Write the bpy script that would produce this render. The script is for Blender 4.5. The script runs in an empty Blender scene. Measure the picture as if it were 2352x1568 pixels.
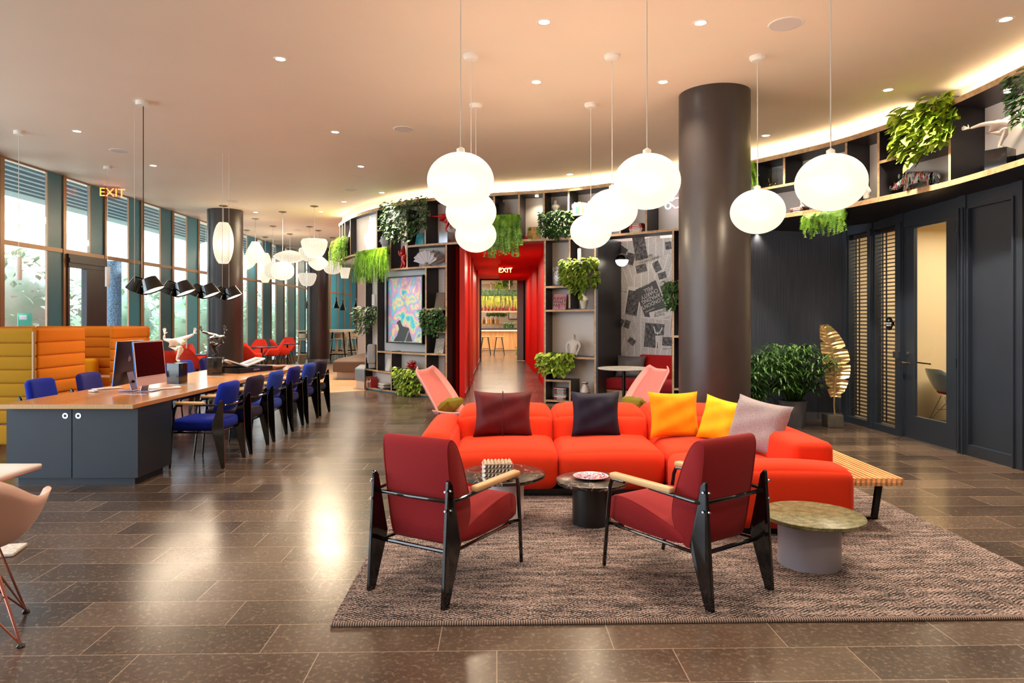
import bpy, bmesh, math, random
from mathutils import Vector, Matrix, Euler
random.seed(7)
PI = math.pi
scene = bpy.context.scene
COL = scene.collection
F = 1568.0; CXP = 1176.0; HY = 733.0; HC = 1.5
TH = math.atan((CXP - 1140.0) / F)
ct, st_ = math.cos(TH), math.sin(TH)
def cw(xc, t, z=0.0):            # camera-frame (right, depth) -> world
    return Vector((xc*ct + t*st_, -xc*st_ + t*ct, z))
def D(px, py, t):
    return cw((px-CXP)/F*t, t, HC + (HY-py)/F*t)
def W(px, py, h=0.0):
    t = (HC-h)*F/(py-HY)
    return D(px, py, t)
def tz(py, h=0.0): return (HC-h)*F/(py-HY)
def px_of(v):
    xc = v.x*ct - v.y*st_; t = v.x*st_ + v.y*ct
    return CXP + F*xc/t, HY - F*(v.z-HC)/t, t
CH = 4.0                         # ceiling height

# ---------------------------------------------------------------- materials
def new_mat(name):
    m = bpy.data.materials.new(name); m.use_nodes = True
    nt = m.node_tree; b = nt.nodes['Principled BSDF']
    return m, nt, b
def pm(name, col, rough=0.5, metal=0.0, noise=0.0, scale=20.0, bump=0.0, sheen=0.0, coat=0.0, detail=4, stretch=None, spec=None):
    m, nt, b = new_mat(name)
    b.inputs['Base Color'].default_value = (*col, 1); b.inputs['Roughness'].default_value = rough
    b.inputs['Metallic'].default_value = metal
    if sheen: b.inputs['Sheen Weight'].default_value = sheen*0.15; b.inputs['Specular IOR Level'].default_value = 0.25; b.inputs['Sheen Roughness'].default_value = 0.4
    if coat: b.inputs['Coat Weight'].default_value = coat; b.inputs['Coat Roughness'].default_value = 0.08
    if spec is not None: b.inputs['Specular IOR Level'].default_value = spec
    if noise or bump:
        tc = nt.nodes.new('ShaderNodeTexCoord'); mp = nt.nodes.new('ShaderNodeMapping')
        nt.links.new(tc.outputs['Object'], mp.inputs['Vector'])
        if stretch: mp.inputs['Scale'].default_value = stretch
        n = nt.nodes.new('ShaderNodeTexNoise'); n.inputs['Scale'].default_value = scale; n.inputs['Detail'].default_value = detail
        nt.links.new(mp.outputs['Vector'], n.inputs['Vector'])
        if noise:
            r = nt.nodes.new('ShaderNodeValToRGB'); e = r.color_ramp.elements
            e[0].position = 0.3; e[1].position = 0.7
            e[0].color = (*[max(0, c*(1-noise)) for c in col], 1); e[1].color = (*[min(1, c*(1+noise)) for c in col], 1)
            nt.links.new(n.outputs['Fac'], r.inputs['Fac']); nt.links.new(r.outputs['Color'], b.inputs['Base Color'])
        if bump:
            bp = nt.nodes.new('ShaderNodeBump'); bp.inputs['Strength'].default_value = bump; bp.inputs['Distance'].default_value = 0.005
            nt.links.new(n.outputs['Fac'], bp.inputs['Height']); nt.links.new(bp.outputs['Normal'], b.inputs['Normal'])
    return m
def em(name, col, s=1.0):
    m, nt, b = new_mat(name)
    b.inputs['Base Color'].default_value = (*col, 1); b.inputs['Emission Color'].default_value = (*col, 1)
    b.inputs['Emission Strength'].default_value = s; b.inputs['Roughness'].default_value = 0.4
    return m
def wood(name, c1, c2, scale=6.0, axis=0, rough=0.4, coat=0.0):
    m, nt, b = new_mat(name)
    tc = nt.nodes.new('ShaderNodeTexCoord'); mp = nt.nodes.new('ShaderNodeMapping')
    sc = [scale*4]*3; sc[axis] = scale*0.35
    mp.inputs['Scale'].default_value = sc
    n = nt.nodes.new('ShaderNodeTexNoise'); n.inputs['Scale'].default_value = 1.0; n.inputs['Detail'].default_value = 5; n.inputs['Distortion'].default_value = 0.6
    r = nt.nodes.new('ShaderNodeValToRGB'); e = r.color_ramp.elements
    e[0].position = 0.3; e[1].position = 0.7; e[0].color = (*c1, 1); e[1].color = (*c2, 1)
    nt.links.new(tc.outputs['Object'], mp.inputs['Vector']); nt.links.new(mp.outputs['Vector'], n.inputs['Vector'])
    nt.links.new(n.outputs['Fac'], r.inputs['Fac']); nt.links.new(r.outputs['Color'], b.inputs['Base Color'])
    b.inputs['Roughness'].default_value = rough
    if coat: b.inputs['Coat Weight'].default_value = coat; b.inputs['Coat Roughness'].default_value = 0.15
    return m
def marble(name, c1, c2, scale=6.0, lo=0.46, hi=0.5, rough=0.15, dist=1.5):
    m, nt, b = new_mat(name)
    tc = nt.nodes.new('ShaderNodeTexCoord'); n = nt.nodes.new('ShaderNodeTexNoise')
    n.inputs['Scale'].default_value = scale; n.inputs['Detail'].default_value = 8; n.inputs['Distortion'].default_value = dist
    r = nt.nodes.new('ShaderNodeValToRGB'); r.color_ramp.elements[0].position = lo; r.color_ramp.elements[1].position = hi
    r.color_ramp.elements[0].color = (*c1, 1); r.color_ramp.elements[1].color = (*c2, 1)
    e = r.color_ramp.elements.new(hi + (hi-lo)); e.color = (*c1, 1)
    nt.links.new(tc.outputs['Object'], n.inputs['Vector']); nt.links.new(n.outputs['Fac'], r.inputs['Fac'])
    nt.links.new(r.outputs['Color'], b.inputs['Base Color']); b.inputs['Roughness'].default_value = rough; b.inputs['Specular IOR Level'].default_value = 0.3
    return m
def veined(name, base1, base2, vein, scale=7.0, width=0.035, rough=0.3, strength=1.0):
    m, nt, b = new_mat(name); L = nt.links
    tc = nt.nodes.new('ShaderNodeTexCoord'); n = nt.nodes.new('ShaderNodeTexNoise'); n.inputs['Scale'].default_value = scale*0.8; n.inputs['Detail'].default_value = 4
    mx = nt.nodes.new('ShaderNodeMixRGB'); mx.blend_type = 'LINEAR_LIGHT'; mx.inputs[0].default_value = 0.14
    L.new(tc.outputs['Object'], n.inputs['Vector']); L.new(tc.outputs['Object'], mx.inputs[1]); L.new(n.outputs['Color'], mx.inputs[2])
    v = nt.nodes.new('ShaderNodeTexVoronoi'); v.feature = 'DISTANCE_TO_EDGE'; v.inputs['Scale'].default_value = scale; L.new(mx.outputs[0], v.inputs['Vector'])
    r = nt.nodes.new('ShaderNodeValToRGB'); e = r.color_ramp.elements; e[0].color = (1,1,1,1); e[1].color = (0,0,0,1); e[0].position = 0.0; e[1].position = width; L.new(v.outputs['Distance'], r.inputs['Fac'])
    n2 = nt.nodes.new('ShaderNodeTexNoise'); n2.inputs['Scale'].default_value = scale*1.5; n2.inputs['Detail'].default_value = 5; L.new(tc.outputs['Object'], n2.inputs['Vector'])
    rb = nt.nodes.new('ShaderNodeValToRGB'); q = rb.color_ramp.elements; q[0].position = 0.35; q[1].position = 0.65; q[0].color = (*base1,1); q[1].color = (*base2,1); L.new(n2.outputs['Fac'], rb.inputs['Fac'])
    mu = nt.nodes.new('ShaderNodeMath'); mu.operation = 'MULTIPLY'; L.new(r.outputs[0], mu.inputs[0]); rr = nt.nodes.new('ShaderNodeMapRange'); rr.inputs['From Min'].default_value = 0.3; rr.inputs['From Max'].default_value = 0.6; rr.inputs['To Max'].default_value = strength; L.new(n.outputs['Fac'], rr.inputs['Value']); L.new(rr.outputs[0], mu.inputs[1])
    mf = nt.nodes.new('ShaderNodeMixRGB'); mf.inputs[2].default_value = (*vein,1); L.new(mu.outputs[0], mf.inputs[0]); L.new(rb.outputs[0], mf.inputs[1]); L.new(mf.outputs[0], b.inputs['Base Color'])
    b.inputs['Roughness'].default_value = rough; b.inputs['Specular IOR Level'].default_value = 0.35; return m
def glassmat(name, tint=(0.95, 0.98, 1.0), refl=0.08):
    m = bpy.data.materials.new(name); m.use_nodes = True; nt = m.node_tree; nt.nodes.clear()
    o = nt.nodes.new('ShaderNodeOutputMaterial'); t = nt.nodes.new('ShaderNodeBsdfTransparent'); g = nt.nodes.new('ShaderNodeBsdfGlossy')
    g.inputs['Roughness'].default_value = 0.02; t.inputs['Color'].default_value = (*tint, 1)
    mx = nt.nodes.new('ShaderNodeMixShader'); lw = nt.nodes.new('ShaderNodeLayerWeight'); pw = nt.nodes.new('ShaderNodeMath'); pw.operation = 'POWER'; pw.inputs[1].default_value = 4.0
    ma = nt.nodes.new('ShaderNodeMath'); ma.operation = 'MULTIPLY_ADD'; ma.inputs[1].default_value = 0.45; ma.inputs[2].default_value = refl*0.4
    nt.links.new(lw.outputs['Facing'], pw.inputs[0]); nt.links.new(pw.outputs[0], ma.inputs[0]); nt.links.new(ma.outputs[0], mx.inputs['Fac'])
    nt.links.new(t.outputs[0], mx.inputs[1]); nt.links.new(g.outputs[0], mx.inputs[2])
    nt.links.new(mx.outputs[0], o.inputs['Surface'])
    return m
def leafmat(name, dark, light, scale=9.0, rough=0.45, var=True):
    m, nt, b = new_mat(name)
    tc = nt.nodes.new('ShaderNodeTexCoord'); n = nt.nodes.new('ShaderNodeTexNoise'); n.inputs['Scale'].default_value = scale; n.inputs['Detail'].default_value = 3
    r = nt.nodes.new('ShaderNodeValToRGB'); e = r.color_ramp.elements
    e[0].position = 0.32; e[1].position = 0.68; e[0].color = (*dark, 1); e[1].color = (*light, 1)
    nt.links.new(tc.outputs['Object'], n.inputs['Vector']); nt.links.new(n.outputs['Fac'], r.inputs['Fac'])
    nt.links.new(r.outputs['Color'], b.inputs['Base Color']); b.inputs['Roughness'].default_value = rough
    return m

# ---------------------------------------------------------------- mesh builder
def RZ(a): return Matrix.Rotation(a, 4, 'Z')
def RX(a): return Matrix.Rotation(a, 4, 'X')
def RY(a): return Matrix.Rotation(a, 4, 'Y')
def TR(x, y=0, z=0):
    return Matrix.Translation(Vector(x) if hasattr(x, '__len__') else Vector((x, y, z)))
def SC(x, y, z): return Matrix.Diagonal((x, y, z, 1))
class MB:
    def __init__(s): s.v = []; s.f = []; s.m = []; s.M = Matrix.Identity(4); s.mi = 0
    def add(s, vs, fs):
        o = len(s.v); M = s.M
        s.v += [tuple(M @ Vector(p)) for p in vs]
        flip = M.determinant() < 0
        for f in fs:
            s.f.append(tuple(o+i for i in (reversed(f) if flip else f))); s.m.append(s.mi)
        return s
    def box(s, c, d, R=None):
        M0 = s.M
        s.M = M0 @ TR(c) @ (R if R is not None else Matrix.Identity(4))
        x, y, z = d[0]/2, d[1]/2, d[2]/2
        s.add([(-x,-y,-z),(x,-y,-z),(x,y,-z),(-x,y,-z),(-x,-y,z),(x,-y,z),(x,y,z),(-x,y,z)],
              [(3,2,1,0),(4,5,6,7),(0,1,5,4),(1,2,6,5),(2,3,7,6),(3,0,4,7)])
        s.M = M0; return s
    def b2(s, x0, x1, y0, y1, z0, z1):
        return s.box(((x0+x1)/2,(y0+y1)/2,(z0+z1)/2), (abs(x1-x0),abs(y1-y0),abs(z1-z0)))
    def prism(s, pts, z0, z1):        # pts in xy, ccw
        n = len(pts)
        vs = [(p[0],p[1],z0) for p in pts] + [(p[0],p[1],z1) for p in pts]
        fs = [tuple(range(n-1,-1,-1)), tuple(range(n,2*n))] + [(i,(i+1)%n,n+(i+1)%n,n+i) for i in range(n)]
        return s.add(vs, fs)
    def lathe(s, prof, n=32, c=(0,0,0), sx=1, sy=1, cap=True):
        vs = []; fs = []
        for r, z in prof:
            for i in range(n):
                a = 2*PI*i/n; vs.append((c[0]+r*math.cos(a)*sx, c[1]+r*math.sin(a)*sy, c[2]+z))
        for k in range(len(prof)-1):
            for i in range(n):
                j = (i+1) % n; fs.append((k*n+i, k*n+j, (k+1)*n+j, (k+1)*n+i))
        if cap:
            if prof[0][0] > 1e-5: fs.append(tuple(range(n-1,-1,-1)))
            if prof[-1][0] > 1e-5: o = (len(prof)-1)*n; fs.append(tuple(range(o, o+n)))
        return s.add(vs, fs)
    def cyl(s, p0, p1, r0, r1=None, n=12, cap=True):
        return s.tube([p0, p1], [r0, r0 if r1 is None else r1], n, cap=cap)
    def tube(s, pts, r, n=8, closed=False, cap=True):
        pts = [Vector(p) for p in pts]; N = len(pts)
        rs = r if hasattr(r, '__len__') else [r]*N
        vs = []; fs = []; up = None
        for i, p in enumerate(pts):
            if closed: d = pts[(i+1)%N]-pts[i-1]
            elif i == 0: d = pts[1]-pts[0]
            elif i == N-1: d = pts[-1]-pts[-2]
            else: d = (pts[i+1]-p).normalized() + (p-pts[i-1]).normalized()
            d = d.normalized() if d.length > 1e-9 else Vector((0,0,1))
            if up is None:
                up = Vector((0,0,1)) if abs(d.z) < 0.9 else Vector((1,0,0))
            a = d.cross(up)
            if a.length < 1e-4: a = d.cross(Vector((0.3,1,0.2)))
            a.normalize(); b = a.cross(d).normalized(); up = b
            for k in range(n):
                t = 2*PI*k/n; q = p + (a*math.cos(t)+b*math.sin(t))*rs[i]; vs.append(tuple(q))
        for i in range(N if closed else N-1):
            for k in range(n):
                k2 = (k+1) % n; i2 = (i+1) % N
                fs.append((i*n+k, i*n+k2, i2*n+k2, i2*n+k))
        if cap and not closed:
            fs.append(tuple(range(n-1,-1,-1))); fs.append(tuple(range((N-1)*n, N*n)))
        return s.add(vs, fs)
    def grid(s, fn, nu, nv, cu=False, cv=False):
        vs = [tuple(fn(i/(nu if cu else nu-1), j/(nv if cv else nv-1))) for j in range(nv) for i in range(nu)]
        fs = []
        for j in range(nv if cv else nv-1):
            for i in range(nu if cu else nu-1):
                i2 = (i+1) % nu; j2 = (j+1) % nv
                fs.append((j*nu+i, j*nu+i2, j2*nu+i2, j2*nu+i))
        return s.add(vs, fs)
    def shell(s, fn, nu, nv, th=0.01, cu=False):   # a bent sheet with real thickness
        P = [[Vector(fn(i/(nu-1), j/(nv-1))) for i in range(nu)] for j in range(nv)]
        vs = []; fs = []
        def nrm(i, j):
            a = P[j][min(i+1,nu-1)]-P[j][max(i-1,0)]; b = P[min(j+1,nv-1)][i]-P[max(j-1,0)][i]
            n = a.cross(b); return n.normalized() if n.length > 1e-9 else Vector((0,0,1))
        for j in range(nv):
            for i in range(nu): vs.append(tuple(P[j][i]))
        for j in range(nv):
            for i in range(nu): vs.append(tuple(P[j][i]-nrm(i,j)*th))
        o = nu*nv
        for j in range(nv-1):
            for i in range(nu-1):
                a,b,c,d = j*nu+i, j*nu+i+1, (j+1)*nu+i+1, (j+1)*nu+i
                fs += [(a,b,c,d), (o+d,o+c,o+b,o+a)]
        for i in range(nu-1):
            fs += [(i+1,i,o+i,o+i+1), ((nv-1)*nu+i,(nv-1)*nu+i+1,o+(nv-1)*nu+i+1,o+(nv-1)*nu+i)]
        for j in range(nv-1):
            fs += [(j*nu,(j+1)*nu,o+(j+1)*nu,o+j*nu), ((j+1)*nu+nu-1,j*nu+nu-1,o+j*nu+nu-1,o+(j+1)*nu+nu-1)]
        return s.add(vs, fs)
    def rbox(s, c, d, r, n=8, bulge=(0,0,0), R=None, fn=None):
        M0 = s.M; s.M = M0 @ TR(c) @ (R if R is not None else Matrix.Identity(4))
        hx, hy, hz = d[0]/2, d[1]/2, d[2]/2; r = min(r, hx, hy, hz)
        idx = {}; vs = []; fs = []
        # denser near the edges
        ts = [-1.0] ; k = 3
        def knots(h):
            q = r/h if h > 1e-9 else 0
            e = [-1, -1+q*0.12, -1+q*0.3, -1+q*0.6, -1+q]
            m = [(-1+q) + (2-2*q)*i/(n+1) for i in range(1, n+1)]
            return e + m + [-x for x in reversed(e)]
        K = [knots(hx), knots(hy), knots(hz)]; N = [len(q) for q in K]
        def vid(i, j, k):
            if (i,j,k) in idx: return idx[(i,j,k)]
            u, v, w = K[0][i], K[1][j], K[2][k]
            p = Vector((u*hx, v*hy, w*hz))
            q = Vector((max(-hx+r, min(hx-r, p.x)), max(-hy+r, min(hy-r, p.y)), max(-hz+r, min(hz-r, p.z))))
            o = p-q
            if o.length > 1e-9: p = q + o.normalized()*r
            if i in (0, N[0]-1): p.x += (1 if i else -1)*bulge[0]*(1-v*v)*(1-w*w)
            if j in (0, N[1]-1): p.y += (1 if j else -1)*bulge[1]*(1-u*u)*(1-w*w)
            if k in (0, N[2]-1): p.z += (1 if k else -1)*bulge[2]*(1-u*u)*(1-v*v)
            if fn: p = Vector(fn(p, u, v, w))
            idx[(i,j,k)] = len(vs); vs.append(tuple(p)); return idx[(i,j,k)]
        A, B, C = N[0]-1, N[1]-1, N[2]-1
        for i in range(A):
            for j in range(B):
                fs.append((vid(i,j,0), vid(i,j+1,0), vid(i+1,j+1,0), vid(i+1,j,0)))
                fs.append((vid(i,j,C), vid(i+1,j,C), vid(i+1,j+1,C), vid(i,j+1,C)))
        for i in range(A):
            for k in range(C):
                fs.append((vid(i,0,k), vid(i+1,0,k), vid(i+1,0,k+1), vid(i,0,k+1)))
                fs.append((vid(i,B,k), vid(i,B,k+1), vid(i+1,B,k+1), vid(i+1,B,k)))
        for j in range(B):
            for k in range(C):
                fs.append((vid(0,j,k), vid(0,j,k+1), vid(0,j+1,k+1), vid(0,j+1,k)))
                fs.append((vid(A,j,k), vid(A,j+1,k), vid(A,j+1,k+1), vid(A,j,k+1)))
        s.add(vs, fs); s.M = M0; return s
    def ell(s, c, r, n=16, m=10, R=None):
        M0 = s.M; s.M = M0 @ TR(c) @ (R if R is not None else Matrix.Identity(4))
        s.lathe([(max(1e-4, math.sin(PI*k/m))*1.0, -math.cos(PI*k/m)) for k in range(m+1)], n) if False else None
        vs = []; fs = []
        for k in range(m+1):
            a = PI*k/m
            for i in range(n):
                b = 2*PI*i/n; vs.append((r[0]*math.sin(a)*math.cos(b), r[1]*math.sin(a)*math.sin(b), -r[2]*math.cos(a)))
        for k in range(m):
            for i in range(n):
                j = (i+1) % n; fs.append((k*n+i, k*n+j, (k+1)*n+j, (k+1)*n+i))
        s.add(vs, fs); s.M = M0; return s
    def build(s, name, mat, parent=None, smooth=True, ang=35, loc=None, rz=None, bevel=0, sub=0):
        me = bpy.data.meshes.new(name); me.from_pydata(s.v, [], s.f); me.validate(verbose=False)
        mats = mat if isinstance(mat, (list, tuple)) else [mat]
        for m in mats: me.materials.append(m)
        if len(mats) > 1 and len(me.polygons) == len(s.m):
            me.polygons.foreach_set('material_index', s.m)
        if smooth and len(me.polygons):
            me.polygons.foreach_set('use_smooth', [True]*len(me.polygons))
            try: me.set_sharp_from_angle(angle=math.radians(ang))
            except Exception: pass
        me.update()
        o = bpy.data.objects.new(name, me); COL.objects.link(o)
        if parent: o.parent = parent
        if loc is not None: o.location = loc
        if rz is not None: o.rotation_euler = (0,0,rz)
        if bevel:
            b = o.modifiers.new('bevel', 'BEVEL'); b.width = bevel; b.segments = 2; b.limit_method = 'ANGLE'; b.angle_limit = math.radians(40)
        if sub:
            b = o.modifiers.new('sub', 'SUBSURF'); b.levels = sub; b.render_levels = sub
        return o
def thing(name, label, cat, loc=(0,0,0), rz=0, group=None):
    o = bpy.data.objects.new(name, None); COL.objects.link(o); o.empty_display_size = 0.1
    o.location = loc; o.rotation_euler = (0,0,rz); return tag(o, label, cat, group)
def tag(o, label, cat, group=None):
    o['label'] = label; o['category'] = cat
    if group: o['group'] = group
    return o
def struct(o, label=None):
    o['kind'] = 'structure'
    if label: o['label'] = label
    return o
def copy_tree(o, parent=None):
    c = o.copy(); COL.objects.link(c)
    if parent: c.parent = parent
    for ch in list(o.children): copy_tree(ch, c)
    return c
def dup(o, loc, rz=0, label=None, mats=None):
    c = copy_tree(o); c.location = loc; c.rotation_euler = (0,0,rz)
    if label: c['label'] = label
    return c
def set_mat(o, mat):                     # own material for a copied part (object-level slot)
    for s in o.material_slots: s.link = 'OBJECT'; s.material = mat
def skin(name, pts, edges, mat, parent=None, root=0, sub=2):
    me = bpy.data.meshes.new(name); me.from_pydata([p[:3] for p in pts], edges, []); me.update()
    o = bpy.data.objects.new(name, me); COL.objects.link(o)
    if parent: o.parent = parent
    md = o.modifiers.new('skin', 'SKIN'); md.use_smooth_shade = True; md.branch_smoothing = 0.6
    if not me.skin_vertices: me.skin_vertices.new() if hasattr(me.skin_vertices, 'new') else None
    sv = me.skin_vertices[0].data
    for i, p in enumerate(pts):
        r = p[3]; sv[i].radius = (r, r) if not hasattr(r, '__len__') else r
        sv[i].use_root = (i == root)
    sb = o.modifiers.new('sub', 'SUBSURF'); sb.levels = sub; sb.render_levels = sub
    me.materials.append(mat)
    return o
def text(name, s, size, mat, parent, loc, rot=(PI/2,0,0), ext=0.002, align='CENTER', sx=1.0):
    cu = bpy.data.curves.new(name, 'FONT'); cu.body = s; cu.size = size; cu.extrude = ext; cu.align_x = align; cu.align_y = 'CENTER'
    cu.resolution_u = 3
    tmp = bpy.data.objects.new(name, cu); COL.objects.link(tmp); bpy.context.view_layer.update()
    me = bpy.data.meshes.new_from_object(tmp.evaluated_get(bpy.context.evaluated_depsgraph_get())); bpy.data.objects.remove(tmp); bpy.data.curves.remove(cu)
    me.materials.clear(); me.materials.append(mat); me.name = name; o = bpy.data.objects.new(name, me); COL.objects.link(o)
    if parent: o.parent = parent
    o.location = loc; o.rotation_euler = rot; o.scale = (sx,1,1)
    return o
def lerp(a, b, t): return a + (b-a)*t
def interp(x, tab):
    if x <= tab[0][0]: 
        (x0,y0),(x1,y1) = tab[0],tab[1]; return y0 + (y1-y0)*(x-x0)/(x1-x0)
    for (x0,y0),(x1,y1) in zip(tab, tab[1:]):
        if x <= x1: return y0 + (y1-y0)*(x-x0)/(x1-x0)
    (x0,y0),(x1,y1) = tab[-2],tab[-1]; return y0 + (y1-y0)*(x-x0)/(x1-x0)
EXPOSURE = 0.85
WORLD = 3.6
LK = 1.5
GLOBE = 0.33
GW = 27
LANT = 0.36
COVE = 16.0
def lamp(kind, name, loc, energy, col, rot=(0,0,0), size=0.5, sy=None, spot=1.2, blend=0.8, parent=None, shape=None):
    l = bpy.data.lights.new(name, kind); l.energy = energy*LK; l.color = col
    if kind == 'AREA':
        l.size = size
        if sy: l.shape = 'RECTANGLE'; l.size_y = sy
    elif kind == 'SPOT': l.spot_size = spot; l.spot_blend = blend; l.shadow_soft_size = size
    elif kind == 'POINT': l.shadow_soft_size = size
    o = bpy.data.objects.new(name, l); COL.objects.link(o); o.location = loc; o.rotation_euler = rot
    if parent: o.parent = parent
    return o
def S(r, g, b):
    f = lambda c: (c/255/12.92) if c/255 <= 0.04045 else ((c/255+0.055)/1.055)**2.4
    return (f(r), f(g), f(b))
# ------------------------------------------------ camera
cam = bpy.data.cameras.new('camera'); camo = bpy.data.objects.new('camera', cam); COL.objects.link(camo)
camo.location = (0,0,HC); camo.rotation_euler = (PI/2, 0, -TH)
cam.lens = 24; cam.sensor_width = 36; cam.shift_y = -51.0/2352.0; cam.clip_start = 0.05; cam.clip_end = 300
scene.camera = camo
scene.view_settings.view_transform = 'Standard'; scene.view_settings.look = 'None'
scene.view_settings.exposure = EXPOSURE; scene.view_settings.gamma = 1.0; scene.view_settings.use_curve_mapping = False
cy = scene.cycles
cy.use_denoising = True; cy.max_bounces = 7; cy.diffuse_bounces = 4; cy.glossy_bounces = 3; cy.transmission_bounces = 4
cy.transparent_max_bounces = 10; cy.caustics_reflective = False; cy.caustics_refractive = False; cy.sample_clamp_indirect = 6
cy.use_adaptive_sampling = True; cy.adaptive_threshold = 0.03
try: cy.denoiser = 'OPENIMAGEDENOISE'
except Exception: pass
# ------------------------------------------------ world
wd = bpy.data.worlds.new('world'); scene.world = wd; wd.use_nodes = True
nt = wd.node_tree; bg = nt.nodes['Background']
tc = nt.nodes.new('ShaderNodeTexCoord'); sp = nt.nodes.new('ShaderNodeSeparateXYZ'); rp = nt.nodes.new('ShaderNodeValToRGB')
nt.links.new(tc.outputs['Generated'], sp.inputs[0]); 
mr = nt.nodes.new('ShaderNodeMapRange'); mr.inputs['From Min'].default_value = -0.3; mr.inputs['From Max'].default_value = 0.6
nt.links.new(sp.outputs['Z'], mr.inputs['Value']); nt.links.new(mr.outputs[0], rp.inputs['Fac'])
rp.color_ramp.elements[0].color = (0.80,0.88,0.94,1); rp.color_ramp.elements[1].color = (0.74,0.88,1.0,1)
nt.links.new(rp.outputs['Color'], bg.inputs['Color']); bg.inputs['Strength'].default_value = WORLD

# ------------------------------------------------ shared materials
m_ceil = pm('ceiling_plaster', S(240,224,206), 0.6, noise=0.015, scale=1.2)
m_white = pm('white_paint', S(232,230,228), 0.45)
m_dark = pm('dark_navy_paint', S(40,46,56), 0.42, noise=0.15, scale=6)
m_teal = pm('teal_panel', S(56,122,146), 0.35, noise=0.06, scale=2)
m_bronze = pm('bronze_anodised', S(150,116,86), 0.35, 0.4)
m_black = pm('black_metal', S(16,16,18), 0.25, 0.3)
m_blackgloss = pm('gloss_black', S(8,8,9), 0.08, coat=0.5)
m_glass = glassmat('window_glass')
m_ply = wood('plywood_edge', S(176,138,98), S(214,178,136), 5, 0, 0.45)
m_lam = pm('dark_laminate', S(42,38,42), 0.4, noise=0.1, scale=3)
m_shback = pm('shelf_back', S(238,228,220), 0.6)
m_red = pm('red_lacquer', S(215,22,16), 0.35)
m_chrome = pm('chrome', S(200,200,205), 0.15, 1.0)
m_steel = pm('brushed_steel', S(165,165,170), 0.3, 0.9)
m_pot = pm('zinc_pot', S(120,122,132), 0.35, 0.6, noise=0.15, scale=8)

# ------------------------------------------------ floor
def floor_mat():
    m, nt, b = new_mat('stone_plank_tiles'); L = nt.links
    def N(t, **k):
        n = nt.nodes.new(t)
        for a, v in k.items(): setattr(n, a, v)
        return n
    def M(op, a, bb=None, c=None):
        n = N('ShaderNodeMath', operation=op)
        for i, q in enumerate((a, bb, c)):
            if q is None: continue
            if isinstance(q, (int, float)): n.inputs[i].default_value = q
            else: L.new(q, n.inputs[i])
        return n.outputs[0]
    g = N('ShaderNodeNewGeometry'); s = N('ShaderNodeSeparateXYZ'); L.new(g.outputs['Position'], s.inputs[0])
    hh, LL = 0.2888, 0.80
    v = M('DIVIDE', M('SUBTRACT', s.outputs['Y'], 0.205), hh); k = M('FLOOR', v); fv = M('FRACT', v)
    off = M('MULTIPLY', M('SUBTRACT', 10.0, k), LL/3)
    u = M('DIVIDE', M('SUBTRACT', M('SUBTRACT', s.outputs['X'], -0.2645), off), LL); ku = M('FLOOR', u); fu = M('FRACT', u)
    g1 = M('LESS_THAN', M('MINIMUM', fv, M('SUBTRACT', 1.0, fv)), 0.0075)
    g2 = M('LESS_THAN', M('MINIMUM', fu, M('SUBTRACT', 1.0, fu)), 0.0027)
    gr = M('MAXIMUM', g1, g2)
    # per tile shade
    cmb = N('ShaderNodeCombineXYZ'); L.new(ku, cmb.inputs[0]); L.new(k, cmb.inputs[1])
    wn = N('ShaderNodeTexWhiteNoise'); L.new(cmb.outputs[0], wn.inputs['Vector'])
    n1 = N('ShaderNodeTexNoise'); n1.inputs['Scale'].default_value = 1.6; n1.inputs['Detail'].default_value = 5; n1.inputs['Roughness'].default_value = 0.6
    L.new(g.outputs['Position'], n1.inputs['Vector'])
    n2 = N('ShaderNodeTexNoise'); n2.inputs['Scale'].default_value = 38; n2.inputs['Detail'].default_value = 3; n2.inputs['Roughness'].default_value = 0.7
    L.new(g.outputs['Position'], n2.inputs['Vector'])
    r1 = N('ShaderNodeValToRGB'); e = r1.color_ramp.elements; e[0].position = 0.3; e[1].position = 0.72
    e[0].color = (*S(58,46,40),1); e[1].color = (*S(100,83,71),1)
    mixv = M('ADD', M('MULTIPLY', n1.outputs['Fac'], 0.62), M('MULTIPLY', wn.outputs['Value'], 0.38)); L.new(mixv, r1.inputs['Fac'])
    r2 = N('ShaderNodeValToRGB'); e = r2.color_ramp.elements; e[0].position = 0.52; e[1].position = 0.78
    e[0].color = (0,0,0,1); e[1].color = (1,1,1,1); L.new(n2.outputs['Fac'], r2.inputs['Fac'])
    mx = N('ShaderNodeMixRGB'); mx.inputs['Color2'].default_value = (*S(160,142,126),1); L.new(M('MULTIPLY', r2.outputs['Color'], 0.6), mx.inputs['Fac']); L.new(r1.outputs['Color'], mx.inputs['Color1'])
    mg = N('ShaderNodeMixRGB'); mg.inputs['Color2'].default_value = (*S(172,150,132),1); L.new(M('MULTIPLY', gr, 0.8), mg.inputs['Fac']); L.new(mx.outputs[0], mg.inputs['Color1'])
    L.new(mg.outputs[0], b.inputs['Base Color'])
    ro = M('ADD', M('MULTIPLY', n1.outputs['Fac'], 0.13), 0.165); L.new(ro, b.inputs['Roughness'])
    b.inputs['Specular IOR Level'].default_value = 0.55
    bp = N('ShaderNodeBump'); bp.inputs['Strength'].default_value = 0.12; bp.inputs['Distance'].default_value = 0.002
    L.new(M('SUBTRACT', 1.0, gr), bp.inputs['Height']); L.new(bp.outputs['Normal'], b.inputs['Normal'])
    return m
m_floor = floor_mat()
struct(MB().b2(-7.75, 9.0, -3.0, 42, -0.1, 0).build('floor', m_floor, smooth=False))
struct(MB().b2(-7.75, 9.0, -3.0, 42, CH, CH+0.15).build('ceiling', m_ceil, smooth=False))
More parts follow.
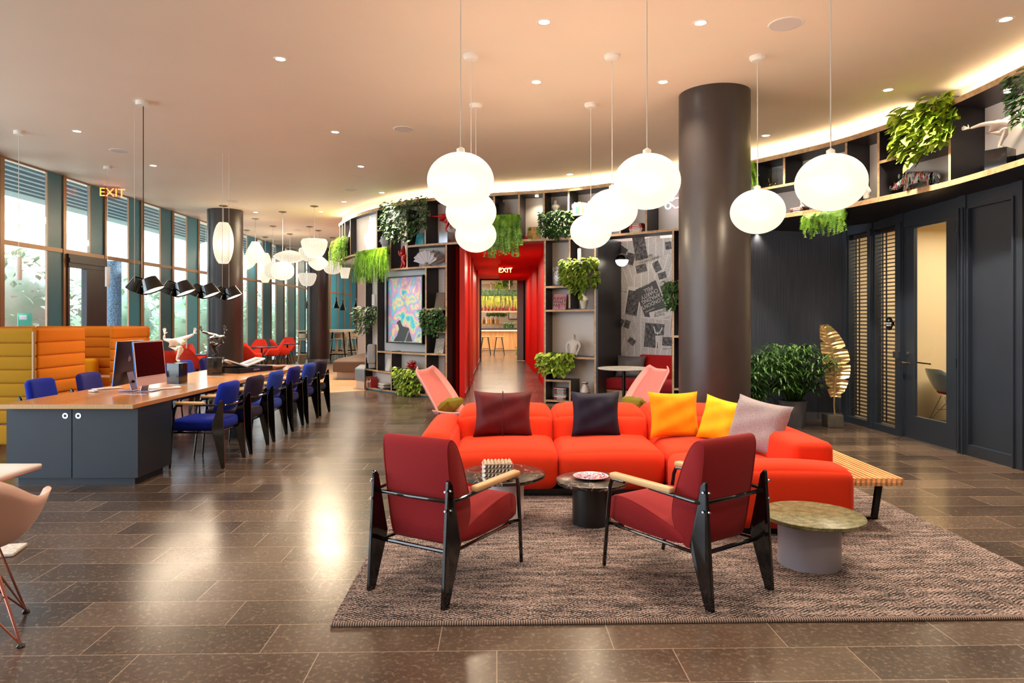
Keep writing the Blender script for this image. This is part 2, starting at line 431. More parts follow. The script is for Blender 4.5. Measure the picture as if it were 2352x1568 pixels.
# light wooden floor zone beyond the work table
m_fl2 = wood('oak_floor', S(168,128,92), S(205,168,128), 1.5, 0, 0.3)
zb = [W(640,897), W(752,902), W(840,897), W(842,850), W(835,836), W(640,836)]
struct(MB().prism([(p.x,p.y) for p in zb], 0.0, 0.004).build('trim_1', m_fl2, smooth=False), 'light oak floor area beyond the work table')

# ------------------------------------------------ window wall
wa = D(0,357,tz(357,CH)); wb = D(633,561,tz(561,CH)); wdir = (wb-wa); wdir.z = 0; wdir.normalize()
def wins(px):                     # distance along the facade where the pixel column meets it
    d = cw((px-CXP)/F, 1.0); # ray dir
    # wa + s*wdir = r*d
    det = wdir.x*(-d.y) - wdir.y*(-d.x)
    return ((-wa.x)*(-d.y) - (-wa.y)*(-d.x))/det
def wpt(s, out=0.0, z=0.0):
    n = Vector((-wdir.y, wdir.x, 0))   # outward (left)
    p = wa + wdir*s + n*out; return Vector((p.x, p.y, z))
WA = math.atan2(wdir.y, wdir.x)
def facade(kind, s0, s1, idx):
    L = s1-s0
    r = bpy.data.objects.new('window_%d' % idx, None); COL.objects.link(r); r['kind'] = 'structure'
    p = wpt(s0); r.location = p; r.rotation_euler = (0,0,WA)
    return r, L
bays = []   # (glass0, glass1, panel1, mull1)
px_b = [(6.4,107.5,142,149),(149,205.7,237.6,242),(242,295,320.5,328),(328,368,393,397.6),(397.6,429,452.8,456.6),(456.6,484,503,507),(507,530,545,550),
        (550,568,587.5,589),(589,603,621,622.5),(622.5,633.5,651,652.3),(652.3,660.2,677,678),(678,685.7,700,701),(701,709,722,723),(723,731,742,743),(743,759,758.9,759)]
px_c = [(759,760.5,773.5,775),(775,776.5,789,790),(790,791.5,803.5,805),(805,806,816.5,817.5),(817.5,819,829,830),(830,831,840,841)]
for q in px_b[:-1]: bays.append(tuple(wins(x) for x in q))
s_ = wins(743); bays.append((s_, s_+0.35, s_+1.0, s_+1.05)); 
for q in px_c: bays.append(tuple(wins(x) for x in q))
b0 = bays[0][0]
bays = [(b0-1.33*2, b0-1.33*2+0.75, b0-1.33-0.09, b0-1.33), (b0-1.33, b0-1.33+0.75, b0-0.09, b0)] + bays
TZ = 2.69
for k, (g0, g1, p1, m1) in enumerate(bays):
    r, L = facade('w', g0, m1, k+1)
    door = (k == 3)
    G = g1-g0; P = p1-g0
    fr = MB(); th = 0.0
    fr.b2(P, L, -0.03, 0.03, 0, CH)                         # mullion
    fr.b2(0, L, -0.022, 0.03, TZ-0.035, TZ+0.035)              # transom
    fr.b2(0, L, -0.05, 0.05, 0, 0.18)                        # sill
    fr.b2(0, 0.02, -0.015, 0.02, 0.18, CH); fr.b2(G-0.012, G+0.01, -0.015, 0.02, 0.18, CH)
    fr.b2(0, G, -0.01, 0.02, CH-0.03, CH)
    fr.build('window_frame', m_bronze, r, smooth=False)
    if not door:
        MB().b2(0.03, G-0.02, -0.006, 0.006, 0.18, TZ-0.04).build('lower_pane', m_glass, r, smooth=False)
        MB().b2(0.03, G-0.02, -0.006, 0.006, TZ+0.04, CH-0.05).build('upper_pane', m_glass, r, smooth=False)
        MB().b2(G+0.01, P, -0.008, 0.03, 0.18, CH).build('teal_panel', m_teal, r, smooth=False)
    else:
        MB().b2(0.03, G-0.02, -0.006, 0.006, TZ+0.04, CH-0.05).build('upper_pane', m_glass, r, smooth=False)
        MB().b2(G+0.01, P, 0.0, 0.05, TZ+0.04, CH).build('teal_panel', m_teal, r, smooth=False)
        d = MB(); d.b2(0.0, 0.06, -0.05, 0.05, 0, 2.42); d.b2(G-0.18, P, -0.06, 0.04, 0, 2.42); d.b2(0, P, -0.07, 0.04, 2.42, TZ-0.04); d.b2(0,G,-0.04,0.04,0.0,0.25)
        d.b2(0, P, -0.09, -0.06, 2.50, 2.58)
        dr = d.build('door_frame', m_lam, r, smooth=False)
        MB().b2(0.06, G-0.18, -0.006, 0.006, 0.25, 2.42).build('door_pane', m_glass, r, smooth=False)
# far end wall
struct(MB().b2(-7.75, 9, 41.8, 42, 0, CH).build('wall_back', m_teal, smooth=False))

struct(MB().b2(-7.75, 9, -3.1, -3.0, 0, CH).build('wall_fill_blocker', pm('fill_blocker_paint', S(206,178,150), 0.6), smooth=False))  # unseen wall added behind the camera to cut the open fill light
# ------------------------------------------------ columns
m_col = pm('painted_concrete_column', S(56,48,46), 0.36, noise=0.08, scale=5, bump=0.5, detail=6)
def column(px, t, r, n, base=False):
    p = cw((px-CXP)/F*t, t)
    mb = MB(); z0 = 0.0
    c = mb.lathe([(r, 0.12 if base else 0), (r, CH)], 64, cap=True).build('wall_column_%d' % n, m_col, loc=(p.x,p.y,0)); struct(c)
    if base: MB().lathe([(r-0.01, 0), (r-0.01, 0.125)], 48).build('steel_base', m_steel, c)
    return c
column(1640.5, 7.60, 0.385, 1); column(517.5, 15.7, 0.385, 2); column(731.5, 24.0, 0.385, 3, True); column(837, 31.6, 0.40, 4, True)

# ------------------------------------------------ right hand wall with door
ra = W(1950,968); rb = W(2352,1078); rdir = (rb-ra); RL = rdir.length; rdir.normalize()
RA = math.atan2(rdir.y, rdir.x)
def rs(px):
    d = cw((px-CXP)/F, 1.0)
    det = rdir.x*(-d.y) - rdir.y*(-d.x)
    return ((-ra.x)*(-d.y) - (-ra.y)*(-d.x))/det
def rz_(px, py):
    s = rs(px); p = ra + rdir*s; t = p.x*st_ + p.y*ct; return HC + (HY-py)/F*t
SOF = 2.84
# local frame: x along the wall (towards camera), y into the room  -> into meeting room is -y? computed below
rn = Vector((-rdir.y, rdir.x, 0))          # left of travel: points to meeting side (+X) as travel is towards camera
def rroot(name):
    r = bpy.data.objects.new(name, None); COL.objects.link(r); r['kind'] = 'structure'
    r.location = (ra.x, ra.y, 0); r.rotation_euler = (0,0,RA); return r
m_door = pm('navy_door_paint', S(44,52,64), 0.38, noise=0.08, scale=3)
x0,x1,x2,x3 = rs(1952), rs(2001), rs(2012), rs(2066)
x4,x5,x6,x7 = rs(2084), rs(2211), rs(2229), rs(2337)
fr = MB()
wf = rroot('wall_right')
for a, b in ((rs(1944), x0), (x1, x2), (x3, x4), (x5, x6), (x7, rs(2352)+0.05), (rs(2352)+1.0, rs(2352)+1.15), (rs(2352)+1.15, rs(2352)+10.5)):
    fr.b2(a, b, -0.06, 0.08, 0, SOF+0.3)
fr.b2(rs(1944), rs(2352)+6, -0.04, 0.06, 2.72, SOF+0.3)
fr.b2(rs(1944), x4, -0.05, 0.07, 0, 0.09)
fr.b2(x4, x5, -0.05, 0.07, 2.66, 2.74)
for q in (x2-0.02, x4-0.03, x5+0.03, x6-0.03, x7+0.03):
    fr.b2(q-0.012, q+0.012, -0.08, -0.06, 0, 2.74)
fr.build('frame', m_door, wf, smooth=False)
pn = MB(); pn.b2(x6, x7, 0.0, 0.05, 0.10, 2.72); pn.b2(x6, x7, -0.05, 0.06, 0, 0.12); pn.b2(x6, x6+0.03, -0.05, 0.05, 0.1, 2.72)
pn.build('wall_panel', m_door, wf, smooth=False)
for j, (a, b) in enumerate(((x0,x1),(x2,x3),(x7+0.16,rs(2352)+1.0))):
    r = rroot('window_%d' % (60+j))
    MB().b2(a, b, -0.004, 0.004, 0.09, 2.72).build('pane', m_glass, r, smooth=False)
    fb = MB(); fb.b2(a, a+0.02, -0.03, 0.03, 0.09, 2.72); fb.b2(b-0.02, b, -0.03, 0.03, 0.09, 2.72); fb.build('window_frame', m_door, r, smooth=False)
m_blind = wood('dark_wood_blind', S(46,30,22), S(70,46,32), 4, 0, 0.4)
for j, (a, b, lab) in enumerate(((x0,x1,'dark wooden venetian blind in the narrow window beside the gold leaf sculpture'),(x2,x3,'dark wooden venetian blind in the window with the oval room sign'),(x7+0.16,rs(2352)+1.0,'dark wooden venetian blind at the right edge of the photo'))):
    r = thing('venetian_blind', lab, 'blind', (ra.x, ra.y, 0), RA, 'venetian blinds of the meeting room')
    sl = MB(); z = 0.12
    while z < 2.70:
        sl.box(((a+b)/2, 0.055, z), (b-a-0.03, 0.045, 0.006), RX(0.38)); z += 0.052
    sl.build('slats', m_blind, r, smooth=False)
    MB().b2(a+0.015, b-0.015, 0.04, 0.08, 2.68, 2.72).build('head_rail', m_blind, r, smooth=False)
    for q in ((0.22, 0.38) if j < 2 else (0.1, 0.5)):
        xx = a+(b-a)*q; MB().b2(xx-0.012, xx+0.012, 0.022, 0.03, 0.12, 2.70).build('tape', m_lam, r, smooth=False)
# door leaf
dd = rroot('door_1')
gx0, gx1 = rs(2107), rs(2182); gz0, gz1 = rz_(2107, 955), rz_(2107, 524)
lf = MB()
lf.b2(x4+0.01, gx0, -0.045, 0.0, 0.015, 2.655); lf.b2(gx1, x5-0.01, -0.045, 0.0, 0.015, 2.655)
lf.b2(gx0, gx1, -0.045, 0.0, 0.015, gz0); lf.b2(gx0, gx1, -0.045, 0.0, gz1, 2.655)
for q in (x4+0.035, x5-0.035): lf.b2(q-0.004, q+0.004, -0.05, -0.045, 0.05, 2.6)
lf.build('door_leaf', m_door, dd, smooth=False)
MB().b2(gx0, gx1, -0.027, -0.019, gz0, gz1).build('door_pane', m_glass, dd, smooth=False)
hz = MB(); xx = rs(2094); zh = rz_(2094, 832)
hz.cyl((xx,-0.045,zh),(xx,-0.10,zh),0.012); hz.tube([(xx-0.03,-0.10,zh+0.003),(xx+0.03,-0.102,zh),(xx+0.11,-0.10,zh-0.002)],0.010,8)
hz.lathe([(0.026,0),(0.026,0.01)],20)
hz.build('door_handle', m_chrome, dd)
MB().cyl((xx,-0.046,zh+0.115),(xx,-0.062,zh+0.115),0.022,0.018,20).build('lock', m_chrome, dd)
xi = rs(2126); MB().tube([(xx+0.01,0.0,zh),(xx+0.01,0.06,zh),(xi,0.06,zh-0.004)],0.009,8).build('inner_handle', m_black, dd)
for py in (523, 679, 833, 989):
    zz = rz_(2200, py); MB().cyl((x5-0.008,-0.055,zz-0.05),(x5-0.008,-0.055,zz+0.05),0.013,n=10).build('hinge', m_blackgloss, dd)
MB().b2(x4-0.06, x5, -0.07, 0.06, 0, 0.014).build('threshold', m_steel, dd, smooth=False)
tag(MB().b2(rs(2070)-0.02, rs(2080)+0.015, -0.10, -0.06, rz_(2075,822), rz_(2075,807)).build('card_reader', m_door, None, smooth=False, loc=(ra.x,ra.y,0), rz=RA), 'small square card reader mounted left of the glazed door', 'card reader')
# oval sign
sx_, sz_ = rs(2053), rz_(2053, 743)
sg = thing('room_sign', 'black oval room sign with white lettering on the blind window', 'sign', tuple(ra + rdir*sx_ + Vector((0,0,sz_))), RA)
mb = MB(); mb.M = RX(PI/2); mb.lathe([(0.001,0.012),(0.085,0.012),(0.088,0.008),(0.088,0)], 40, sy=1.0, sx=0.80); mb.M = Matrix.Identity(4)
o = mb.build('plate', m_blackgloss, sg); o.location = (0,-0.055,0)
m_ink = pm('white_ink', (0.9,0.9,0.9), 0.5)
o = MB().b2(-0.02,0.02,-0.056,-0.004,-0.02,0.02).build('spacer', m_black, sg, smooth=False)
text('lettering', "M'", 0.030, m_ink, sg, (0,-0.070,0.042)); text('lettering', "BOSTON", 0.027, m_ink, sg, (0,-0.070,0.004)); text('lettering', "ROOM1", 0.027, m_ink, sg, (0,-0.070,-0.024))

# ------------------------------------------------ meeting room behind the door wall
m_cream = pm('meeting_wall', S(242,220,178), 0.6)
m_carpet = pm('meeting_floor', S(96,74,60), 0.35, noise=0.2, scale=6)
ml0 = rs(1944); ml1 = rs(2352)+6
me_ = rroot('wall_meeting_room')
mb = MB(); mb.b2(ml0, ml1, 2.6, 2.7, 0, SOF+0.1); mb.b2(ml0-0.1, ml0, 0.08, 2.7, 0, SOF+0.1); mb.b2(ml1, ml1+0.1, 0.08, 2.7, 0, SOF+0.1)
mb.build('room_walls', m_cream, me_, smooth=False)
MB().b2(ml0, ml1, 2.58, 2.6, 0, 0.12).build('skirting', m_white, me_, smooth=False)
MB().b2(ml0-0.1, ml1+0.1, 0.07, 2.7, SOF+0.1, SOF+0.16).build('room_ceiling', m_cream, me_, smooth=False)
jn = MB()
for q in (-0.2, 0.9, 2.0, 3.1, 4.2): jn.b2(q, q+0.008, 2.575, 2.6, 0.12, SOF)
jn.b2(ml0, ml1, 2.575, 2.6, 2.0, 2.008); jn.build('panel_joint', pm('joint', S(180,150,110), 0.6), me_, smooth=False)

# ------------------------------------------------ dark ribbed back wall behind the planters
def rib_mat():
    m, nt, b = new_mat('ribbed_navy_wall'); tc = nt.nodes.new('ShaderNodeTexCoord'); mp = nt.nodes.new('ShaderNodeMapping'); mp.inputs['Scale'].default_value = (1,1,0.02)
    n = nt.nodes.new('ShaderNodeTexNoise'); n.inputs['Scale'].default_value = 90; n.inputs['Detail'].default_value = 3
    r = nt.nodes.new('ShaderNodeValToRGB'); r.color_ramp.elements[0].color = (*S(26,30,40),1); r.color_ramp.elements[1].color = (*S(50,56,68),1)
    r.color_ramp.elements[0].position = 0.3; r.color_ramp.elements[1].position = 0.7
    nt.links.new(tc.outputs['Object'], mp.inputs[0]); nt.links.new(mp.outputs[0], n.inputs['Vector']); nt.links.new(n.outputs['Fac'], r.inputs['Fac'])
    nt.links.new(r.outputs[0], b.inputs['Base Color']); b.inputs['Roughness'].default_value = 0.5
    bp = nt.nodes.new('ShaderNodeBump'); bp.inputs['Strength'].default_value = 0.4; bp.inputs['Distance'].default_value = 0.01
    nt.links.new(n.outputs['Fac'], bp.inputs['Height']); nt.links.new(bp.outputs[0], b.inputs['Normal']); return m
m_rib = rib_mat()
q0 = cw((1600-CXP)/F*10.75, 10.75); q1 = ra + rdir*rs(1944)
q1 = Vector((q1.x+0.05, q1.y, 0)); v = (q1-q0); v.z = 0
wbk = MB().b2(0, v.length, 0, 0.1, 0, SOF+0.3).build('wall_rear_right', m_rib, None, smooth=False, loc=(q0.x,q0.y,0), rz=math.atan2(v.y,v.x)); struct(wbk)
bbk = MB().b2(0, v.length, -0.02, 0, 0, 0.11).build('baseboard_rear', pm('grey_base', S(90,88,92), 0.5), None, smooth=False, loc=(q0.x,q0.y,0), rz=math.atan2(v.y,v.x)); struct(bbk)

# ------------------------------------------------ corridor
XL, XR, Y0, Y1, CZ = -0.60, 1.11, 13.0, 24.7, 2.96
struct(MB().b2(XL-0.1, XL, Y0, Y1, 0, CZ).build('wall_corridor_left', m_red, smooth=False))
cr = MB(); cr.b2(XR+0.02, XR+0.12, Y0-0.3, 17.3, 0, CZ); cr.b2(XR+0.02, XR+0.12, 19.2, Y1, 0, CZ)
cr.b2(XR+0.9, XR+1.0, 17.2, 19.3, 0, CZ)
struct(cr.build('wall_corridor_right', m_red, smooth=False))
struct(MB().b2(XR+0.0, XR+1.0, 17.28, 19.22, 0, 0.02).build('trim_2', m_lam, smooth=False))
struct(MB().b2(XR+0.12, XR+0.9, 17.2, 17.3, 0, CZ).b2(XR+0.12, XR+0.9, 19.2, 19.3, 0, CZ).b2(XR+0.8,XR+0.89,17.3,19.2,0,CZ).build('wall_corridor_recess', m_lam, smooth=False))
struct(MB().b2(XL-0.1, XR+1.0, Y0-0.3, Y1, CZ, CZ+0.08).build('ceiling_corridor', pm('red_ceiling', S(226,24,16), 0.7), smooth=False))
struct(MB().b2(XL, XL+0.02, Y0, Y1, 0, 0.10).build('baseboard_corridor_left', pm('red_dark', S(120,22,18), 0.5), smooth=False))
ribs = MB(); y = Y0
while y < Y1-0.1:
    if not (17.2 < y+0.1 < 19.25):
        ribs.add([(XR+0.02,y,0.0),(XR-0.07,y+0.02,0.0),(XR+0.02,y+0.17,0.0),(XR+0.02,y,CZ),(XR-0.07,y+0.02,CZ),(XR+0.02,y+0.17,CZ)],[(0,2,1),(3,4,5),(0,1,4,3),(1,2,5,4),(2,0,3,5)])
    ribs.add([(XR-1.0,y,CZ),(XR-1.0,y+0.02,CZ-0.05),(XR-1.0,y+0.17,CZ),(XR,y,CZ),(XR,y+0.02,CZ-0.06),(XR,y+0.17,CZ)],[(0,2,1),(3,4,5),(0,1,4,3),(1,2,5,4),(2,0,3,5)])
    y += 0.26
struct(ribs.build('trim_3', m_red, smooth=False), 'red angled ribs lining the corridor')
pil = MB()
for yy in (14.4, 16.2, 20.5): pil.b2(XL, XL+0.05, yy, yy+0.16, 0, CZ)
struct(pil.build('trim_4', pm('pink_red', S(200,70,50), 0.4), smooth=False))
# splayed panel between the bookcase and corridor
a = W(1027,913.5); a = Vector((a.x,a.y,0)); 
m_deepred = pm('deep_red_panel', S(165,10,10), 0.4)
c0 = D(1028,733,13.05); c1 = D(1054,733,13.25); c2 = D(1067,733,13.3)
v = c1-c0
struct(MB().b2(0, v.length, 0, 0.08, 0, 2.92).build('wall_corridor_return', m_deepred, None, smooth=False, loc=(c0.x,c0.y,0), rz=math.atan2(v.y,v.x)))
v = c2-c1
struct(MB().b2(0, v.length+0.02, 0, 0.10, 0, 2.92).build('trim_5', m_lam, None, smooth=False, loc=(c1.x,c1.y,0), rz=math.atan2(v.y,v.x)))
# end of the corridor: frame and open steel door leaf
fe = MB(); fe.b2(XL-0.1, XL+0.06, Y1, Y1+0.1, 0, CZ); fe.b2(XR-0.08, XR+0.1, Y1, Y1+0.1, 0, CZ); fe.b2(XL, XR, Y1, Y1+0.1, CZ-0.05, CZ+0.05)
struct(fe.build('trim_6', m_lam, smooth=False))
dl = rroot('door_2'); dl.location = (0,0,0); dl.rotation_euler = (0,0,0)
MB().b2(XR-0.36, XR-0.14, Y1-0.10, Y1-0.04, 0.02, CZ-0.06).build('door_leaf', pm('steel_blue_door', S(120,140,152), 0.4), dl, smooth=False)
MB().b2(XR-0.14, XR-0.08, Y1-0.10, Y1-0.04, 0.02, CZ-0.06).build('door_edge', m_black, dl, smooth=False)
struct(MB().b2(-5, XL-0.1, Y1, Y1+0.1, 0, CH).b2(XR+0.1, 6, Y1, Y1+0.1, 0, CH).b2(-5,6,Y1,Y1+0.1,CZ+0.05,CH).build('wall_bar_front', m_white, smooth=False))
# bar room shell
struct(MB().b2(-3.2, 4.2, 35.2, 35.3, 0, CH).build('wall_bar', pm('bar_wall', S(214,205,200), 0.6), smooth=False))
struct(MB().b2(-3.3,-3.2,24.8,35.3,0,CH).b2(4.2,4.3,24.8,35.3,0,CH).build('wall_bar_side', m_cream, smooth=False))
# ------------------------------------------------ curved shelving
def spline(pts):
    n = len(pts); xs = [p[0] for p in pts]; ys = [p[1] for p in pts]
    # monotone cubic (Fritsch-Carlson)
    d = [(ys[i+1]-ys[i])/(xs[i+1]-xs[i]) for i in range(n-1)]
    m = [d[0]] + [(d[i-1]+d[i])/2 if d[i-1]*d[i] > 0 else 0 for i in range(1,n-1)] + [d[-1]]
    def f(x):
        i = 0
        while i < n-2 and x > xs[i+1]: i += 1
        h = xs[i+1]-xs[i]; t = (x-xs[i])/h
        if t < 0: return ys[0] + d[0]*(x-xs[0])
        if t > 1: return ys[-1] + d[-1]*(x-xs[-1])
        return (2*t**3-3*t*t+1)*ys[i] + (t**3-2*t*t+t)*h*m[i] + (-2*t**3+3*t*t)*ys[i+1] + (t**3-t*t)*h*m[i+1]
    return f
STOP = 3.80
ytop = spline([(779,516),(800,501.5),(830,490),(865,480),(919,467.5),(997,456.5),(1129,446),(1248,439),(1305,434.5),(1409,422.5),(1560,400.5),(1735,370.4),(1860,342),(1943,320.5),(2017,297),(2090,272.5),(2188,235.5),(2352,158),(2600,30)])
def at_(px): return (STOP-HC)*F/(HY-ytop(px))
def A(px): t = at_(px); return cw((px-CXP)/F*t, t)
def Nn(px):
    T = A(px+6)-A(px-6); T.normalize(); return Vector((-T.y, T.x, 0))*interp(min(max(px,800),1100), [(800,0.33),(866,0.42),(910,0.65),(985,0.95),(1100,1.0)])
def zh(px, py): return HC + (HY-py)/F*at_(px)
def hb(mb, pa, pb, z, th=0.035, depth=0.40, off=0.0, step=14):
    n = max(1, int(abs(pb-pa)/step)); vs = []; fs = []; fm = []
    for i in range(n+1):
        p = pa+(pb-pa)*i/n; f = A(p)+Nn(p)*off; b = A(p)+Nn(p)*depth
        vs += [(f.x,f.y,z),(f.x,f.y,z-th),(b.x,b.y,z-th),(b.x,b.y,z)]
    for i in range(n):
        o = 4*i
        mb.mi = 1; mb.add(vs[o:o+8], [(0,1,5,4)])
        mb.mi = 0; mb.add(vs[o:o+8], [(1,2,6,5),(2,3,7,6),(3,0,4,7)])
    mb.mi = 1; mb.add(vs[:4], [(3,2,1,0)]); mb.add(vs[-4:], [(0,1,2,3)]); mb.mi = 0
def vb(mb, px, z0, z1, th=0.035, depth=0.40, off=0.0):
    T = Nn(px).normalized(); T = Vector((T.y, -T.x, 0)); f = A(px)+Nn(px)*off; b = A(px)+Nn(px)*depth; h = T*th/2
    P = [f-h, f+h, b+h, b-h]; vs = [(q.x,q.y,z0) for q in P] + [(q.x,q.y,z1) for q in P]
    mb.mi = 1; mb.add(vs, [(0,1,5,4)]); mb.mi = 0; mb.add(vs, [(1,2,6,5),(2,3,7,6),(3,0,4,7),(0,3,2,1),(4,5,6,7)])
def bk(mb, pa, pb, z0, z1, depth=0.40, th=0.03, step=14):
    n = max(1, int(abs(pb-pa)/step)); vs = []
    for i in range(n+1):
        p = pa+(pb-pa)*i/n; f = A(p)+Nn(p)*depth; b = A(p)+Nn(p)*(depth+th)
        vs += [(f.x,f.y,z1),(f.x,f.y,z0),(b.x,b.y,z0),(b.x,b.y,z1)]
    for i in range(n):
        o = 4*i; mb.add(vs[o:o+8], [(0,1,5,4),(1,2,6,5),(2,3,7,6),(3,0,4,7)])
    mb.add(vs[:4], [(3,2,1,0)]); mb.add(vs[-4:], [(0,1,2,3)])
ZB = 2.93
MS = [m_lam, m_ply]
upper = thing('wall_shelving', 'long curved upper band of dark plywood-edged shelving under the glowing cove', 'shelving', (0,0,0))
def part_h(root, name, *a, **k): mb = MB(); hb(mb, *a, **k); return mb.build(name, MS, root, ang=20)
def part_v(root, name, *a, **k): mb = MB(); vb(mb, *a, **k); return mb.build(name, MS, root, smooth=False)
PR = 2560
part_h(upper, 'top_board', 779, PR, STOP+0.02, th=0.06, off=-0.03)
part_h(upper, 'bottom_board', 779, 897, ZB+0.02, th=0.04, off=-0.005)
part_h(upper, 'bottom_board', 935, 1560, ZB+0.02, th=0.04, off=-0.005)
part_h(upper, 'bottom_board', 1560, PR, ZB+0.05, th=0.06, off=-0.005)
part_v(upper, 'divider', 780.5, ZB, STOP)
for p in (786,792,804.5,865.7): part_v(upper, 'divider', p, ZB, STOP)
part_v(upper, 'divider', 897, 2.50, zh(897,522))
part_v(upper, 'divider', 935, 2.50, zh(935,480))
part_v(upper, 'divider', 976.7, zh(976.7,562), STOP)
part_v(upper, 'divider', 1192, ZB, STOP)
for p in (1078,1135): part_v(upper, 'divider', p, ZB, STOP)
part_v(upper, 'divider', 1249, ZB, STOP); part_v(upper, 'divider', 1306, ZB, STOP)
for p in (1362,1424,1484): part_v(upper, 'divider', p, ZB, STOP if p > 1400 else zh(p,490))
part_v(upper, 'divider', 1604, ZB, STOP)
for p in (1736,1801,1943.4,2017.4,2181,2420): part_v(upper, 'divider', p, ZB if p != 1801 else zh(1801,428), STOP)
part_h(upper, 'shelf', 866, 897, zh(880,525)); part_h(upper, 'shelf', 1306, 1424, zh(1330,490))
part_h(upper, 'shelf', 1736, 1855, zh(1736,434)); part_h(upper, 'shelf', 2018, 2181, zh(2021,373)+0.02)
part_h(upper, 'shelf', 1855, 1943, zh(1855,416))
mb = MB(); bk(mb, 779, PR, ZB, STOP); mb.build('back_panel', m_shback, upper, ang=20)
# dark soffit under the band on the right, leaning back to the wall
sf = MB(); ps = []
n = 40
vs = []
for i in range(n+1):
    p = 1560+(PR-1560)*i/n; f = A(p)+Nn(p)*0.02; b = A(p)+Nn(p)*0.85
    vs += [(f.x,f.y,ZB-0.01),(b.x,b.y,SOF-0.02)]
sf.add(vs, [(2*i, 2*i+1, 2*i+3, 2*i+2) for i in range(n)])
vs2 = [(x,y,z+0.03) for x,y,z in vs]; sf.add(vs2, [(2*i, 2*i+2, 2*i+3, 2*i+1) for i in range(n)])
struct(sf.build('ceiling_soffit', m_lam))
# soffit slab covering the gap behind the band
cov = MB(); vs = []
for i in range(n+1):
    p = 1560+(PR-1560)*i/n; f = A(p)+Nn(p)*0.42; vs += [(f.x,f.y,SOF+0.02),(f.x,f.y,CH)]
# spotlights in the band
m_spot = em('shelf_spot', (1,0.85,0.6), 12)
def spotlight(px, lab):
    p = A(px)+Nn(px)*0.2; lamp('SPOT','shelf_beam',(p.x,p.y,STOP-0.07),6,(1,0.84,0.62),size=0.02,spot=2.3,blend=1.0)
    o = MB().lathe([(0.03,0),(0.03,0.012)],16).build('shelf_spotlight', m_spot, None, loc=(p.x,p.y,STOP-0.055)); tag(o, lab, 'spotlight', 'tiny spotlights under the top board')
for px, lab in ((2268,'tiny spotlight above the white outstretched figure'),(2008,'tiny spotlight just left of the leafy plant above the striped rhinoceros'),(1226,'tiny spotlight over the landscape book above the corridor')):
    spotlight(px, lab)
# left tall bookcase
def z_(px,py): return zh(px,py)
lt = thing('tall_bookcase', 'tall curved plywood bookcase framing the colourful portrait left of the corridor', 'bookcase')
D0 = 0.40
zs1 = z_(900,617)
for p, a, b in ((839.4,0.05,ZB),(866.2,z_(866,850),ZB),(898.6,0.05,z_(898,806)),(978,0.05,zs1+0.0),(1024.9,0.0,ZB)):
    part_v(lt, 'divider', p, a, b)
part_h(lt, 'shelf', 896, 1025, zs1)
part_h(lt, 'shelf', 866, 978, z_(866,805)); 
part_h(lt, 'shelf', 839.4, 866, z_(839,846)); part_h(lt, 'shelf', 866, 978, z_(866,850))
part_h(lt, 'shelf', 978, 1025, z_(1000,708)); part_h(lt, 'shelf', 978, 1025, z_(1000,760)); part_h(lt, 'shelf', 978, 1025, z_(1000,811.5))
part_h(lt, 'bottom_board', 839.4, 1025, 0.06)
mb = MB(); hb(mb, 839.4, 1025, 0.03, th=0.03, off=0.03); mb.build('plinth', [m_teal, m_teal], lt)
mb = MB(); bk(mb, 839.4, 1025, 0.05, ZB); mb.build('back_panel', m_shback, lt, ang=20)
mb = MB(); bk(mb, 868, 976, z_(866,805), zs1-0.03, depth=0.36, th=0.02); mb.build('picture_backing', m_white, lt, ang=20)
# centre tall bookcase
cb = thing('tall_bookcase', 'tall plywood bookcase right of the red corridor holding vases and a white bust', 'bookcase')
for p, a, b in ((1251.5,0.0,ZB),(1308,z_(1308,708),ZB),(1309,0.0,z_(1309,873)),(1367,0.0,ZB)): part_v(cb, 'divider', p, a, b)
part_h(cb, 'shelf', 1251, 1308, z_(1275,656.5)); part_h(cb, 'shelf', 1251, 1367, z_(1300,711)); part_h(cb, 'shelf', 1290, 1367, z_(1340,820))
part_h(cb, 'shelf', 1251, 1309, z_(1280,872)); part_h(cb, 'bottom_board', 1251, 1367, 0.06)
mb = MB(); bk(mb, 1251, 1367, 0.0, ZB); mb.build('back_panel', m_shback, cb, ang=20)
# niche with mural, and slim bookcase
ND = 0.95
nw = MB(); vb(nw, 1371, 0, ZB, depth=ND, th=0.04); struct(nw.build('wall_niche_side', [m_lam, m_lam], smooth=False))
rt = thing('tall_bookcase', 'slim plywood bookcase between the newspaper mural and the big column', 'bookcase')
part_v(rt, 'divider', 1546, 0, ZB, depth=0.4); part_v(rt, 'divider', 1600, 0, ZB, depth=0.4)
for z in (z_(1552,682), z_(1552,770), z_(1552,891), 0.06): part_h(rt, 'shelf', 1546, 1600, z)
mb = MB(); bk(mb, 1546, 1600, 0, ZB); mb.build('back_panel', m_lam, rt)
struct(MB().add([], []).b2(0,0.01,0,0.01,0,0.01).build('trim_7', m_lam)) if False else None
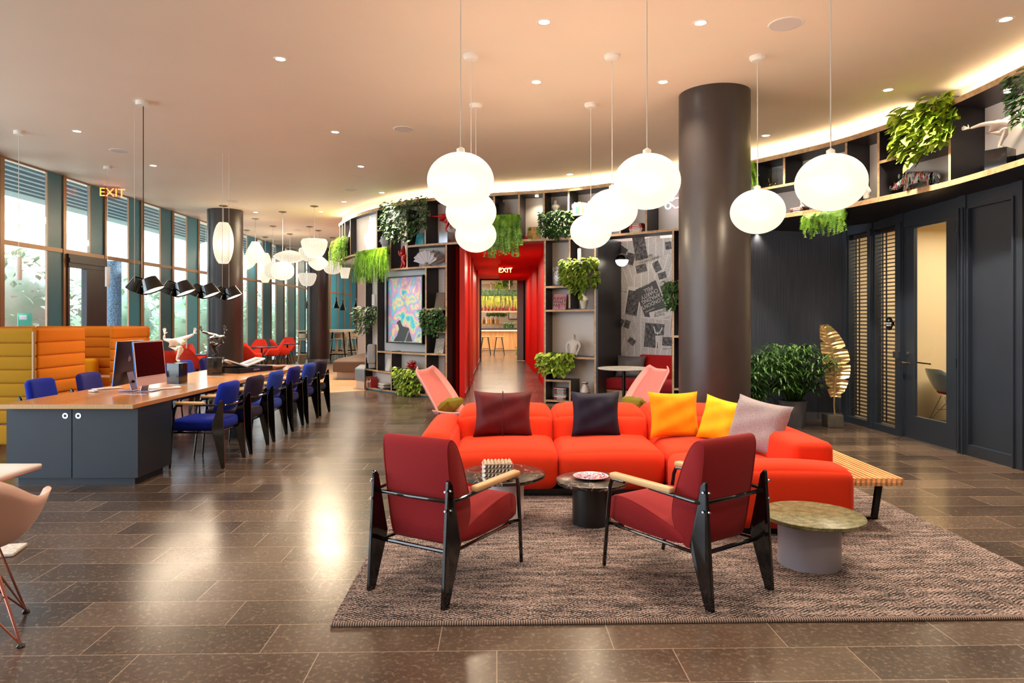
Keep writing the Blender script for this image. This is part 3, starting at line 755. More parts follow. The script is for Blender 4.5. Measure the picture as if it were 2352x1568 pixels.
# ------------------------------------------------ newspaper mural
def news_mat(name, paper, ink, cols=7, rows=90, rotv=0.0):
    m, nt, b = new_mat(name); L = nt.links
    tc = nt.nodes.new('ShaderNodeTexCoord'); mp = nt.nodes.new('ShaderNodeMapping'); mp.inputs['Rotation'].default_value = (0, rotv, 0)
    L.new(tc.outputs['Object'], mp.inputs[0]); s = nt.nodes.new('ShaderNodeSeparateXYZ'); L.new(mp.outputs[0], s.inputs[0])
    def M(op, a, bb=None):
        n = nt.nodes.new('ShaderNodeMath'); n.operation = op
        for i, q in enumerate((a, bb)):
            if q is None: continue
            if isinstance(q, (int, float)): n.inputs[i].default_value = q
            else: L.new(q, n.inputs[i])
        return n.outputs[0]
    line = M('LESS_THAN', M('FRACT', M('MULTIPLY', s.outputs['Z'], rows)), 0.55)
    col = M('LESS_THAN', M('FRACT', M('MULTIPLY', s.outputs['X'], cols)), 0.90)
    nz = nt.nodes.new('ShaderNodeTexNoise'); nz.inputs['Scale'].default_value = 120; L.new(mp.outputs[0], nz.inputs['Vector'])
    k = M('MULTIPLY', M('MULTIPLY', line, col), M('GREATER_THAN', nz.outputs['Fac'], 0.42))
    mx = nt.nodes.new('ShaderNodeMixRGB'); mx.inputs['Color1'].default_value = (*paper,1); mx.inputs['Color2'].default_value = (*ink,1)
    L.new(k, mx.inputs['Fac']); L.new(mx.outputs[0], b.inputs['Base Color']); b.inputs['Roughness'].default_value = 0.6
    return m
m_pap1 = news_mat('newsprint', S(238,232,228), S(150,144,142)); m_pap2 = news_mat('newsprint_tilted', S(230,224,220), S(140,134,132), 9, 80, 0.35)
m_pap3 = news_mat('newsprint_tilted_back', S(244,240,236), S(160,154,152), 8, 100, -0.3)
m_photo = pm('printed_photo', S(96,92,92), 0.6, noise=0.9, scale=22, detail=8)
m_inkd = pm('ink_dark', S(40,38,38), 0.6); m_inkg = pm('ink_grey_block', S(84,82,82), 0.6); m_prw = pm('print_white', S(226,222,218), 0.6)
g0 = A(1372)+Nn(1372)*ND; g1 = A(1548)+Nn(1548)*ND; gd = g1-g0; gL = gd.length; GA = math.atan2(gd.y, gd.x); gd.normalize()
mur = thing('newspaper_mural', 'large grey mural of overlapping upside-down newspaper pages behind the red banquette', 'mural', (g0.x,g0.y,0), GA)
def gp(px, py):      # pixel -> local (x,z) on the mural plane
    d = cw((px-CXP)/F, 1.0); det = gd.x*(-d.y) - gd.y*(-d.x)
    s = ((-g0.x)*(-d.y) - (-g0.y)*(-d.x))/det; p = g0+gd*s; t = p.x*st_+p.y*ct
    return s, HC+(HY-py)/F*t, F/t
struct(MB().b2(-0.1, gL+0.3, 0.03, 0.12, 0, ZB).build('wall_niche_back', m_lam, None, smooth=False, loc=(g0.x,g0.y,0), rz=GA))
MB().b2(0, gL+0.1, 0.0, 0.028, 0.3, ZB-0.0).build('printed_panel', m_pap1, mur, smooth=False)
_sh = [0.001]
def sheet(zx, zy, zw, zh_, ang, mat, name='newspaper_page'):
    px, py = 1360+zx/3.409, 480+zy/3.409; x, z, k = gp(px, py); w = zw/3.409/k; h = zh_/3.409/k
    _sh[0] += 0.0006
    c, s = math.cos(math.radians(ang)), math.sin(math.radians(ang)); mb = MB()
    P = [(-w/2,-h/2),(w/2,-h/2),(w/2,h/2),(-w/2,h/2)]
    pts = [(min(gL+0.02, x+a*c-b*s), z+a*s+b*c) for a, b in P]
    y = -_sh[0]
    mb.add([(a,y,b) for a,b in pts]+[(a,0,b) for a,b in pts], [(0,1,2,3),(7,6,5,4),(1,0,4,5),(2,1,5,6),(3,2,6,7),(0,3,7,4)])
    return mb.build(name, mat, mur, smooth=False)
def headline(zx, zy, s, zsize, ang, mat, sx=1.0):
    px, py = 1360+zx/3.409, 480+zy/3.409; x, z, k = gp(px, py)
    return text('headline', s, zsize/3.409/k, mat, mur, (x, -0.016, z), (PI/2, -math.radians(ang), 0), ext=0.0003, sx=sx)
for a in [(240,560,170,300,-18,m_pap2),(430,330,260,200,12,m_pap1),(560,470,200,190,20,m_pap3),(210,380,150,200,-35,m_pap3),(215,760,120,260,-12,m_pap1),(590,640,120,180,25,m_pap2),
          (250,990,150,280,-25,m_pap2),(215,1090,130,150,8,m_pap3)]: sheet(*a)
for a in [(375,300,105,190,10,m_photo),(597,285,50,60,5,m_photo),(240,320,80,50,-35,m_inkg),(300,390,70,90,-15,m_photo),(385,465,90,60,12,m_photo),(508,450,55,80,25,m_photo),(550,520,65,50,15,m_photo),(185,540,60,90,-5,m_photo),
          (590,640,90,110,20,m_inkg)]: sheet(*a, name='news_photo')
sheet(322,720,130,220,-10,m_prw); sheet(320,735,105,190,-10,m_photo,'news_photo')
sheet(460,710,190,250,22,m_inkg,'headline_block'); sheet(540,820,190,70,14,m_prw)
for zx,zy,s,z in [(472,738,"LONDON'S",44),(462,700,"AMAZING",44),(452,664,"CHARITY",44),(444,628,"IFELL",44)]: headline(zx,zy,s,z,202,m_prw,0.85)
headline(455,790,"NEWSPAPER'S",14,202,m_prw); headline(420,596,"HARD OUT ON",13,202,m_prw)
sheet(485,1010,270,320,-5,m_prw); sheet(480,1015,262,310,-5,m_pap1)
sheet(488,990,165,190,-4,m_photo,'news_photo')
# footballer with raised arms in the printed photo
px, py = 1360+515/3.409, 480+980/3.409; x, z, k = gp(px, py); q = 1/3.409/k
mb = MB()
for (ax,az,bx,bz,w) in [(0,-10,0,-60,38),(-15,5,-32,60,10),(15,5,42,55,10),(-9,-60,-12,-115,13),(9,-60,10,-115,13)]:
    dx, dz = (bx-ax), (bz-az); l = math.hypot(dx,dz); nx, nz = -dz/l*w/2, dx/l*w/2
    pts = [(ax+nx,az+nz),(ax-nx,az-nz),(bx-nx*0.8,bz-nz*0.8),(bx+nx*0.8,bz+nz*0.8)]
    mb.add([(x+a*q,-0.0165,z+b*q) for a,b in pts], [(3,2,1,0)] if True else [])
mb.add([(x+10*q*math.cos(a*PI/6),-0.0165,z+8*q+10*q*math.sin(a*PI/6)) for a in range(12)], [tuple(range(12))])
mb.build('footballer_print', m_prw, mur, smooth=False)
sheet(575,1065,110,150,-2,m_pap3); sheet(590,1035,80,70,-2,m_photo,'news_photo'); sheet(575,1165,120,50,-1,m_prw); sheet(200,905,80,120,-30,m_photo,'news_photo'); sheet(275,900,45,60,-20,m_photo,'news_photo'); sheet(312,1035,60,45,-35,m_photo,'news_photo')
sheet(400,1165,120,60,4,m_pap1); sheet(400,1170,60,40,4,m_photo,'news_photo')
headline(530,832,"Evening",32,194,m_inkd,0.9); headline(545,805,"Standard",38,194,m_inkd,0.85)
headline(450,398,"SPARKY CAN KO",27,195,m_inkd,0.85); headline(425,378,"GLORY BID",27,195,m_inkd,0.85)
headline(568,1172,"TIMES",34,181,m_inkd); headline(590,1092,"e of HS2",22,181,m_inkd); headline(225,640,"to fight with rivals",16,-12,m_inkd)

# ------------------------------------------------ lamps
WARM = (1.0, 0.80, 0.58)
for xx,yy in ((-3,0.5),(0,-1),(3,0.5),(-5.5,3),(2.5,3),(-1.5,2.5)): lamp('SPOT','downlight_or_fill_beam',(xx,yy,CH-0.03),90,(1,0.82,0.6),size=0.05,spot=2.2,blend=1.0)  # added warm fill spots without fixtures, out of view behind and above the camera
def opal(name, col, s, tr=0.22):
    m = em(name, col, s); nt = m.node_tree; b = nt.nodes['Principled BSDF']; b.inputs['Base Color'].default_value = (0.14,0.13,0.11,1)
    t = nt.nodes.new('ShaderNodeBsdfTransparent'); mx = nt.nodes.new('ShaderNodeMixShader'); mx.inputs[0].default_value = tr
    o = nt.nodes['Material Output']; nt.links.new(b.outputs[0], mx.inputs[1]); nt.links.new(t.outputs[0], mx.inputs[2]); nt.links.new(mx.outputs[0], o.inputs['Surface']); return m
m_glow = opal('opal_glass_lit', (1.0, 0.93, 0.76), GLOBE)
m_canopy = pm('white_canopy', S(240,235,228), 0.35)
m_cord = pm('white_cord', S(220,214,208), 0.5)
def globe(px, py, t, r, lab, cordpx=None):
    c = D(px, py, t); c.z = c.z
    g = thing('globe_pendant', lab, 'pendant lamp', (c.x, c.y, c.z), 0, 'opal glass globe pendants over the sofa')
    mb = MB(); prof = []
    for k in range(25):
        a = PI*k/24; prof.append((max(1e-4, r*math.sin(a)), -r*0.835*math.cos(a)*(1.0)))
    mb.lathe(prof, 48, cap=False).build('glass_globe', m_glow, g, ang=180)
    lamp('POINT','globe_bulb',(0,0,0),GW,(1,0.80,0.55),size=0.07,parent=g)
    MB().lathe([(0.03,r*0.825),(0.03,r*0.825+0.03),(0.008,r*0.825+0.045)],16).build('socket_cap', m_canopy, g)
    MB().cyl((0,0,r*0.83),(0,0,CH-c.z-0.03),0.004,n=6).build('cord', m_cord, g)
    MB().lathe([(0.012,CH-c.z-0.05),(0.055,CH-c.z-0.045),(0.075,CH-c.z-0.02),(0.075,CH-c.z)],24).build('canopy', m_canopy, g)
    return g
G = [(1058,415,4.95,0.242,'nearest opal globe pendant of the left overlapping trio, hanging in front of two lower ones'),
     (1082,487,6.47,0.240,'middle opal globe pendant of the left overlapping trio'),
     (1093,540,7.95,0.240,'lowest and farthest opal globe pendant of the left overlapping trio'),
     (1357,531,7.93,0.240,'lowest and farthest opal globe pendant of the centre trio, above the newspaper mural edge'),
     (1406,483,6.47,0.240,'middle opal globe pendant of the centre overlapping trio'),
     (1486,417,4.95,0.240,'nearest opal globe pendant of the centre trio, just left of the big column'),
     (1740,486,6.50,0.252,'opal globe pendant hanging just right of the big column'),
     (1908,419,4.95,0.245,'nearest opal globe pendant on the right, before the curved shelving')]
for q in G: globe(*q)
# recessed downlights
m_dl = em('downlight_lens', (1,0.93,0.8), 14); m_trim = m_canopy
DL = [(1250,50,'left of the two ceiling downlights nearest the top centre'),(1609,52,'recessed downlight right of the top centre one, left of the round speaker'),(2310,44,'recessed downlight in the top right corner of the ceiling'),
      (1232,188,'recessed downlight between the left and centre globe cords'),(1523,188,'recessed downlight just left of the top of the big column'),(2040,206,'recessed downlight over the right shelving, right of the nearest right globe cord'),
      (1759,311,'recessed downlight close right of the big column top'),(1309,400,'recessed downlight in front of the cove above the central shelves'),(644,135,'lone recessed downlight high on the left centre of the ceiling'),
      (770,303,'recessed downlight left of the round speaker in mid ceiling'),(829,382,'recessed downlight left of the curved cove, second nearest'),(177,301,'recessed downlight over the yellow booths near the windows'),
      (352,380,'recessed downlight behind the black linear pendant cable'),(877,442,'recessed downlight close to the left end of the cove'),(790,463,'recessed downlight left of the left cove end'),
      (737,486,'recessed downlight above the bowl lanterns'),(508,486,'recessed downlight by the top of the left column'),(587,487,'recessed downlight far right of the left column top')]
for px, py, lab in DL:
    p = W(px, py, CH)
    d = thing('ceiling_downlight', 'small lit ' + lab.replace('recessed ', 'recessed ') if not lab.startswith('left') else 'small lit recessed downlight, ' + lab, 'downlight', (p.x,p.y,CH), 0, 'recessed ceiling downlights')
    MB().lathe([(0.045,-0.004),(0.062,-0.004),(0.066,0)],24,cap=False).build('trim_ring', m_trim, d)
    MB().lathe([(0.001,-0.002),(0.047,-0.002),(0.047,0.0)],24).build('lens', m_dl, d)
for px, py, e in ((1250,50,70),(1609,52,60),(2310,44,170),(1232,188,70),(1523,188,70),(2040,206,190),(1759,311,110),(1309,400,170),(644,135,110),(770,303,90),(829,382,130),(177,301,40),(352,380,40),(877,442,190),(737,486,60)):
    p = W(px, py, CH); lamp('SPOT', 'downlight_or_fill_beam', (p.x,p.y,CH-0.03), e*1.0, (1,0.84,0.62), size=0.05, spot=2.3 if px > 2000 else 1.9, blend=1.0)
for px, py, r, lab in ((1805,55,0.14,'largest round white ceiling speaker, near the top right'),(927,296,0.13,'round white ceiling speaker above the left curved shelves'),(274,346,0.13,'round white ceiling speaker near the left windows'),
                (806,435,0.13,'round white ceiling speaker left of the cove'),(534,462,0.13,'round white ceiling speaker above the left column'),(685,528,0.13,'farthest round ceiling speaker above the lantern group')):
    p = W(px, py, CH); s = thing('ceiling_speaker', lab, 'speaker', (p.x,p.y,CH), 0, 'round ceiling speakers')
    MB().lathe([(r-0.012,-0.006),(r,-0.006),(r+0.006,0)],32,cap=False).build('rim', m_canopy, s)
    MB().lathe([(0.001,-0.004),(r-0.01,-0.004),(r-0.01,0)],32).build('grille', pm('speaker_mesh', S(214,208,208), 0.6), s)
# bubble lanterns
m_lan = opal('lantern_lit', (1.0,0.92,0.76), LANT); m_lanrib = em('lantern_ribs', (0.98,0.84,0.62), LANT*0.85); m_brass = pm('brushed_nickel', S(150,128,100), 0.3, 0.8)
def prof_of(kind, w, h):
    n = 14; P = []
    for k in range(n+1):
        u = -1+2*k/n
        if kind == 'cigar': r = 0.45+0.55*math.sqrt(max(0,1-u*u*0.98)) if abs(u) < 1 else 0.45; r = 0.42+0.58*(1-u*u)**0.75
        elif kind == 'saucer': r = 0.12+0.88*(1-abs(u)**1.5)**0.8
        elif kind == 'ball': r = 0.2+0.8*(1-abs(u)**2.4)**0.6
        elif kind == 'bowl': r = (0.35+0.65*math.sin((u+1)*0.5*PI*0.5)**0.55) if u < 0.75 else 1.0-(u-0.75)*0.5
        elif kind == 'pear': r = 0.35+0.65*math.sin(min(1,(1-u)*0.62)*PI/2)**1.2 if u > -0.35 else 0.45+0.5*math.sin((u+1)/0.65*PI/2)
        elif kind == 'taper': r = 0.6+0.4*(u+1)/2
        P.append((r*w, u*h))
    return P
LN = [(512.9,558,22,47,472,'cigar','tall cigar-shaped ribbed lantern in front of the left column'),(586.5,579,22.5,24,502,'pear','pear-shaped ribbed lantern right of the left column'),
      (566,602,20,17,528,'saucer','saucer lantern partly behind the left column'),(609.3,615,14,34,544,'cigar','slim tall lantern behind the pear-shaped one'),
      (627,621,20,20,519,'ball','round ribbed lantern overlapping another in the middle of the group'),(649,622,25,21,486,'ball','larger round ribbed lantern in the middle of the group'),
      (666,589.5,36,14.5,536.6,'saucer','widest flat saucer lantern of the group'),(722,570.6,29.5,21,473,'bowl','large bowl-shaped lantern at the right of the group'),
      (711,585,24,15,520,'bowl','bowl lantern tucked behind the large bowl-shaped one'),(731,604,22,17,528.6,'saucer','saucer lantern under the large bowl-shaped one'),
      (764,614,20,15.5,545,'ball','oval lantern below the hanging fern'),(706,642,20.5,14.5,558,'bowl','lowest bowl-shaped lantern of the group'),
      (792,627,12.5,12,548,'taper','small tapered lantern below the shelving end'),(473,566,15,10,520,'saucer','saucer lantern just left of the left column')]
for px, py, w, h, yc, kind, lab in LN:
    t = tz(yc, CH); c = D(px, py, t); w_, h_ = w/F*t, h/F*t
    g = thing('lantern_pendant', lab, 'pendant lamp', (c.x,c.y,c.z), 0, 'white ribbed bubble lanterns')
    P = prof_of(kind, w_, h_)
    MB().lathe(P, 32).build('shade', m_lan, g, ang=60)
    if kind in ('cigar','saucer','pear') or w > 24: lamp('POINT','lantern_bulb',(0,0,0),GW*0.6,(1,0.82,0.58),size=0.06,parent=g)
    rb = MB()
    for k in range(24):
        a = 2*PI*k/24; rb.tube([(r*1.005*math.cos(a), r*1.005*math.sin(a), z) for r, z in P], 0.004, 3)
    rb.build('ribs', m_lanrib, g)
    MB().cyl((0,0,h_),(0,0,CH-c.z-0.02),0.006,n=5).build('cord', m_cord, g)
    MB().lathe([(0.02,CH-c.z-0.03),(0.09,CH-c.z-0.012),(0.09,CH-c.z)],20).build('canopy', m_brass, g)
# white cylinder pendants
for px, yc, y0, y1, lab in ((43,301,590,643,'slim white cylinder pendant hanging by the leftmost window'),(247,382,613,658,'slim white cylinder pendant hanging beside the glass door')):
    t = tz(yc, CH); c = D(px, y0, t); zb = HC+(HY-y1)/F*t; g = thing('cylinder_pendant', lab, 'pendant lamp', (c.x,c.y,zb), 0, 'white cylinder pendants by the windows')
    MB().lathe([(0.034,0.0),(0.036,0.005),(0.036,c.z-zb)],20).build('tube_shade', m_canopy, g)
    MB().cyl((0,0,c.z-zb),(0,0,CH-zb-0.04),0.004,n=5).build('cord', m_cord, g); MB().lathe([(0.06,CH-zb-0.05),(0.06,CH-zb)],20).build('canopy', m_canopy, g)
# black linear pendant with pairs of shades
pa = D(327, 658, 7.84); pb = D(527, 672, 10.35); pd = pb-pa; pd.z = 0; LL_ = pd.length; PA = math.atan2(pd.y, pd.x)
lp = thing('linear_pendant', 'long black multi-shade pendant bar hanging over the work table', 'pendant lamp', (pa.x, pa.y, pa.z), PA)
MB().tube([(0.0,0,0),(LL_,0,0)],0.010,8).build('bar', m_blackgloss, lp)
m_shade = pm('black_enamel_shade', S(18,17,16), 0.12, 0.2, coat=0.6); m_shin = em('shade_inner_lit', (1,0.86,0.62), 2.2)
stn = [0.0, 0.28*LL_, 0.62*LL_, LL_]
stn = [0.06, 0.86, 1.62, 2.42]
for x in stn:
    for s in (1, -1):
        mb = MB(); mb.M = TR(x+s*0.05, s*0.05, 0.0) @ RX(s*0.42) @ TR(0, s*0.055, 0)
        mb.lathe([(0.074,0.075),(0.080,0.078),(0.122,-0.075),(0.118,-0.075),(0.075,0.068),(0.001,0.070)],28,cap=False)
        so = mb.build('shade', m_shade, lp)
        mb2 = MB(); mb2.M = mb.M; mb2.lathe([(0.001,-0.060),(0.113,-0.060),(0.111,-0.054)],28,cap=False); mb2.build('diffuser', m_shin, so)
for x, cx in ((0.02, 0.02), (LL_-0.02, LL_-0.02)):
    for s in (0.0, 0.10):
        MB().cyl((x+0.0, s-0.0, 0.0),(x, s, CH-pa.z), 0.0025 if not (x < 1 and s == 0) else 0.005, n=5).build('cable', m_black if (x < 1 and s == 0) else m_cord, lp)
MB().lathe([(0.07,CH-pa.z-0.05),(0.07,CH-pa.z)],24).build('canopy', m_canopy, lp)
lamp('AREA','task_glow',(pa.x+pd.x*0.5,pa.y+pd.y*0.5,pa.z-0.15),18,WARM,rot=(0,0,PA),size=2.4,sy=0.3)
# cone pendants at the back
for px, py, lab in ((702.5,699,'small black cone pendant just left of the far column'),(772.7,698,'small black cone pendant, nearest right of the far column'),(787.5,703,'small black cone pendant, middle of the three right of the far column'),(817.7,702,'small black cone pendant beside the leafy shelf plant')):
    t = 26.5; c = D(px, py, t); g = thing('cone_pendant', lab, 'pendant lamp', (c.x,c.y,c.z), 0, 'small black cone pendants over the high tables')
    MB().lathe([(0.14,-0.16),(0.03,0.14),(0.03,0.26),(0.001,0.27)],20,cap=False).build('shade', m_shade, g)
    MB().cyl((0,0,0.26),(0,0,CH-c.z),0.008,n=5).build('cord', m_black, g)
# wall sconce on the mural
c = D(1428.5, 597, 12.0)
sc_ = thing('wall_sconce', 'half black half glowing globe lamp in front of the newspaper mural', 'wall lamp', (c.x,c.y,c.z))
r = 0.115
MB().lathe([(r*math.cos(a*PI/20)+1e-4, r*math.sin(a*PI/20)) for a in range(0,11)],28,cap=False).build('top_shell', m_shade, sc_, ang=180)
MB().lathe([(r*math.cos(a*PI/20)*0.97+1e-4, r*math.sin(a*PI/20)*0.97) for a in range(-10,1)],28,cap=False).build('opal_bowl', em('sconce_glow',(1,0.88,0.7),6), sc_, ang=180)
MB().tube([(0,0.0,0.05),(0.02,0.25,0.05),(0.03,0.42,0.02)],0.012,8).build('bracket', m_black, sc_)
# exit signs
def exit_sign(name_label, loc, rz, w=0.32, h=0.20, drop=0.05):
    e = thing('exit_sign', name_label, 'exit sign', loc, rz)
    MB().box((0,0,-drop/2-0.0),(w*1.05,0.05,drop)).build('mount', m_red if loc[2] < 3.5 else m_canopy, e, smooth=False)
    MB().box((0,0,-drop-h/2),(w,0.012,h)).build('clear_plate', glassmat('exit_plate',(1.0,0.72,0.68)), e, smooth=False)
    text('letters', 'EXIT', h*0.92, em('exit_letters',(1.0,0.20,0.03),2.2), e, (0,-0.010,-drop-h/2-0.005), ext=0.001, sx=0.95)
    return e
p = W(258, 424, CH); t = p.x*st_+p.y*ct
exit_sign('red lit EXIT sign hanging from the ceiling near the glass door', (p.x,p.y,CH), 0.35, 0.26, 0.24, 0.03)
p = D(1161, 596, 18.0); exit_sign('red lit EXIT sign hanging in the red corridor', (p.x,p.y,CZ-0.0), 0, 0.34, 0.21, 0.30 if False else 0.06)
m_rg = em('exit_glow',(1,0.1,0.05),3)
# cove light strip hidden behind the top board edge
cs = MB(); n = 90
vs = []
for i in range(n+1):
    p = 779+(PR-779)*i/n; a = A(p)+Nn(p)*0.10; b = A(p)+Nn(p)*0.14
    vs += [(a.x,a.y,STOP+0.05),(b.x,b.y,STOP+0.05)]
cs.add(vs, [(2*i, 2*i+2, 2*i+3, 2*i+1) for i in range(n)])
o = cs.build('cove_light_strip', em('cove_led',(1.0,0.80,0.48), COVE), None); tag(o, 'long glowing light strip on top of the curved shelving', 'light strip')
cl = MB(); vs = []
for i in range(n+1):
    p = 779+(PR-779)*i/n; a = A(p)+Nn(p)*0.22
    vs += [(a.x,a.y,STOP),(a.x,a.y,CH)]
cl.add(vs, [(2*i, 2*i+2, 2*i+3, 2*i+1) for i in range(n)])
struct(cl.build('trim_8', m_ceil), 'plaster upstand behind the cove light')
# room lamps and one added fill lamp
for yy in (14.5, 18.0, 21.5): lamp('AREA','corridor_light',(0.25,yy,CZ-0.12),22,(1,0.82,0.62),size=0.5)
lamp('AREA','bar_light',(0.4,29.5,3.7),150,(1,0.86,0.70),size=2.5)
mc = ra + rdir*2.2 + rn*1.4; lamp('AREA','meeting_light',(mc.x,mc.y,SOF-0.02),42,(1,0.83,0.60),rot=(0,0,RA),size=3.5,sy=1.5)
lamp('AREA','bench_fill_light',(-3.6,16.5,3.9),160,(1,0.80,0.56),size=1.5)  # added area lamp brightening the oak floor, no fixture above it
lamp('AREA','rear_light',(-3.5,30,3.9),260,(1,0.86,0.70),size=6)
for px,e in ((1870,22),(2130,22),(1700,16)):
    p = A(px)+Nn(px)*0.5; lamp('SPOT','soffit_spot',(p.x,p.y,2.80),e,(1,0.82,0.6),size=0.04,spot=1.7,blend=1.0)
# ------------------------------------------------ fabrics
def fabric(name, col, k=0.06, rough=0.85, sheen=0.3, scale=260, bump=0.15):
    return pm(name, col, rough, noise=k, scale=scale, bump=bump, sheen=sheen, detail=2)
m_or = fabric('orange_wool', S(216,50,14)); m_lred = fabric('brick_red_wool', S(146,34,40), 0.12, scale=300)
m_wood1 = wood('oak_arm', S(206,160,108), S(232,196,148), 6, 1, 0.4)
def W0(xc, t, z=0.0): return cw(xc, t, z)
# ------------------------------------------------ rug
def rug_mat():
    m, nt, b = new_mat('woven_rug'); L = nt.links
    tc = nt.nodes.new('ShaderNodeTexCoord')
    mp = nt.nodes.new('ShaderNodeMapping'); mp.inputs['Scale'].default_value = (1.4, 7, 1); L.new(tc.outputs['Object'], mp.inputs[0])
    n1 = nt.nodes.new('ShaderNodeTexNoise'); n1.inputs['Scale'].default_value = 2.6; n1.inputs['Detail'].default_value = 6; n1.inputs['Roughness'].default_value = 0.75; L.new(mp.outputs[0], n1.inputs['Vector'])
    s = nt.nodes.new('ShaderNodeSeparateXYZ'); L.new(tc.outputs['Object'], s.inputs[0])
    def M(op, a, bb=None):
        n = nt.nodes.new('ShaderNodeMath'); n.operation = op
        for i, q in enumerate((a, bb)):
            if q is None: continue
            if isinstance(q, (int, float)): n.inputs[i].default_value = q
            else: L.new(q, n.inputs[i])
        return n.outputs[0]
    # zig zag weave: distance folded in x, shifted rows in y
    fx = M('ABSOLUTE', M('SUBTRACT', M('FRACT', M('MULTIPLY', s.outputs['X'], 8.5)), 0.5))
    sy = M('ADD', M('MULTIPLY', s.outputs['Y'], 46.0), M('MULTIPLY', fx, 3.6))
    w = M('ABSOLUTE', M('SUBTRACT', M('FRACT', sy), 0.5))
    n2 = nt.nodes.new('ShaderNodeTexNoise'); n2.inputs['Scale'].default_value = 95; n2.inputs['Detail'].default_value = 3; L.new(tc.outputs['Object'], n2.inputs['Vector'])
    v = M('ADD', M('ADD', M('MULTIPLY', w, 1.15), M('MULTIPLY', M('SUBTRACT', n2.outputs['Fac'], 0.5), 1.9)), M('MULTIPLY', M('SUBTRACT', n1.outputs['Fac'], 0.5), 1.7))
    r = nt.nodes.new('ShaderNodeValToRGB'); e = r.color_ramp.elements; e[0].position = 0.12; e[1].position = 0.5
    e[0].color = (*S(22,18,20),1); e[1].color = (*S(172,150,144),1)
    e2 = r.color_ramp.elements.new(0.28); e2.color = (*S(88,74,72),1)
    L.new(v, r.inputs['Fac']); L.new(r.outputs[0], b.inputs['Base Color']); b.inputs['Roughness'].default_value = 0.95
    bp = nt.nodes.new('ShaderNodeBump'); bp.inputs['Strength'].default_value = 0.5; bp.inputs['Distance'].default_value = 0.004
    L.new(v, bp.inputs['Height']); L.new(bp.outputs[0], b.inputs['Normal']); return m
r0 = W(757,1441); rug = thing('rug', 'large woven grey brown rug under the sofa and lounge chairs', 'rug', (r0.x, r0.y, 0))
RW = 3.98; RD = 3.25
MB().b2(0.0, RW, 0.03, RD, 0.0, 0.012).build('woven_field', rug_mat(), rug, smooth=False)
def stripe_mat():
    m, nt, b = new_mat('rug_binding'); tc = nt.nodes.new('ShaderNodeTexCoord'); w = nt.nodes.new('ShaderNodeTexWave'); w.inputs['Scale'].default_value = 26; w.bands_direction = 'X'
    r = nt.nodes.new('ShaderNodeValToRGB'); r.color_ramp.elements[0].color = (*S(24,20,20),1); r.color_ramp.elements[1].color = (*S(165,140,128),1)
    nt.links.new(tc.outputs['Object'], w.inputs['Vector']); nt.links.new(w.outputs['Fac'], r.inputs['Fac']); nt.links.new(r.outputs[0], b.inputs['Base Color']); b.inputs['Roughness'].default_value = 0.9; return m
MB().rbox((RW/2, 0.015, 0.009), (RW, 0.03, 0.018), 0.008, n=1).build('bound_edge', stripe_mat(), rug)

# ------------------------------------------------ sofa
sx0, st0 = -0.80, 5.70
sf = thing('corner_sofa', 'large bright orange modular corner sofa facing the two lounge chairs', 'sofa', tuple(W0(sx0, st0, 0.012)), -TH)
def srb(name, xa, xb, ta, tb, za, zb, r, bulge=(0.012,0.012,0.02), fn=None, ang=180):
    mb = MB(); mb.rbox(((xa+xb)/2-sx0, (ta+tb)/2-st0, (za+zb)/2-0.012), (xb-xa-0.006, tb-ta-0.004, zb-za), r, 7, bulge, fn=fn)
    return mb.build(name, m_or, sf, ang=ang)
def lean(p, u, v, w):        # soft backrest: crest further back than base, wrinkled
    x, y, z = p; k = max(0, w); y += 0.06*k*(1 if v < 0 else 0.3); z += -0.012*abs(u)**6*k + 0.004*math.sin(x*9+w*3)
    if v < 0: z -= 0.05*v*v*k*k
    if v < 0: y -= 0.035*(1-w*w)*(1-u**4)
    return (x, y, z)
def seatfn(p, u, v, w):
    x, y, z = p
    z += 0.008*math.sin(x*5+1)*max(0,w)
    if v < 0: y -= 0.02*(1-w*w)
    return (x, y, z)
X = [-0.50, 0.39, 1.29, 2.05]
for i in range(2): srb('seat', X[i], X[i+1], 5.70, 6.62, 0.065, 0.405, 0.085, fn=seatfn)
srb('seat', 1.29, 2.06, 5.70, 6.62, 0.065, 0.405, 0.085, fn=seatfn)
srb('seat', 1.29, 2.10, 4.92, 5.74, 0.065, 0.395, 0.085, fn=seatfn)
bx = [-0.50, 0.39, 1.29, 1.72, 2.32] 
for i, (a, b) in enumerate(((-0.52,0.39),(0.39,1.29),(1.29,2.05))): srb('backrest', a, b, 6.42, 7.02, 0.065, 0.65, 0.085, fn=lean)
srb('backrest', 2.05, 2.34, 5.90, 7.02, 0.065, 0.64, 0.12)
srb('backrest', 2.04, 2.345, 4.94, 5.92, 0.065, 0.605, 0.055, (0.012,0.004,0.01))
def armfn(p, u, v, w):
    x, y, z = p; z += 0.02*(1-u*u)*max(0,w) - 0.012*max(0,w)*(v if v < 0 else 0)*-1; return (x, y, z)
srb('armrest', -0.80, -0.50, 5.72, 6.95, 0.065, 0.525, 0.075, (0.02,0.015,0.03), fn=armfn)
srb('armrest', 1.31, 2.36, 4.66, 4.95, 0.065, 0.475, 0.075, (0.012,0.02,0.02), fn=armfn)
mb = MB(); mb.b2(-0.74-sx0, 2.28-sx0, 5.76-st0, 6.95-st0, 0, 0.06); mb.b2(1.36-sx0, 2.28-sx0, 4.74-st0, 5.76-st0, 0, 0.06)
mb.build('plinth', m_black, sf, smooth=False)
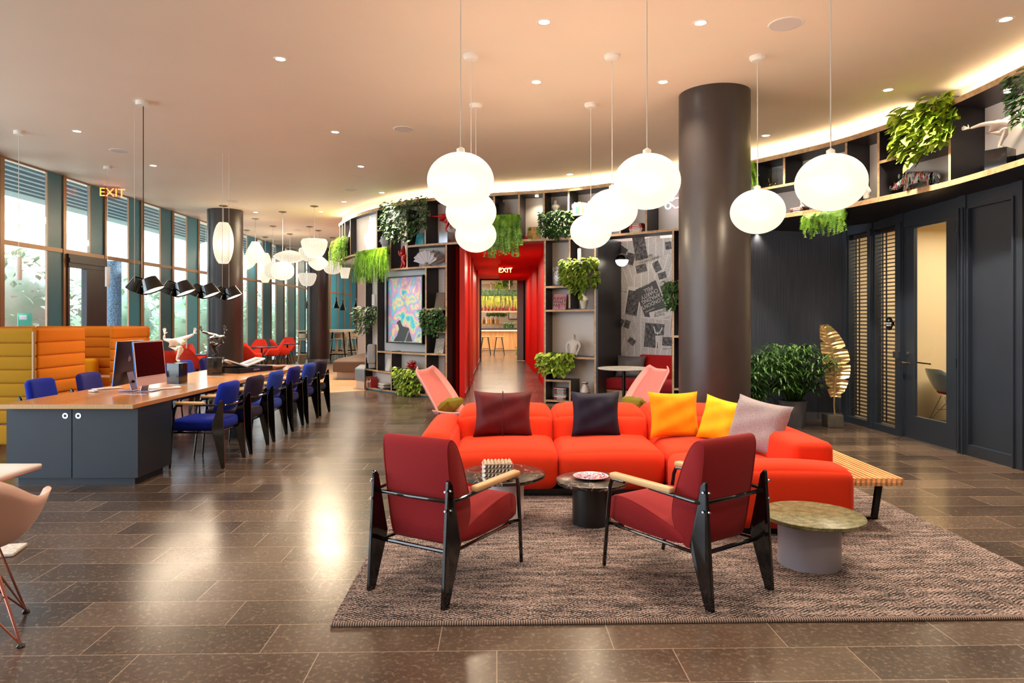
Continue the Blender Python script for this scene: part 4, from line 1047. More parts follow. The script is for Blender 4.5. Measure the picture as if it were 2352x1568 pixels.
# ------------------------------------------------ cushions
def pillow(mb, w, h, th, n=16, pinch=0.10, seed=1, wr=0.006):
    rnd = random.Random(seed); ph = [rnd.uniform(0,6) for _ in range(6)]
    def side(sg):
        def f(a, b):
            u, v = a*2-1, b*2-1
            cx = 1-pinch*(1-v*v)*abs(u)**2; cz = 1-pinch*(1-u*u)*abs(v)**2
            t = th/2*((1-u**4)*(1-v**4))**0.45
            edge = (1-u*u)*(1-v*v)
            t += wr*math.sin(u*9+ph[0]+v*3)*min(1,edge*2) + wr*math.sin(v*8+ph[1]-u*4)*min(1,edge*2)
            x = u*w/2*cx; z = v*h/2*cz
            return (x, sg*max(t,0.0), z)
        return f
    f1, f2 = side(-1), side(1)
    mb.grid(f1, n, n); mb.grid(lambda a, b: f2(1-a, b), n, n)
def cushion(name_mat, label, px, pyc, t, w, h, th, rz, tilt, seed, zrest=None, roll=0.0, extra=None):
    c = D(px, pyc, t)
    if zrest is not None: c.z = zrest
    o = thing('cushion', label, 'cushion', tuple(c), -TH+rz, 'loose cushions on the orange sofa')
    mb = MB(); mb.M = RX(tilt) @ RY(roll); pillow(mb, w, h, th, seed=seed); mb.build('cover', name_mat, o, ang=180)
    if extra: extra(o, mb.M, w, h, th)
    return o
m_mar = pm('maroon_velvet', S(84,10,18), 0.6, noise=0.25, scale=7, sheen=0.8, bump=0.2)
m_nav = pm('navy_velvet', S(20,17,40), 0.65, noise=0.15, scale=14, sheen=0.35)
m_yel = fabric('yellow_cotton', S(222,150,10), 0.05); m_yel2 = pm('yellow_velvet', S(232,178,0), 0.6, sheen=0.4, noise=0.1, scale=8); m_gry = fabric('heather_grey_wool', S(148,136,140), 0.25, scale=150)
def seam(o, M_, w, h, th):
    mb = MB(); mb.M = M_; mb.tube([(0.0,-th/2*((1-v**4))**0.45-0.001, v*h/2) for v in [-0.95+0.19*i for i in range(11)]],0.006,6); mb.build('seam', m_mar, o)
cushion(m_mar, 'large maroon velvet cushion with a centre seam at the left of the sofa', 1155, 958, 6.36, 0.55, 0.43, 0.17, 0.0, -0.20, 3, 0.62, extra=seam)
cushion(m_nav, 'dark navy velvet cushion in the middle of the sofa', 1368, 957, 6.36, 0.46, 0.42, 0.15, 0.0, -0.20, 4, 0.62)
cushion(m_yel, 'square mustard yellow cushion leaning on the sofa back right of the navy one', 1548, 960, 6.30, 0.47, 0.43, 0.14, 0.05, -0.22, 5, 0.62)
def brown_side(o, M_, w, h, th):
    mb = MB(); mb.M = M_ @ TR(0,0.012,0); pillow(mb, w*0.985, h*0.985, th*0.95, seed=8); mb.build('back_cover', pm('tan_back', S(176,104,40), 0.7), o, ang=180)
cushion(m_yel2, 'bright yellow velvet cushion turned sideways in the sofa corner', 1660, 972, 6.05, 0.42, 0.40, 0.16, -0.75, -0.25, 6, 0.60, roll=0.15, extra=brown_side)
cushion(m_gry, 'heather grey wool cushion leaning on the right arm side of the sofa', 1742, 993, 5.62, 0.52, 0.44, 0.17, -0.95, -0.30, 7, 0.625, roll=0.12)

# ------------------------------------------------ Prouve-like armchairs (lounge and desk)
def blade(mb, sx, prof, th=0.032):
    M0 = mb.M; mb.M = M0 @ TR(sx,0,0)
    # wedge: thin at the rear edge, thicker at its nose
    n = len(prof); vs = []
    for s in (-1, 1):
        for (y, z, k) in prof: vs.append((s*th/2*k, y, z))
    fs = [tuple(range(n-1,-1,-1)), tuple(range(n,2*n))] + [(i,(i+1)%n,n+(i+1)%n,n+i) for i in range(n)]
    mb.add(vs, fs); mb.M = M0
def xprism(mb, prof, x0, x1, inset=0.012):     # profile in (y,z) extruded along x, with soft edges
    n = len(prof); cy_ = sum(p[0] for p in prof)/n; cz_ = sum(p[1] for p in prof)/n
    rings = [(x0, inset), (x0+inset*0.35, inset*0.35), (x0+inset, 0), (x1-inset, 0), (x1-inset*0.35, inset*0.35), (x1, inset)]
    vs = []
    for x, ins in rings:
        for (y, z) in prof:
            dy, dz = y-cy_, z-cz_; l = math.hypot(dy, dz) or 1
            vs.append((x, y-dy/l*ins, z-dz/l*ins))
    fs = []
    for k in range(len(rings)-1):
        for i in range(n): j = (i+1)%n; fs.append((k*n+i, k*n+j, (k+1)*n+j, (k+1)*n+i))
    fs.append(tuple(range(n-1,-1,-1))); fs.append(tuple(range((len(rings)-1)*n, len(rings)*n)))
    mb.add(vs, fs)
def smooth_poly(P, it=2):
    for _ in range(it):
        Q = []
        for i in range(len(P)):
            a, b = P[i], P[(i+1)%len(P)]
            Q += [tuple(a[k]*0.75+b[k]*0.25 for k in range(2)), tuple(a[k]*0.25+b[k]*0.75 for k in range(2))]
        P = Q
    return P
def arm_wood(mb, x, y0, y1, z, w=0.055, th=0.034):
    mb.rbox((x, (y0+y1)/2, z), (w, y1-y0, th), 0.014, 2, fn=lambda p,u,v,w_: (p[0]*(1.0+0.10*v), p[1], p[2]))
def lounge_chair(label, A_, B_, C_):
    # A_, B_ rear feet (left, right seen from behind), C_ one front foot -> heading
    o = (A_+B_)/2; d = (B_-A_); a = math.atan2(d.y, d.x)
    r = thing('lounge_chair', label, 'armchair', (o.x, o.y, 0.012), a, 'brick red lounge chairs on the rug')
    hw = 0.25; zf = 0.0
    prof = [(0.0,0,0.7),(0.045,0,0.9),(0.128,0.27,1.5),(0.138,0.31,1.5),(0.128,0.35,1.4),(0.075,0.63,0.9),(0.055,0.655,0.6),(0.045,0.645,0.6),(0.02,0.30,0.6)]
    for s in (-1, 1):
        mb = MB(); blade(mb, s*hw, prof, 0.034); l = mb.build('rear_leg', m_blackgloss, r, smooth=False, bevel=0.004)
        rv = MB(); 
        for zz in (0.60, 0.50): rv.cyl((s*(hw+0.013), 0.055, zz), (s*(hw+0.022), 0.053, zz), 0.008, 0.006, 10); rv.cyl((s*(hw), 0.030, zz), (s*(hw), 0.022, zz), 0.008, 0.006, 10)
        rv.build('rivet', m_chrome, l)
        fl = MB(); fl.tube([(s*0.275,0.62,0.545),(s*0.276,0.70,0.545),(s*0.276,0.725,0.535),(s*0.274,0.74,0.50),(s*0.268,0.775,0.25),(s*0.255,0.815,0.0)],0.0115,10)
        fl.tube([(s*0.268,0.765,0.27),(s*0.235,0.76,0.262),(s*0.20,0.70,0.257)],0.010,8)
        fl.build('front_leg', m_blackgloss, r)
        ar = MB(); arm_wood(ar, s*0.278, 0.25, 0.72, 0.570); ar.build('armrest', m_wood1, r)
    rl = MB(); rl.tube([(0.276,0.42,0.552),(0.276,0.28,0.548),(0.272,0.12,0.542),(0.262,0.085,0.54),(0.235,0.065,0.54),(0.0,0.055,0.54),(-0.235,0.065,0.54),(-0.262,0.085,0.54),(-0.272,0.12,0.542),(-0.276,0.28,0.548),(-0.276,0.42,0.552)],0.0115,10)
    rl.build('arm_rail', m_blackgloss, r)
    fr = MB(); fr.tube([(-0.25,0.10,0.262),(0.25,0.10,0.262)],0.012,8)
    for s in (-1,1): fr.tube([(s*0.235,0.12,0.262),(s*0.228,0.72,0.256)],0.010,8)
    fr.tube([(-0.228,0.74,0.256),(0.228,0.74,0.256)],0.010,8); fr.build('seat_frame', m_blackgloss, r)
    bp_ = smooth_poly([(0.17,0.265),(0.115,0.58),(0.085,0.80),(0.10,0.855),(0.145,0.85),(0.20,0.78),(0.275,0.60),(0.315,0.45),(0.30,0.36),(0.22,0.265)],2)
    mb = MB(); xprism(mb, [(y,z) for y,z in bp_][::-1] if False else bp_, -0.222, 0.222, 0.014)
    bo = mb.build('backrest', m_lred, r, ang=60)
    pp = MB()
    for s in (-1,1): pp.tube([(s*0.216,0.5*(y-0.19)*1.93+0.19,0.55+(z-0.55)*0.975) for y,z in bp_],0.0052,5,closed=True)
    pp.build('piping', m_lred, bo)
    sp_ = smooth_poly([(0.20,0.268),(0.80,0.268),(0.815,0.33),(0.80,0.42),(0.72,0.445),(0.55,0.425),(0.36,0.375),(0.22,0.33)],2)
    mb = MB(); xprism(mb, sp_, -0.226, 0.226, 0.014); so = mb.build('seat', m_lred, r, ang=60)
    pp = MB()
    for s in (-1,1): pp.tube([(s*0.220,0.5+(y-0.5)*0.975,0.35+(z-0.35)*0.94) for y,z in sp_],0.0052,5,closed=True)
    pp.build('piping', m_lred, so)
    return r
lounge_chair('brick red lounge chair on the left of the rug, back to the camera, facing right', W(845,1357,0.012), W(1015,1402,0.012), None)
lounge_chair('brick red lounge chair on the right of the rug, back to the camera, facing left', W(1638,1407,0.012), W(1778,1355,0.012), None)
def desk_chair(label, loc, rz, mat, mat2):
    r = thing('desk_armchair', label, 'chair', loc, rz, 'blue upholstered armchairs along the work table')
    hw = 0.27
    prof = [(0.0,0,0.7),(0.035,0,0.9),(0.125,0.40,1.5),(0.125,0.44,1.4),(0.055,0.67,0.8),(0.035,0.69,0.6),(0.025,0.68,0.6),(0.012,0.36,0.6)]
    for s in (-1,1):
        mb = MB(); blade(mb, s*hw, prof, 0.032); mb.build('rear_leg', m_blackgloss, r, smooth=False, bevel=0.003)
        fl = MB(); fl.tube([(s*0.285,0.42,0.635),(s*0.285,0.48,0.63),(s*0.284,0.505,0.60),(s*0.275,0.53,0.30),(s*0.262,0.56,0.0)],0.011,8); fl.build('front_leg', m_blackgloss, r)
        ar = MB(); arm_wood(ar, s*0.287, 0.20, 0.49, 0.655, 0.05, 0.032); ar.build('armrest', m_wood1, r)
    rl = MB(); rl.tube([(0.285,0.30,0.637),(0.283,0.14,0.635),(0.27,0.06,0.632),(0.22,0.015,0.63),(0.10,-0.012,0.63),(-0.10,-0.012,0.63),(-0.22,0.015,0.63),(-0.27,0.06,0.632),(-0.283,0.14,0.635),(-0.285,0.30,0.637)],0.011,8); rl.build('arm_rail', m_blackgloss, r)
    fr = MB()
    for s in (-1,1): fr.tube([(s*0.25,0.08,0.355),(s*0.25,0.53,0.355)],0.010,6)
    fr.tube([(-0.25,0.50,0.355),(0.25,0.50,0.355)],0.010,6); fr.tube([(-0.26,0.08,0.355),(0.26,0.08,0.355)],0.010,6); fr.build('seat_frame', m_blackgloss, r)
    mb = MB(); mb.rbox((0,0.31,0.425),(0.475,0.50,0.115),0.035,5,(0.005,0.01,0.018),fn=lambda p,u,v,w:(p[0]*(1+0.03*v),p[1],p[2])); mb.build('seat', mat2, r, ang=180)
    def bf(p,u,v,w): return (p[0]*(1-0.04*w), p[1]-0.05*(1-u*u)*(0.6), p[2]*(1+0.06*(1-u*u)*max(0,w)))
    mb = MB(); mb.rbox((0,0.095,0.70),(0.42,0.085,0.30),0.04,6,(0.004,0.008,0.004),R=RX(0.20),fn=bf); mb.build('backrest', mat, r, ang=180)
    return r
def bl(name, c): return fabric(name, S(*c), 0.07, sheen=0.25)
m_b1 = bl('royal_blue_wool',(8,34,150)); m_b2 = bl('ultramarine_wool',(22,22,112)); m_b3 = bl('aubergine_wool',(36,22,50)); m_b4 = bl('periwinkle_wool',(36,62,160)); m_b5 = bl('indigo_wool',(28,24,96)); m_b6 = bl('dark_plum_wool',(28,18,48))
ch = [((516.7,1075),(564.6,1050),m_b1,m_b1,'royal blue armchair nearest the camera on the right side of the work table'),
      ((581,1042),(618,1022),m_b3,m_b3,'dark aubergine armchair, second from the camera on the right side of the work table'),
      ((631,1014.7),(662.6,996),m_b4,m_b4,'periwinkle blue armchair, third from the camera on the right side of the work table'),
      ((675,991),(699,976),m_b2,m_b5,'ultramarine armchair, fourth from the camera on the right side of the work table'),
      ((709.6,972),(732,959.6),m_b4,m_b2,'light blue armchair, second from the far end on the right side of the work table'),
      ((738,956),(759,945),m_b6,m_b6,'dark plum armchair at the far end on the right side of the work table')]
for (n_, f_, ma, mb2, lab) in ch:
    p, q = W(*n_), W(*f_); o = (p+q)/2; d = q-p; desk_chair(lab, (o.x,o.y,0), math.atan2(d.y,d.x), ma, mb2)
lc = [(107,876,7.45,m_b1,'royal blue armchair nearest the camera on the window side of the work table'),(206,863,8.3,m_b5,'indigo armchair beside the yellow booth on the window side of the work table'),
      (None,0,9.15,m_b3,'aubergine armchair hidden behind the monitors on the window side'),(None,0,9.95,m_b2,'ultramarine armchair right of the monitors on the window side'),
      (411,834,10.75,m_b4,'periwinkle armchair behind the white athlete figure on the window side'),(459,827,11.5,m_b5,'indigo armchair at the far end of the window side')]
for px, py, t, m_, lab in lc:
    p = cw(-5.22, t); desk_chair(lab, (p.x,p.y,0), -PI/2-TH, m_, m_)

# ------------------------------------------------ round coffee tables
m_mb = veined('black_marble', S(30,20,18), S(52,38,34), S(196,182,172), 7, 0.022, 0.28); m_mg = veined('green_marble', S(96,96,62), S(146,138,104), S(64,52,32), 16, 0.09, 0.35)
m_mw = marble('white_marble', S(226,222,216), S(170,165,162), 4, 0.49, 0.51, 0.15)
def ctable(px, pyc, h, r, rb, mtop, mbase, lab, th=0.028, bx=0.0, name='coffee_table'):
    c = W(px, pyc, h); o = thing(name, lab, 'coffee table', (c.x,c.y,0.012))
    MB().lathe([(0.001,h-th-0.012),(r-0.008,h-th-0.012),(r,h-th-0.004),(r,h-0.016),(r-0.005,h-0.012),(0.001,h-0.012)],64).build('marble_top', mtop, o, ang=40)
    MB().lathe([(rb,0),(rb,h-th-0.012)],48,c=(bx,0,0)).build('drum_base', mbase, o)
    return o
m_lil = pm('pale_lilac_lacquer', S(150,146,156), 0.35); m_wl = pm('white_lacquer', S(222,218,222), 0.35); m_bl = pm('black_lacquer', S(18,18,20), 0.3)
ctable(1153,1085,0.345,0.325,0.165,m_mb,m_wl,'round black marble coffee table on a white drum holding the studded box',bx=0.0)
ctable(1359,1100,0.33,0.262,0.142,m_mb,m_bl,'small round black marble coffee table on a black drum holding the plate')
ctable(1866,1179,0.315,0.298,0.180,m_mg,m_lil,'round green marble side table on a pale lilac drum beside the sofa end',bx=-0.02)
# studded pyramid box
c = W(1143, 1100, 0.345); t0 = c.x*st_+c.y*ct
sbx = thing('studded_box', 'metallic box covered with pyramid studs on the larger black marble table', 'box', (c.x,c.y,0.345), 0.06)
mb = MB(); w_, d_, h_ = 0.205, 0.15, 0.125
mb.b2(-w_/2,w_/2,-d_/2,d_/2,0.0,h_)
def studs(o, u, v, nrm, nu, nv):
    o, u, v, nrm = map(Vector, (o,u,v,nrm))
    for i in range(nu):
        for j in range(nv):
            p = [o+u*(i/nu)+v*(j/nv), o+u*((i+1)/nu)+v*(j/nv), o+u*((i+1)/nu)+v*((j+1)/nv), o+u*(i/nu)+v*((j+1)/nv)]
            cc = (p[0]+p[2])/2+nrm*0.011; mb.add([tuple(q) for q in p]+[tuple(cc)], [(0,1,4),(1,2,4),(2,3,4),(3,0,4)])
studs((-w_/2,-d_/2,0),(w_,0,0),(0,0,h_),(0,-1,0),8,4); studs((-w_/2,-d_/2,h_),(w_,0,0),(0,d_,0),(0,0,1),8,6); studs((w_/2,-d_/2,0),(0,d_,0),(0,0,h_),(1,0,0),6,4); studs((-w_/2,d_/2,0),(0,-d_,0),(0,0,h_),(-1,0,0),6,4)
o = mb.build('shell', pm('aged_silver', S(196,184,168), 0.25, 0.95, noise=0.12, scale=30), sbx, smooth=False)
# decorated plate
c = W(1357, 1096, 0.335); pl = thing('plate', 'round plate painted red white and blue on the small black table', 'plate', (c.x,c.y,0.331))
MB().lathe([(0.05,0.0),(0.085,0.004),(0.128,0.016),(0.130,0.019),(0.085,0.009),(0.001,0.006)],48).build('dish', pm('plate_glaze', S(210,215,225), 0.1), pl, ang=80)
m_pp, nt_, b_ = new_mat('painted_plate'); tc_ = nt_.nodes.new('ShaderNodeTexCoord'); vo = nt_.nodes.new('ShaderNodeTexNoise'); vo.inputs['Scale'].default_value = 28; vo.inputs['Detail'].default_value = 5; rr = nt_.nodes.new('ShaderNodeValToRGB')
rr.color_ramp.interpolation = 'CONSTANT'; els = rr.color_ramp.elements; els[0].color = (*S(40,70,150),1); els[1].position = 0.42; els[1].color = (*S(225,225,230),1)
for p_, c_ in ((0.5,(200,40,36)),(0.57,(110,160,210)),(0.63,(235,200,190))): q = els.new(p_); q.color = (*S(*c_),1)
nt_.links.new(tc_.outputs['Object'], vo.inputs['Vector']); nt_.links.new(vo.outputs['Fac'], rr.inputs['Fac']); nt_.links.new(rr.outputs[0], b_.inputs['Base Color']); b_.inputs['Roughness'].default_value = 0.15
MB().lathe([(0.001,0.0072),(0.085,0.0102),(0.122,0.0176)],48,cap=False).build('painted_decoration', m_pp, pl, ang=80)

# ------------------------------------------------ slatted bench
be = thing('slatted_bench', 'low slatted wooden bench with black legs behind the right end of the sofa', 'bench', tuple(W0(2.36, 4.85, 0)), -TH)
m_bw = wood('bench_maple', S(212,150,98), S(236,184,132), 4, 1, 0.4)
L_, Wd = 1.75, 0.42
mb = MB(); n = 12; pw = Wd/(n*2-1)
for i in range(n): mb.b2(i*2*pw, (i*2+1)*pw, 0, L_, 0.315, 0.37)
mb.build('slats', m_bw, be, smooth=False, bevel=0.0015)
mb = MB()
for y in (0.05, 0.6, 1.15, L_-0.08): mb.b2(0, Wd, y, y+0.035, 0.315, 0.36)
mb.b2(0, Wd, 0.0, 0.018, 0.315, 0.342)
mb.build('cross_rails', m_bw, be, smooth=False)
for y in (0.24, 1.35):
    mb = MB(); zt = 0.315
    for (x0_, x1_) in ((0.03, 0.075), (Wd-0.03, Wd-0.075)):
        mb.add([(x0_-0.022 if x0_<0.1 else x0_-0.022, y, zt),(x0_+0.022,y,zt),(x0_+0.022,y+0.03,zt),(x0_-0.022,y+0.03,zt),(x1_-0.02,y,0),(x1_+0.02,y,0),(x1_+0.02,y+0.03,0),(x1_-0.02,y+0.03,0)],[(0,1,2,3),(7,6,5,4),(4,5,1,0),(5,6,2,1),(6,7,3,2),(7,4,0,3)])
    mb.b2(0.055, Wd-0.055, y, y+0.03, 0.0, 0.025); mb.build('leg_frame', m_black, be, smooth=False)

# ------------------------------------------------ work table
m_tab = wood('bamboo_top', S(176,116,66), S(206,148,94), 2.2, 1, 0.22, coat=0.25); m_edge = pm('bamboo_edge', S(202,160,110), 0.45, noise=0.25, scale=14, stretch=(10,0.3,0.3)); m_cab = pm('charcoal_cabinet', S(24,33,46), 0.5, noise=0.14, scale=4); 
tx0, tx1, tt0, tt1 = -4.56, -3.36, 6.05, 11.35
wt = thing('work_table', 'very long work table with wooden top and charcoal end cabinet beside the blue chairs', 'table', tuple(W0(tx0, tt0, 0)), -TH)
TW, TL = tx1-tx0, tt1-tt0
mb = MB(); mb.b2(0, TW, 0, TL, 0.705, 0.745); o = mb.build('tabletop', [m_tab, m_edge], wt, smooth=False, bevel=0.002)
for p in o.data.polygons: p.material_index = 0 if abs(p.normal.z) > 0.5 else (1 if abs(p.normal.y) > 0.5 else 0)
mb = MB(); mb.b2(0.0, TW-0.015, 0.13, 0.72, 0.07, 0.70); mb.b2(0.07, TW-0.07, 0.16, 0.66, 0.0, 0.07); mb.build('cabinet', m_cab, wt, smooth=False)
for i, (a, b) in enumerate(((0.0, TW/2-0.004-0.01), (TW/2-0.006, TW-0.015))):
    d = MB().b2(a, b, 0.108, 0.129, 0.07, 0.69).build('cabinet_door', m_cab, wt, smooth=False)
    hx = b-0.055 if i == 0 else a+0.055
    mb = MB(); mb.M = TR(hx, 0.108, 0.63) @ RX(PI/2); mb.lathe([(0.012,-0.004),(0.013,0.004),(0.026,0.004),(0.027,0.0),(0.026,-0.004)],24,cap=False); mb.build('ring_pull', m_chrome, d)
    mb = MB(); mb.M = TR(hx, 0.1075, 0.63) @ RX(PI/2); mb.lathe([(0.001,0.0),(0.013,0.0)],20,cap=False); mb.build('pull_hole', m_black, d)
mb = MB()
for y in (2.6, TL-0.35):
    mb.b2(0.12, 0.20, y, y+0.06, 0, 0.705); mb.b2(TW-0.20, TW-0.12, y, y+0.06, 0, 0.705); mb.b2(0.12,TW-0.12,y,y+0.06,0.64,0.705)
mb.b2(0.3, TW-0.3, 0.7, TL-0.3, 0.62, 0.70); mb.build('support_frame', m_black, wt, smooth=False)
pf = MB()
for (x,y) in ((0.72,1.9),(0.62,3.05),(0.75,0.9)): pf.b2(x-0.12,x+0.12,y-0.06,y+0.06,0.745,0.7465)
pf.build('socket_plate', pm('pale_steel', S(150,170,178), 0.2, 0.9), wt, smooth=False)
TZP = 0.7465
# ------------------------------------------------ monitors
m_scr = pm('dark_screen', S(10,10,16), 0.12, spec=0.3); m_lilm = pm('lilac_aluminium', S(176,166,196), 0.3, 0.6); m_pnk = pm('pale_pink_aluminium', S(222,196,196), 0.35, 0.4); m_darkback = pm('deep_plum_back', S(52,34,48), 0.3, 0.3)
m_blueedge = pm('blue_edge', S(30,110,190), 0.25, 0.6)
def monitor(label, pxb, pyb, rz, front):
    c = W(pxb, pyb, 0.745); r = thing('desktop_computer', label, 'computer', (c.x,c.y,0.745), rz)
    MB().rbox((0,0.0,0.006),(0.16,0.15,0.008),0.004,2).build('foot', m_lilm, r)
    mb = MB(); mb.add([(-0.065,0.055,0.008),(0.065,0.055,0.008),(0.065,0.061,0.008),(-0.065,0.061,0.008),(-0.065,0.005,0.20),(0.065,0.005,0.20),(0.065,0.011,0.20),(-0.065,0.011,0.20)],[(3,2,1,0),(4,5,6,7),(0,1,5,4),(1,2,6,5),(2,3,7,6),(3,0,4,7)]); mb.build('stand', m_lilm, r, smooth=False)
    T = TR(0,-0.005,0.30) @ RX(-0.10)
    mb = MB(); mb.M = T; mb.rbox((0,0,0),(0.547,0.0115,0.46),0.005,2); body = mb.build('body', [m_darkback, m_blueedge], r)
    for p in body.data.polygons:
        p.material_index = 1 if abs(p.normal.x) > 0.6 else 0
    mb = MB(); mb.M = T; mb.b2(-0.27,0.27,-0.0085,-0.0058,-0.145,0.225); mb.build('bezel', m_pnk, body, smooth=False)
    mb = MB(); mb.M = T; mb.b2(-0.258,0.258,-0.0092,-0.0085,-0.135,0.215); mb.build('screen', m_scr, body, smooth=False)
    mb = MB(); mb.M = T; mb.b2(-0.272,0.272,-0.0082,-0.0058,-0.229,-0.147); mb.build('chin', m_pnk if front else m_lilm, body, smooth=False)
    # fruit emblem with a bite and a leaf on the back
    mb = MB(); mb.M = T @ TR(0,0.0062,0.04) @ RX(PI/2) @ SC(1,1,1)
    pts = []
    for k in range(28):
        a = 2*PI*k/28; rr_ = 0.030*(1-0.10*math.cos(2*a-PI)*0.5)*(0.9 if abs(a-PI/2) < 0.25 or abs(a-3*PI/2) < 0.22 else 1.0)
        if abs(a) < 0.45 or abs(a-2*PI) < 0.45: rr_ *= 0.74
        pts.append((rr_*math.cos(a)*0.95, rr_*math.sin(a)))
    mb.prism(pts, -0.001, 0.0012); mb.prism([(0.0,0.033),(0.010,0.036),(0.013,0.049),(0.003,0.044)], -0.001, 0.0012); mb.build('emblem', m_lilm, body, smooth=False)
    MB().cyl((0,0.033,0.10),(0,0.060,0.098),0.014,n=14).build('cable_port', m_black, r)
    return r
monitor('desktop computer seen from behind with a fruit emblem, left of the other', 296, 897.5, -PI/2+0.03, False)
monitor('desktop computer with its dark screen facing the blue chairs', 343, 898, PI/2-0.07, True)
def keyboard(label, px, py, rz):
    c = W(px, py, 0.745); k = thing('keyboard', label, 'keyboard', (c.x,c.y,TZP), rz); MB().rbox((0,0,0.005),(0.28,0.115,0.009),0.004,1).build('body', m_pnk, k)
    mb = MB()
    for i in range(14):
        for j in range(5): mb.box((-0.127+i*0.0195, -0.042+j*0.021, 0.0105),(0.0165,0.017,0.003))
    mb.build('keys', m_wl, k, smooth=False)
keyboard('pale keyboard lying left of the rear facing computer', 247, 893, 1.0); keyboard('pale keyboard in front of the screen facing computer', 378, 893, 0.75)
def mouse(label, px, py, rz):
    c = W(px, py, 0.745); m = MB().rbox((0,0,0.011),(0.058,0.112,0.020),0.010,3,fn=lambda p,u,v,w:(p[0],p[1],p[2]-0.006*v*v*max(0,w))).build('mouse', m_wl, None, ang=180, loc=(c.x,c.y,TZP), rz=rz); tag(m, label, 'computer mouse')
mouse('white computer mouse at the near end of the wooden table top', 215, 900, 1.1); mouse('white computer mouse by the black plinth of the white figure', 406, 891, 0.9)
# ------------------------------------------------ booths
m_mus = fabric('mustard_wool', S(176,126,20), 0.08); m_ora = fabric('amber_wool', S(204,112,8), 0.08); m_yelb = fabric('yellow_wool', S(228,156,4), 0.05)
def tuft_panel(mb, w, z0, z1, th=0.07, rows=7):
    hgt = (z1-z0)/rows
    for k in range(rows):
        mb.rbox((w/2, 0, z0+hgt*(k+0.5)), (w, th, hgt*1.03), 0.028, 3, (0.0,0.012,0.0))
def booth(label, p, rz, mback, mside, wside_r, flip=False):
    r = thing('high_back_booth', label, 'sofa', (p.x,p.y,0), rz, 'tufted yellow high-back booths by the windows')
    Wd_, Dp = 1.75, 0.88
    mb = MB(); tuft_panel(mb, Wd_, 0.30, 1.38); mb.build('back_panel', mback, r, ang=60)
    mb = MB(); tuft_panel(mb, Wd_, 0.06, 0.285, rows=1); mb.build('lower_panel', mback, r, ang=60)
    for x in (0.035, Wd_-0.035):
        mb = MB(); mb.M = TR(x, 0.05, 0) @ RZ(PI/2); tuft_panel(mb, Dp, 0.30, 1.385); mb.build('side_panel', mside, r, ang=60)
        MB().tube([(x, 0.06, 1.385),(x, 0.92, 1.385)],0.012,6).build('piping', mside, r)
    MB().tube([(0.03,0.0,1.385),(Wd_-0.03,0.0,1.385)],0.012,6).build('piping', mback, r)
    zx = Wd_-0.005; MB().b2(zx-0.006, zx+0.012, -0.045, -0.02, 0.32, 1.36).build('zip', m_bronze, r, smooth=False)
    MB().rbox((Wd_/2, 0.48, 0.36),(Wd_-0.16,0.80,0.16),0.05,4,(0,0.01,0.015)).build('seat', m_yelb, r, ang=180)
    MB().rbox((Wd_/2+0.25, 0.16, 0.66),(0.85,0.16,0.50),0.06,4,(0,0.01,0.0)).build('backrest', m_yelb, r, ang=180)
    MB().rbox((0.42,0.42,0.66),(0.50,0.30,0.02),0.008,1).build('side_tablet', m_ply, r)
    lg = MB()
    for x in (0.08, Wd_-0.08):
        for y in (0.06,0.84): lg.cyl((x,y,0),(x,y,0.29),0.015)
    lg.build('legs', m_black, r); return r
p = cw(-5.48-1.75+0.0, 7.85); booth('olive mustard tufted booth backing onto the camera at the left edge', p, -TH, m_mus, m_ora, 0)
p = cw(-5.55, 10.45); booth('amber tufted booth facing the camera behind the first one', p, PI-TH, m_ora, m_ora, 0)

# ------------------------------------------------ bucket chairs
def bucket(mb, zc, front, arm, back, rx, ry, th=0.014, na=40, nv=12, ybk=0.0):
    def rim(a):      # a: 0 = back
        q = a if a <= PI else 2*PI-a
        ss = lambda x, e0, e1: (lambda t: t*t*(3-2*t))(min(1, max(0, (x-e0)/(e1-e0))))
        return lerp(back, arm, ss(q, 0.35, 1.15)) if q < 1.6 else lerp(arm, front, ss(q, 1.85, 2.55))
    def f(i, v):
        a = 2*PI*i; R = rim(a); rr_ = v**0.62; c, s = math.cos(a), math.sin(a)
        z = zc + (R-zc)*v**3.2
        lean_ = 0.10*max(0, z-zc)/(back-zc)*max(0,c)
        return (rx*rr_*s*(1+0.12*v), -ry*rr_*c - lean_, z)
    vs = []; fs = []
    for sd in (0, 1):
        for j in range(nv+1):
            v = max(1e-3, j/nv)
            for i in range(na):
                x, y, z = f(i/na, v); k = 1 - (th/rx)*(0.2+0.8*v)*sd if True else 1
                vs.append((x*k, y*k, z - (0 if not sd else -th*(1-v**2))))
    N = (nv+1)*na
    for j in range(nv):
        for i in range(na):
            i2 = (i+1)%na; fs.append((j*na+i2, j*na+i, (j+1)*na+i, (j+1)*na+i2)); fs.append((N+j*na+i, N+j*na+i2, N+(j+1)*na+i2, N+(j+1)*na+i))
    for i in range(na):
        i2 = (i+1)%na; fs.append((nv*na+i2, nv*na+i, N+nv*na+i, N+nv*na+i2))
    mb.add(vs, fs)
m_redch = fabric('coral_red_upholstery', S(226,58,38), 0.05); m_legb = pm('dark_bronze_leg', S(40,32,30), 0.35, 0.4)
def organic(name, label, loc, rz, mat=None, group='coral red bucket armchairs at the cafe tables'):
    r = thing(name, label, 'chair', loc, rz, group)
    mb = MB(); bucket(mb, 0.42, 0.45, 0.64, 0.90, 0.29, 0.25); mb.build('bucket_shell', mat or m_redch, r, ang=180)
    for sx__ in (-1,1):
        for sy__ in (-1,1):
            MB().cyl((sx__*0.14, sy__*0.12, 0.42),(sx__*0.23, sy__*0.21, 0.0),0.015,0.009,8).build('leg', m_legb, r)
    return r
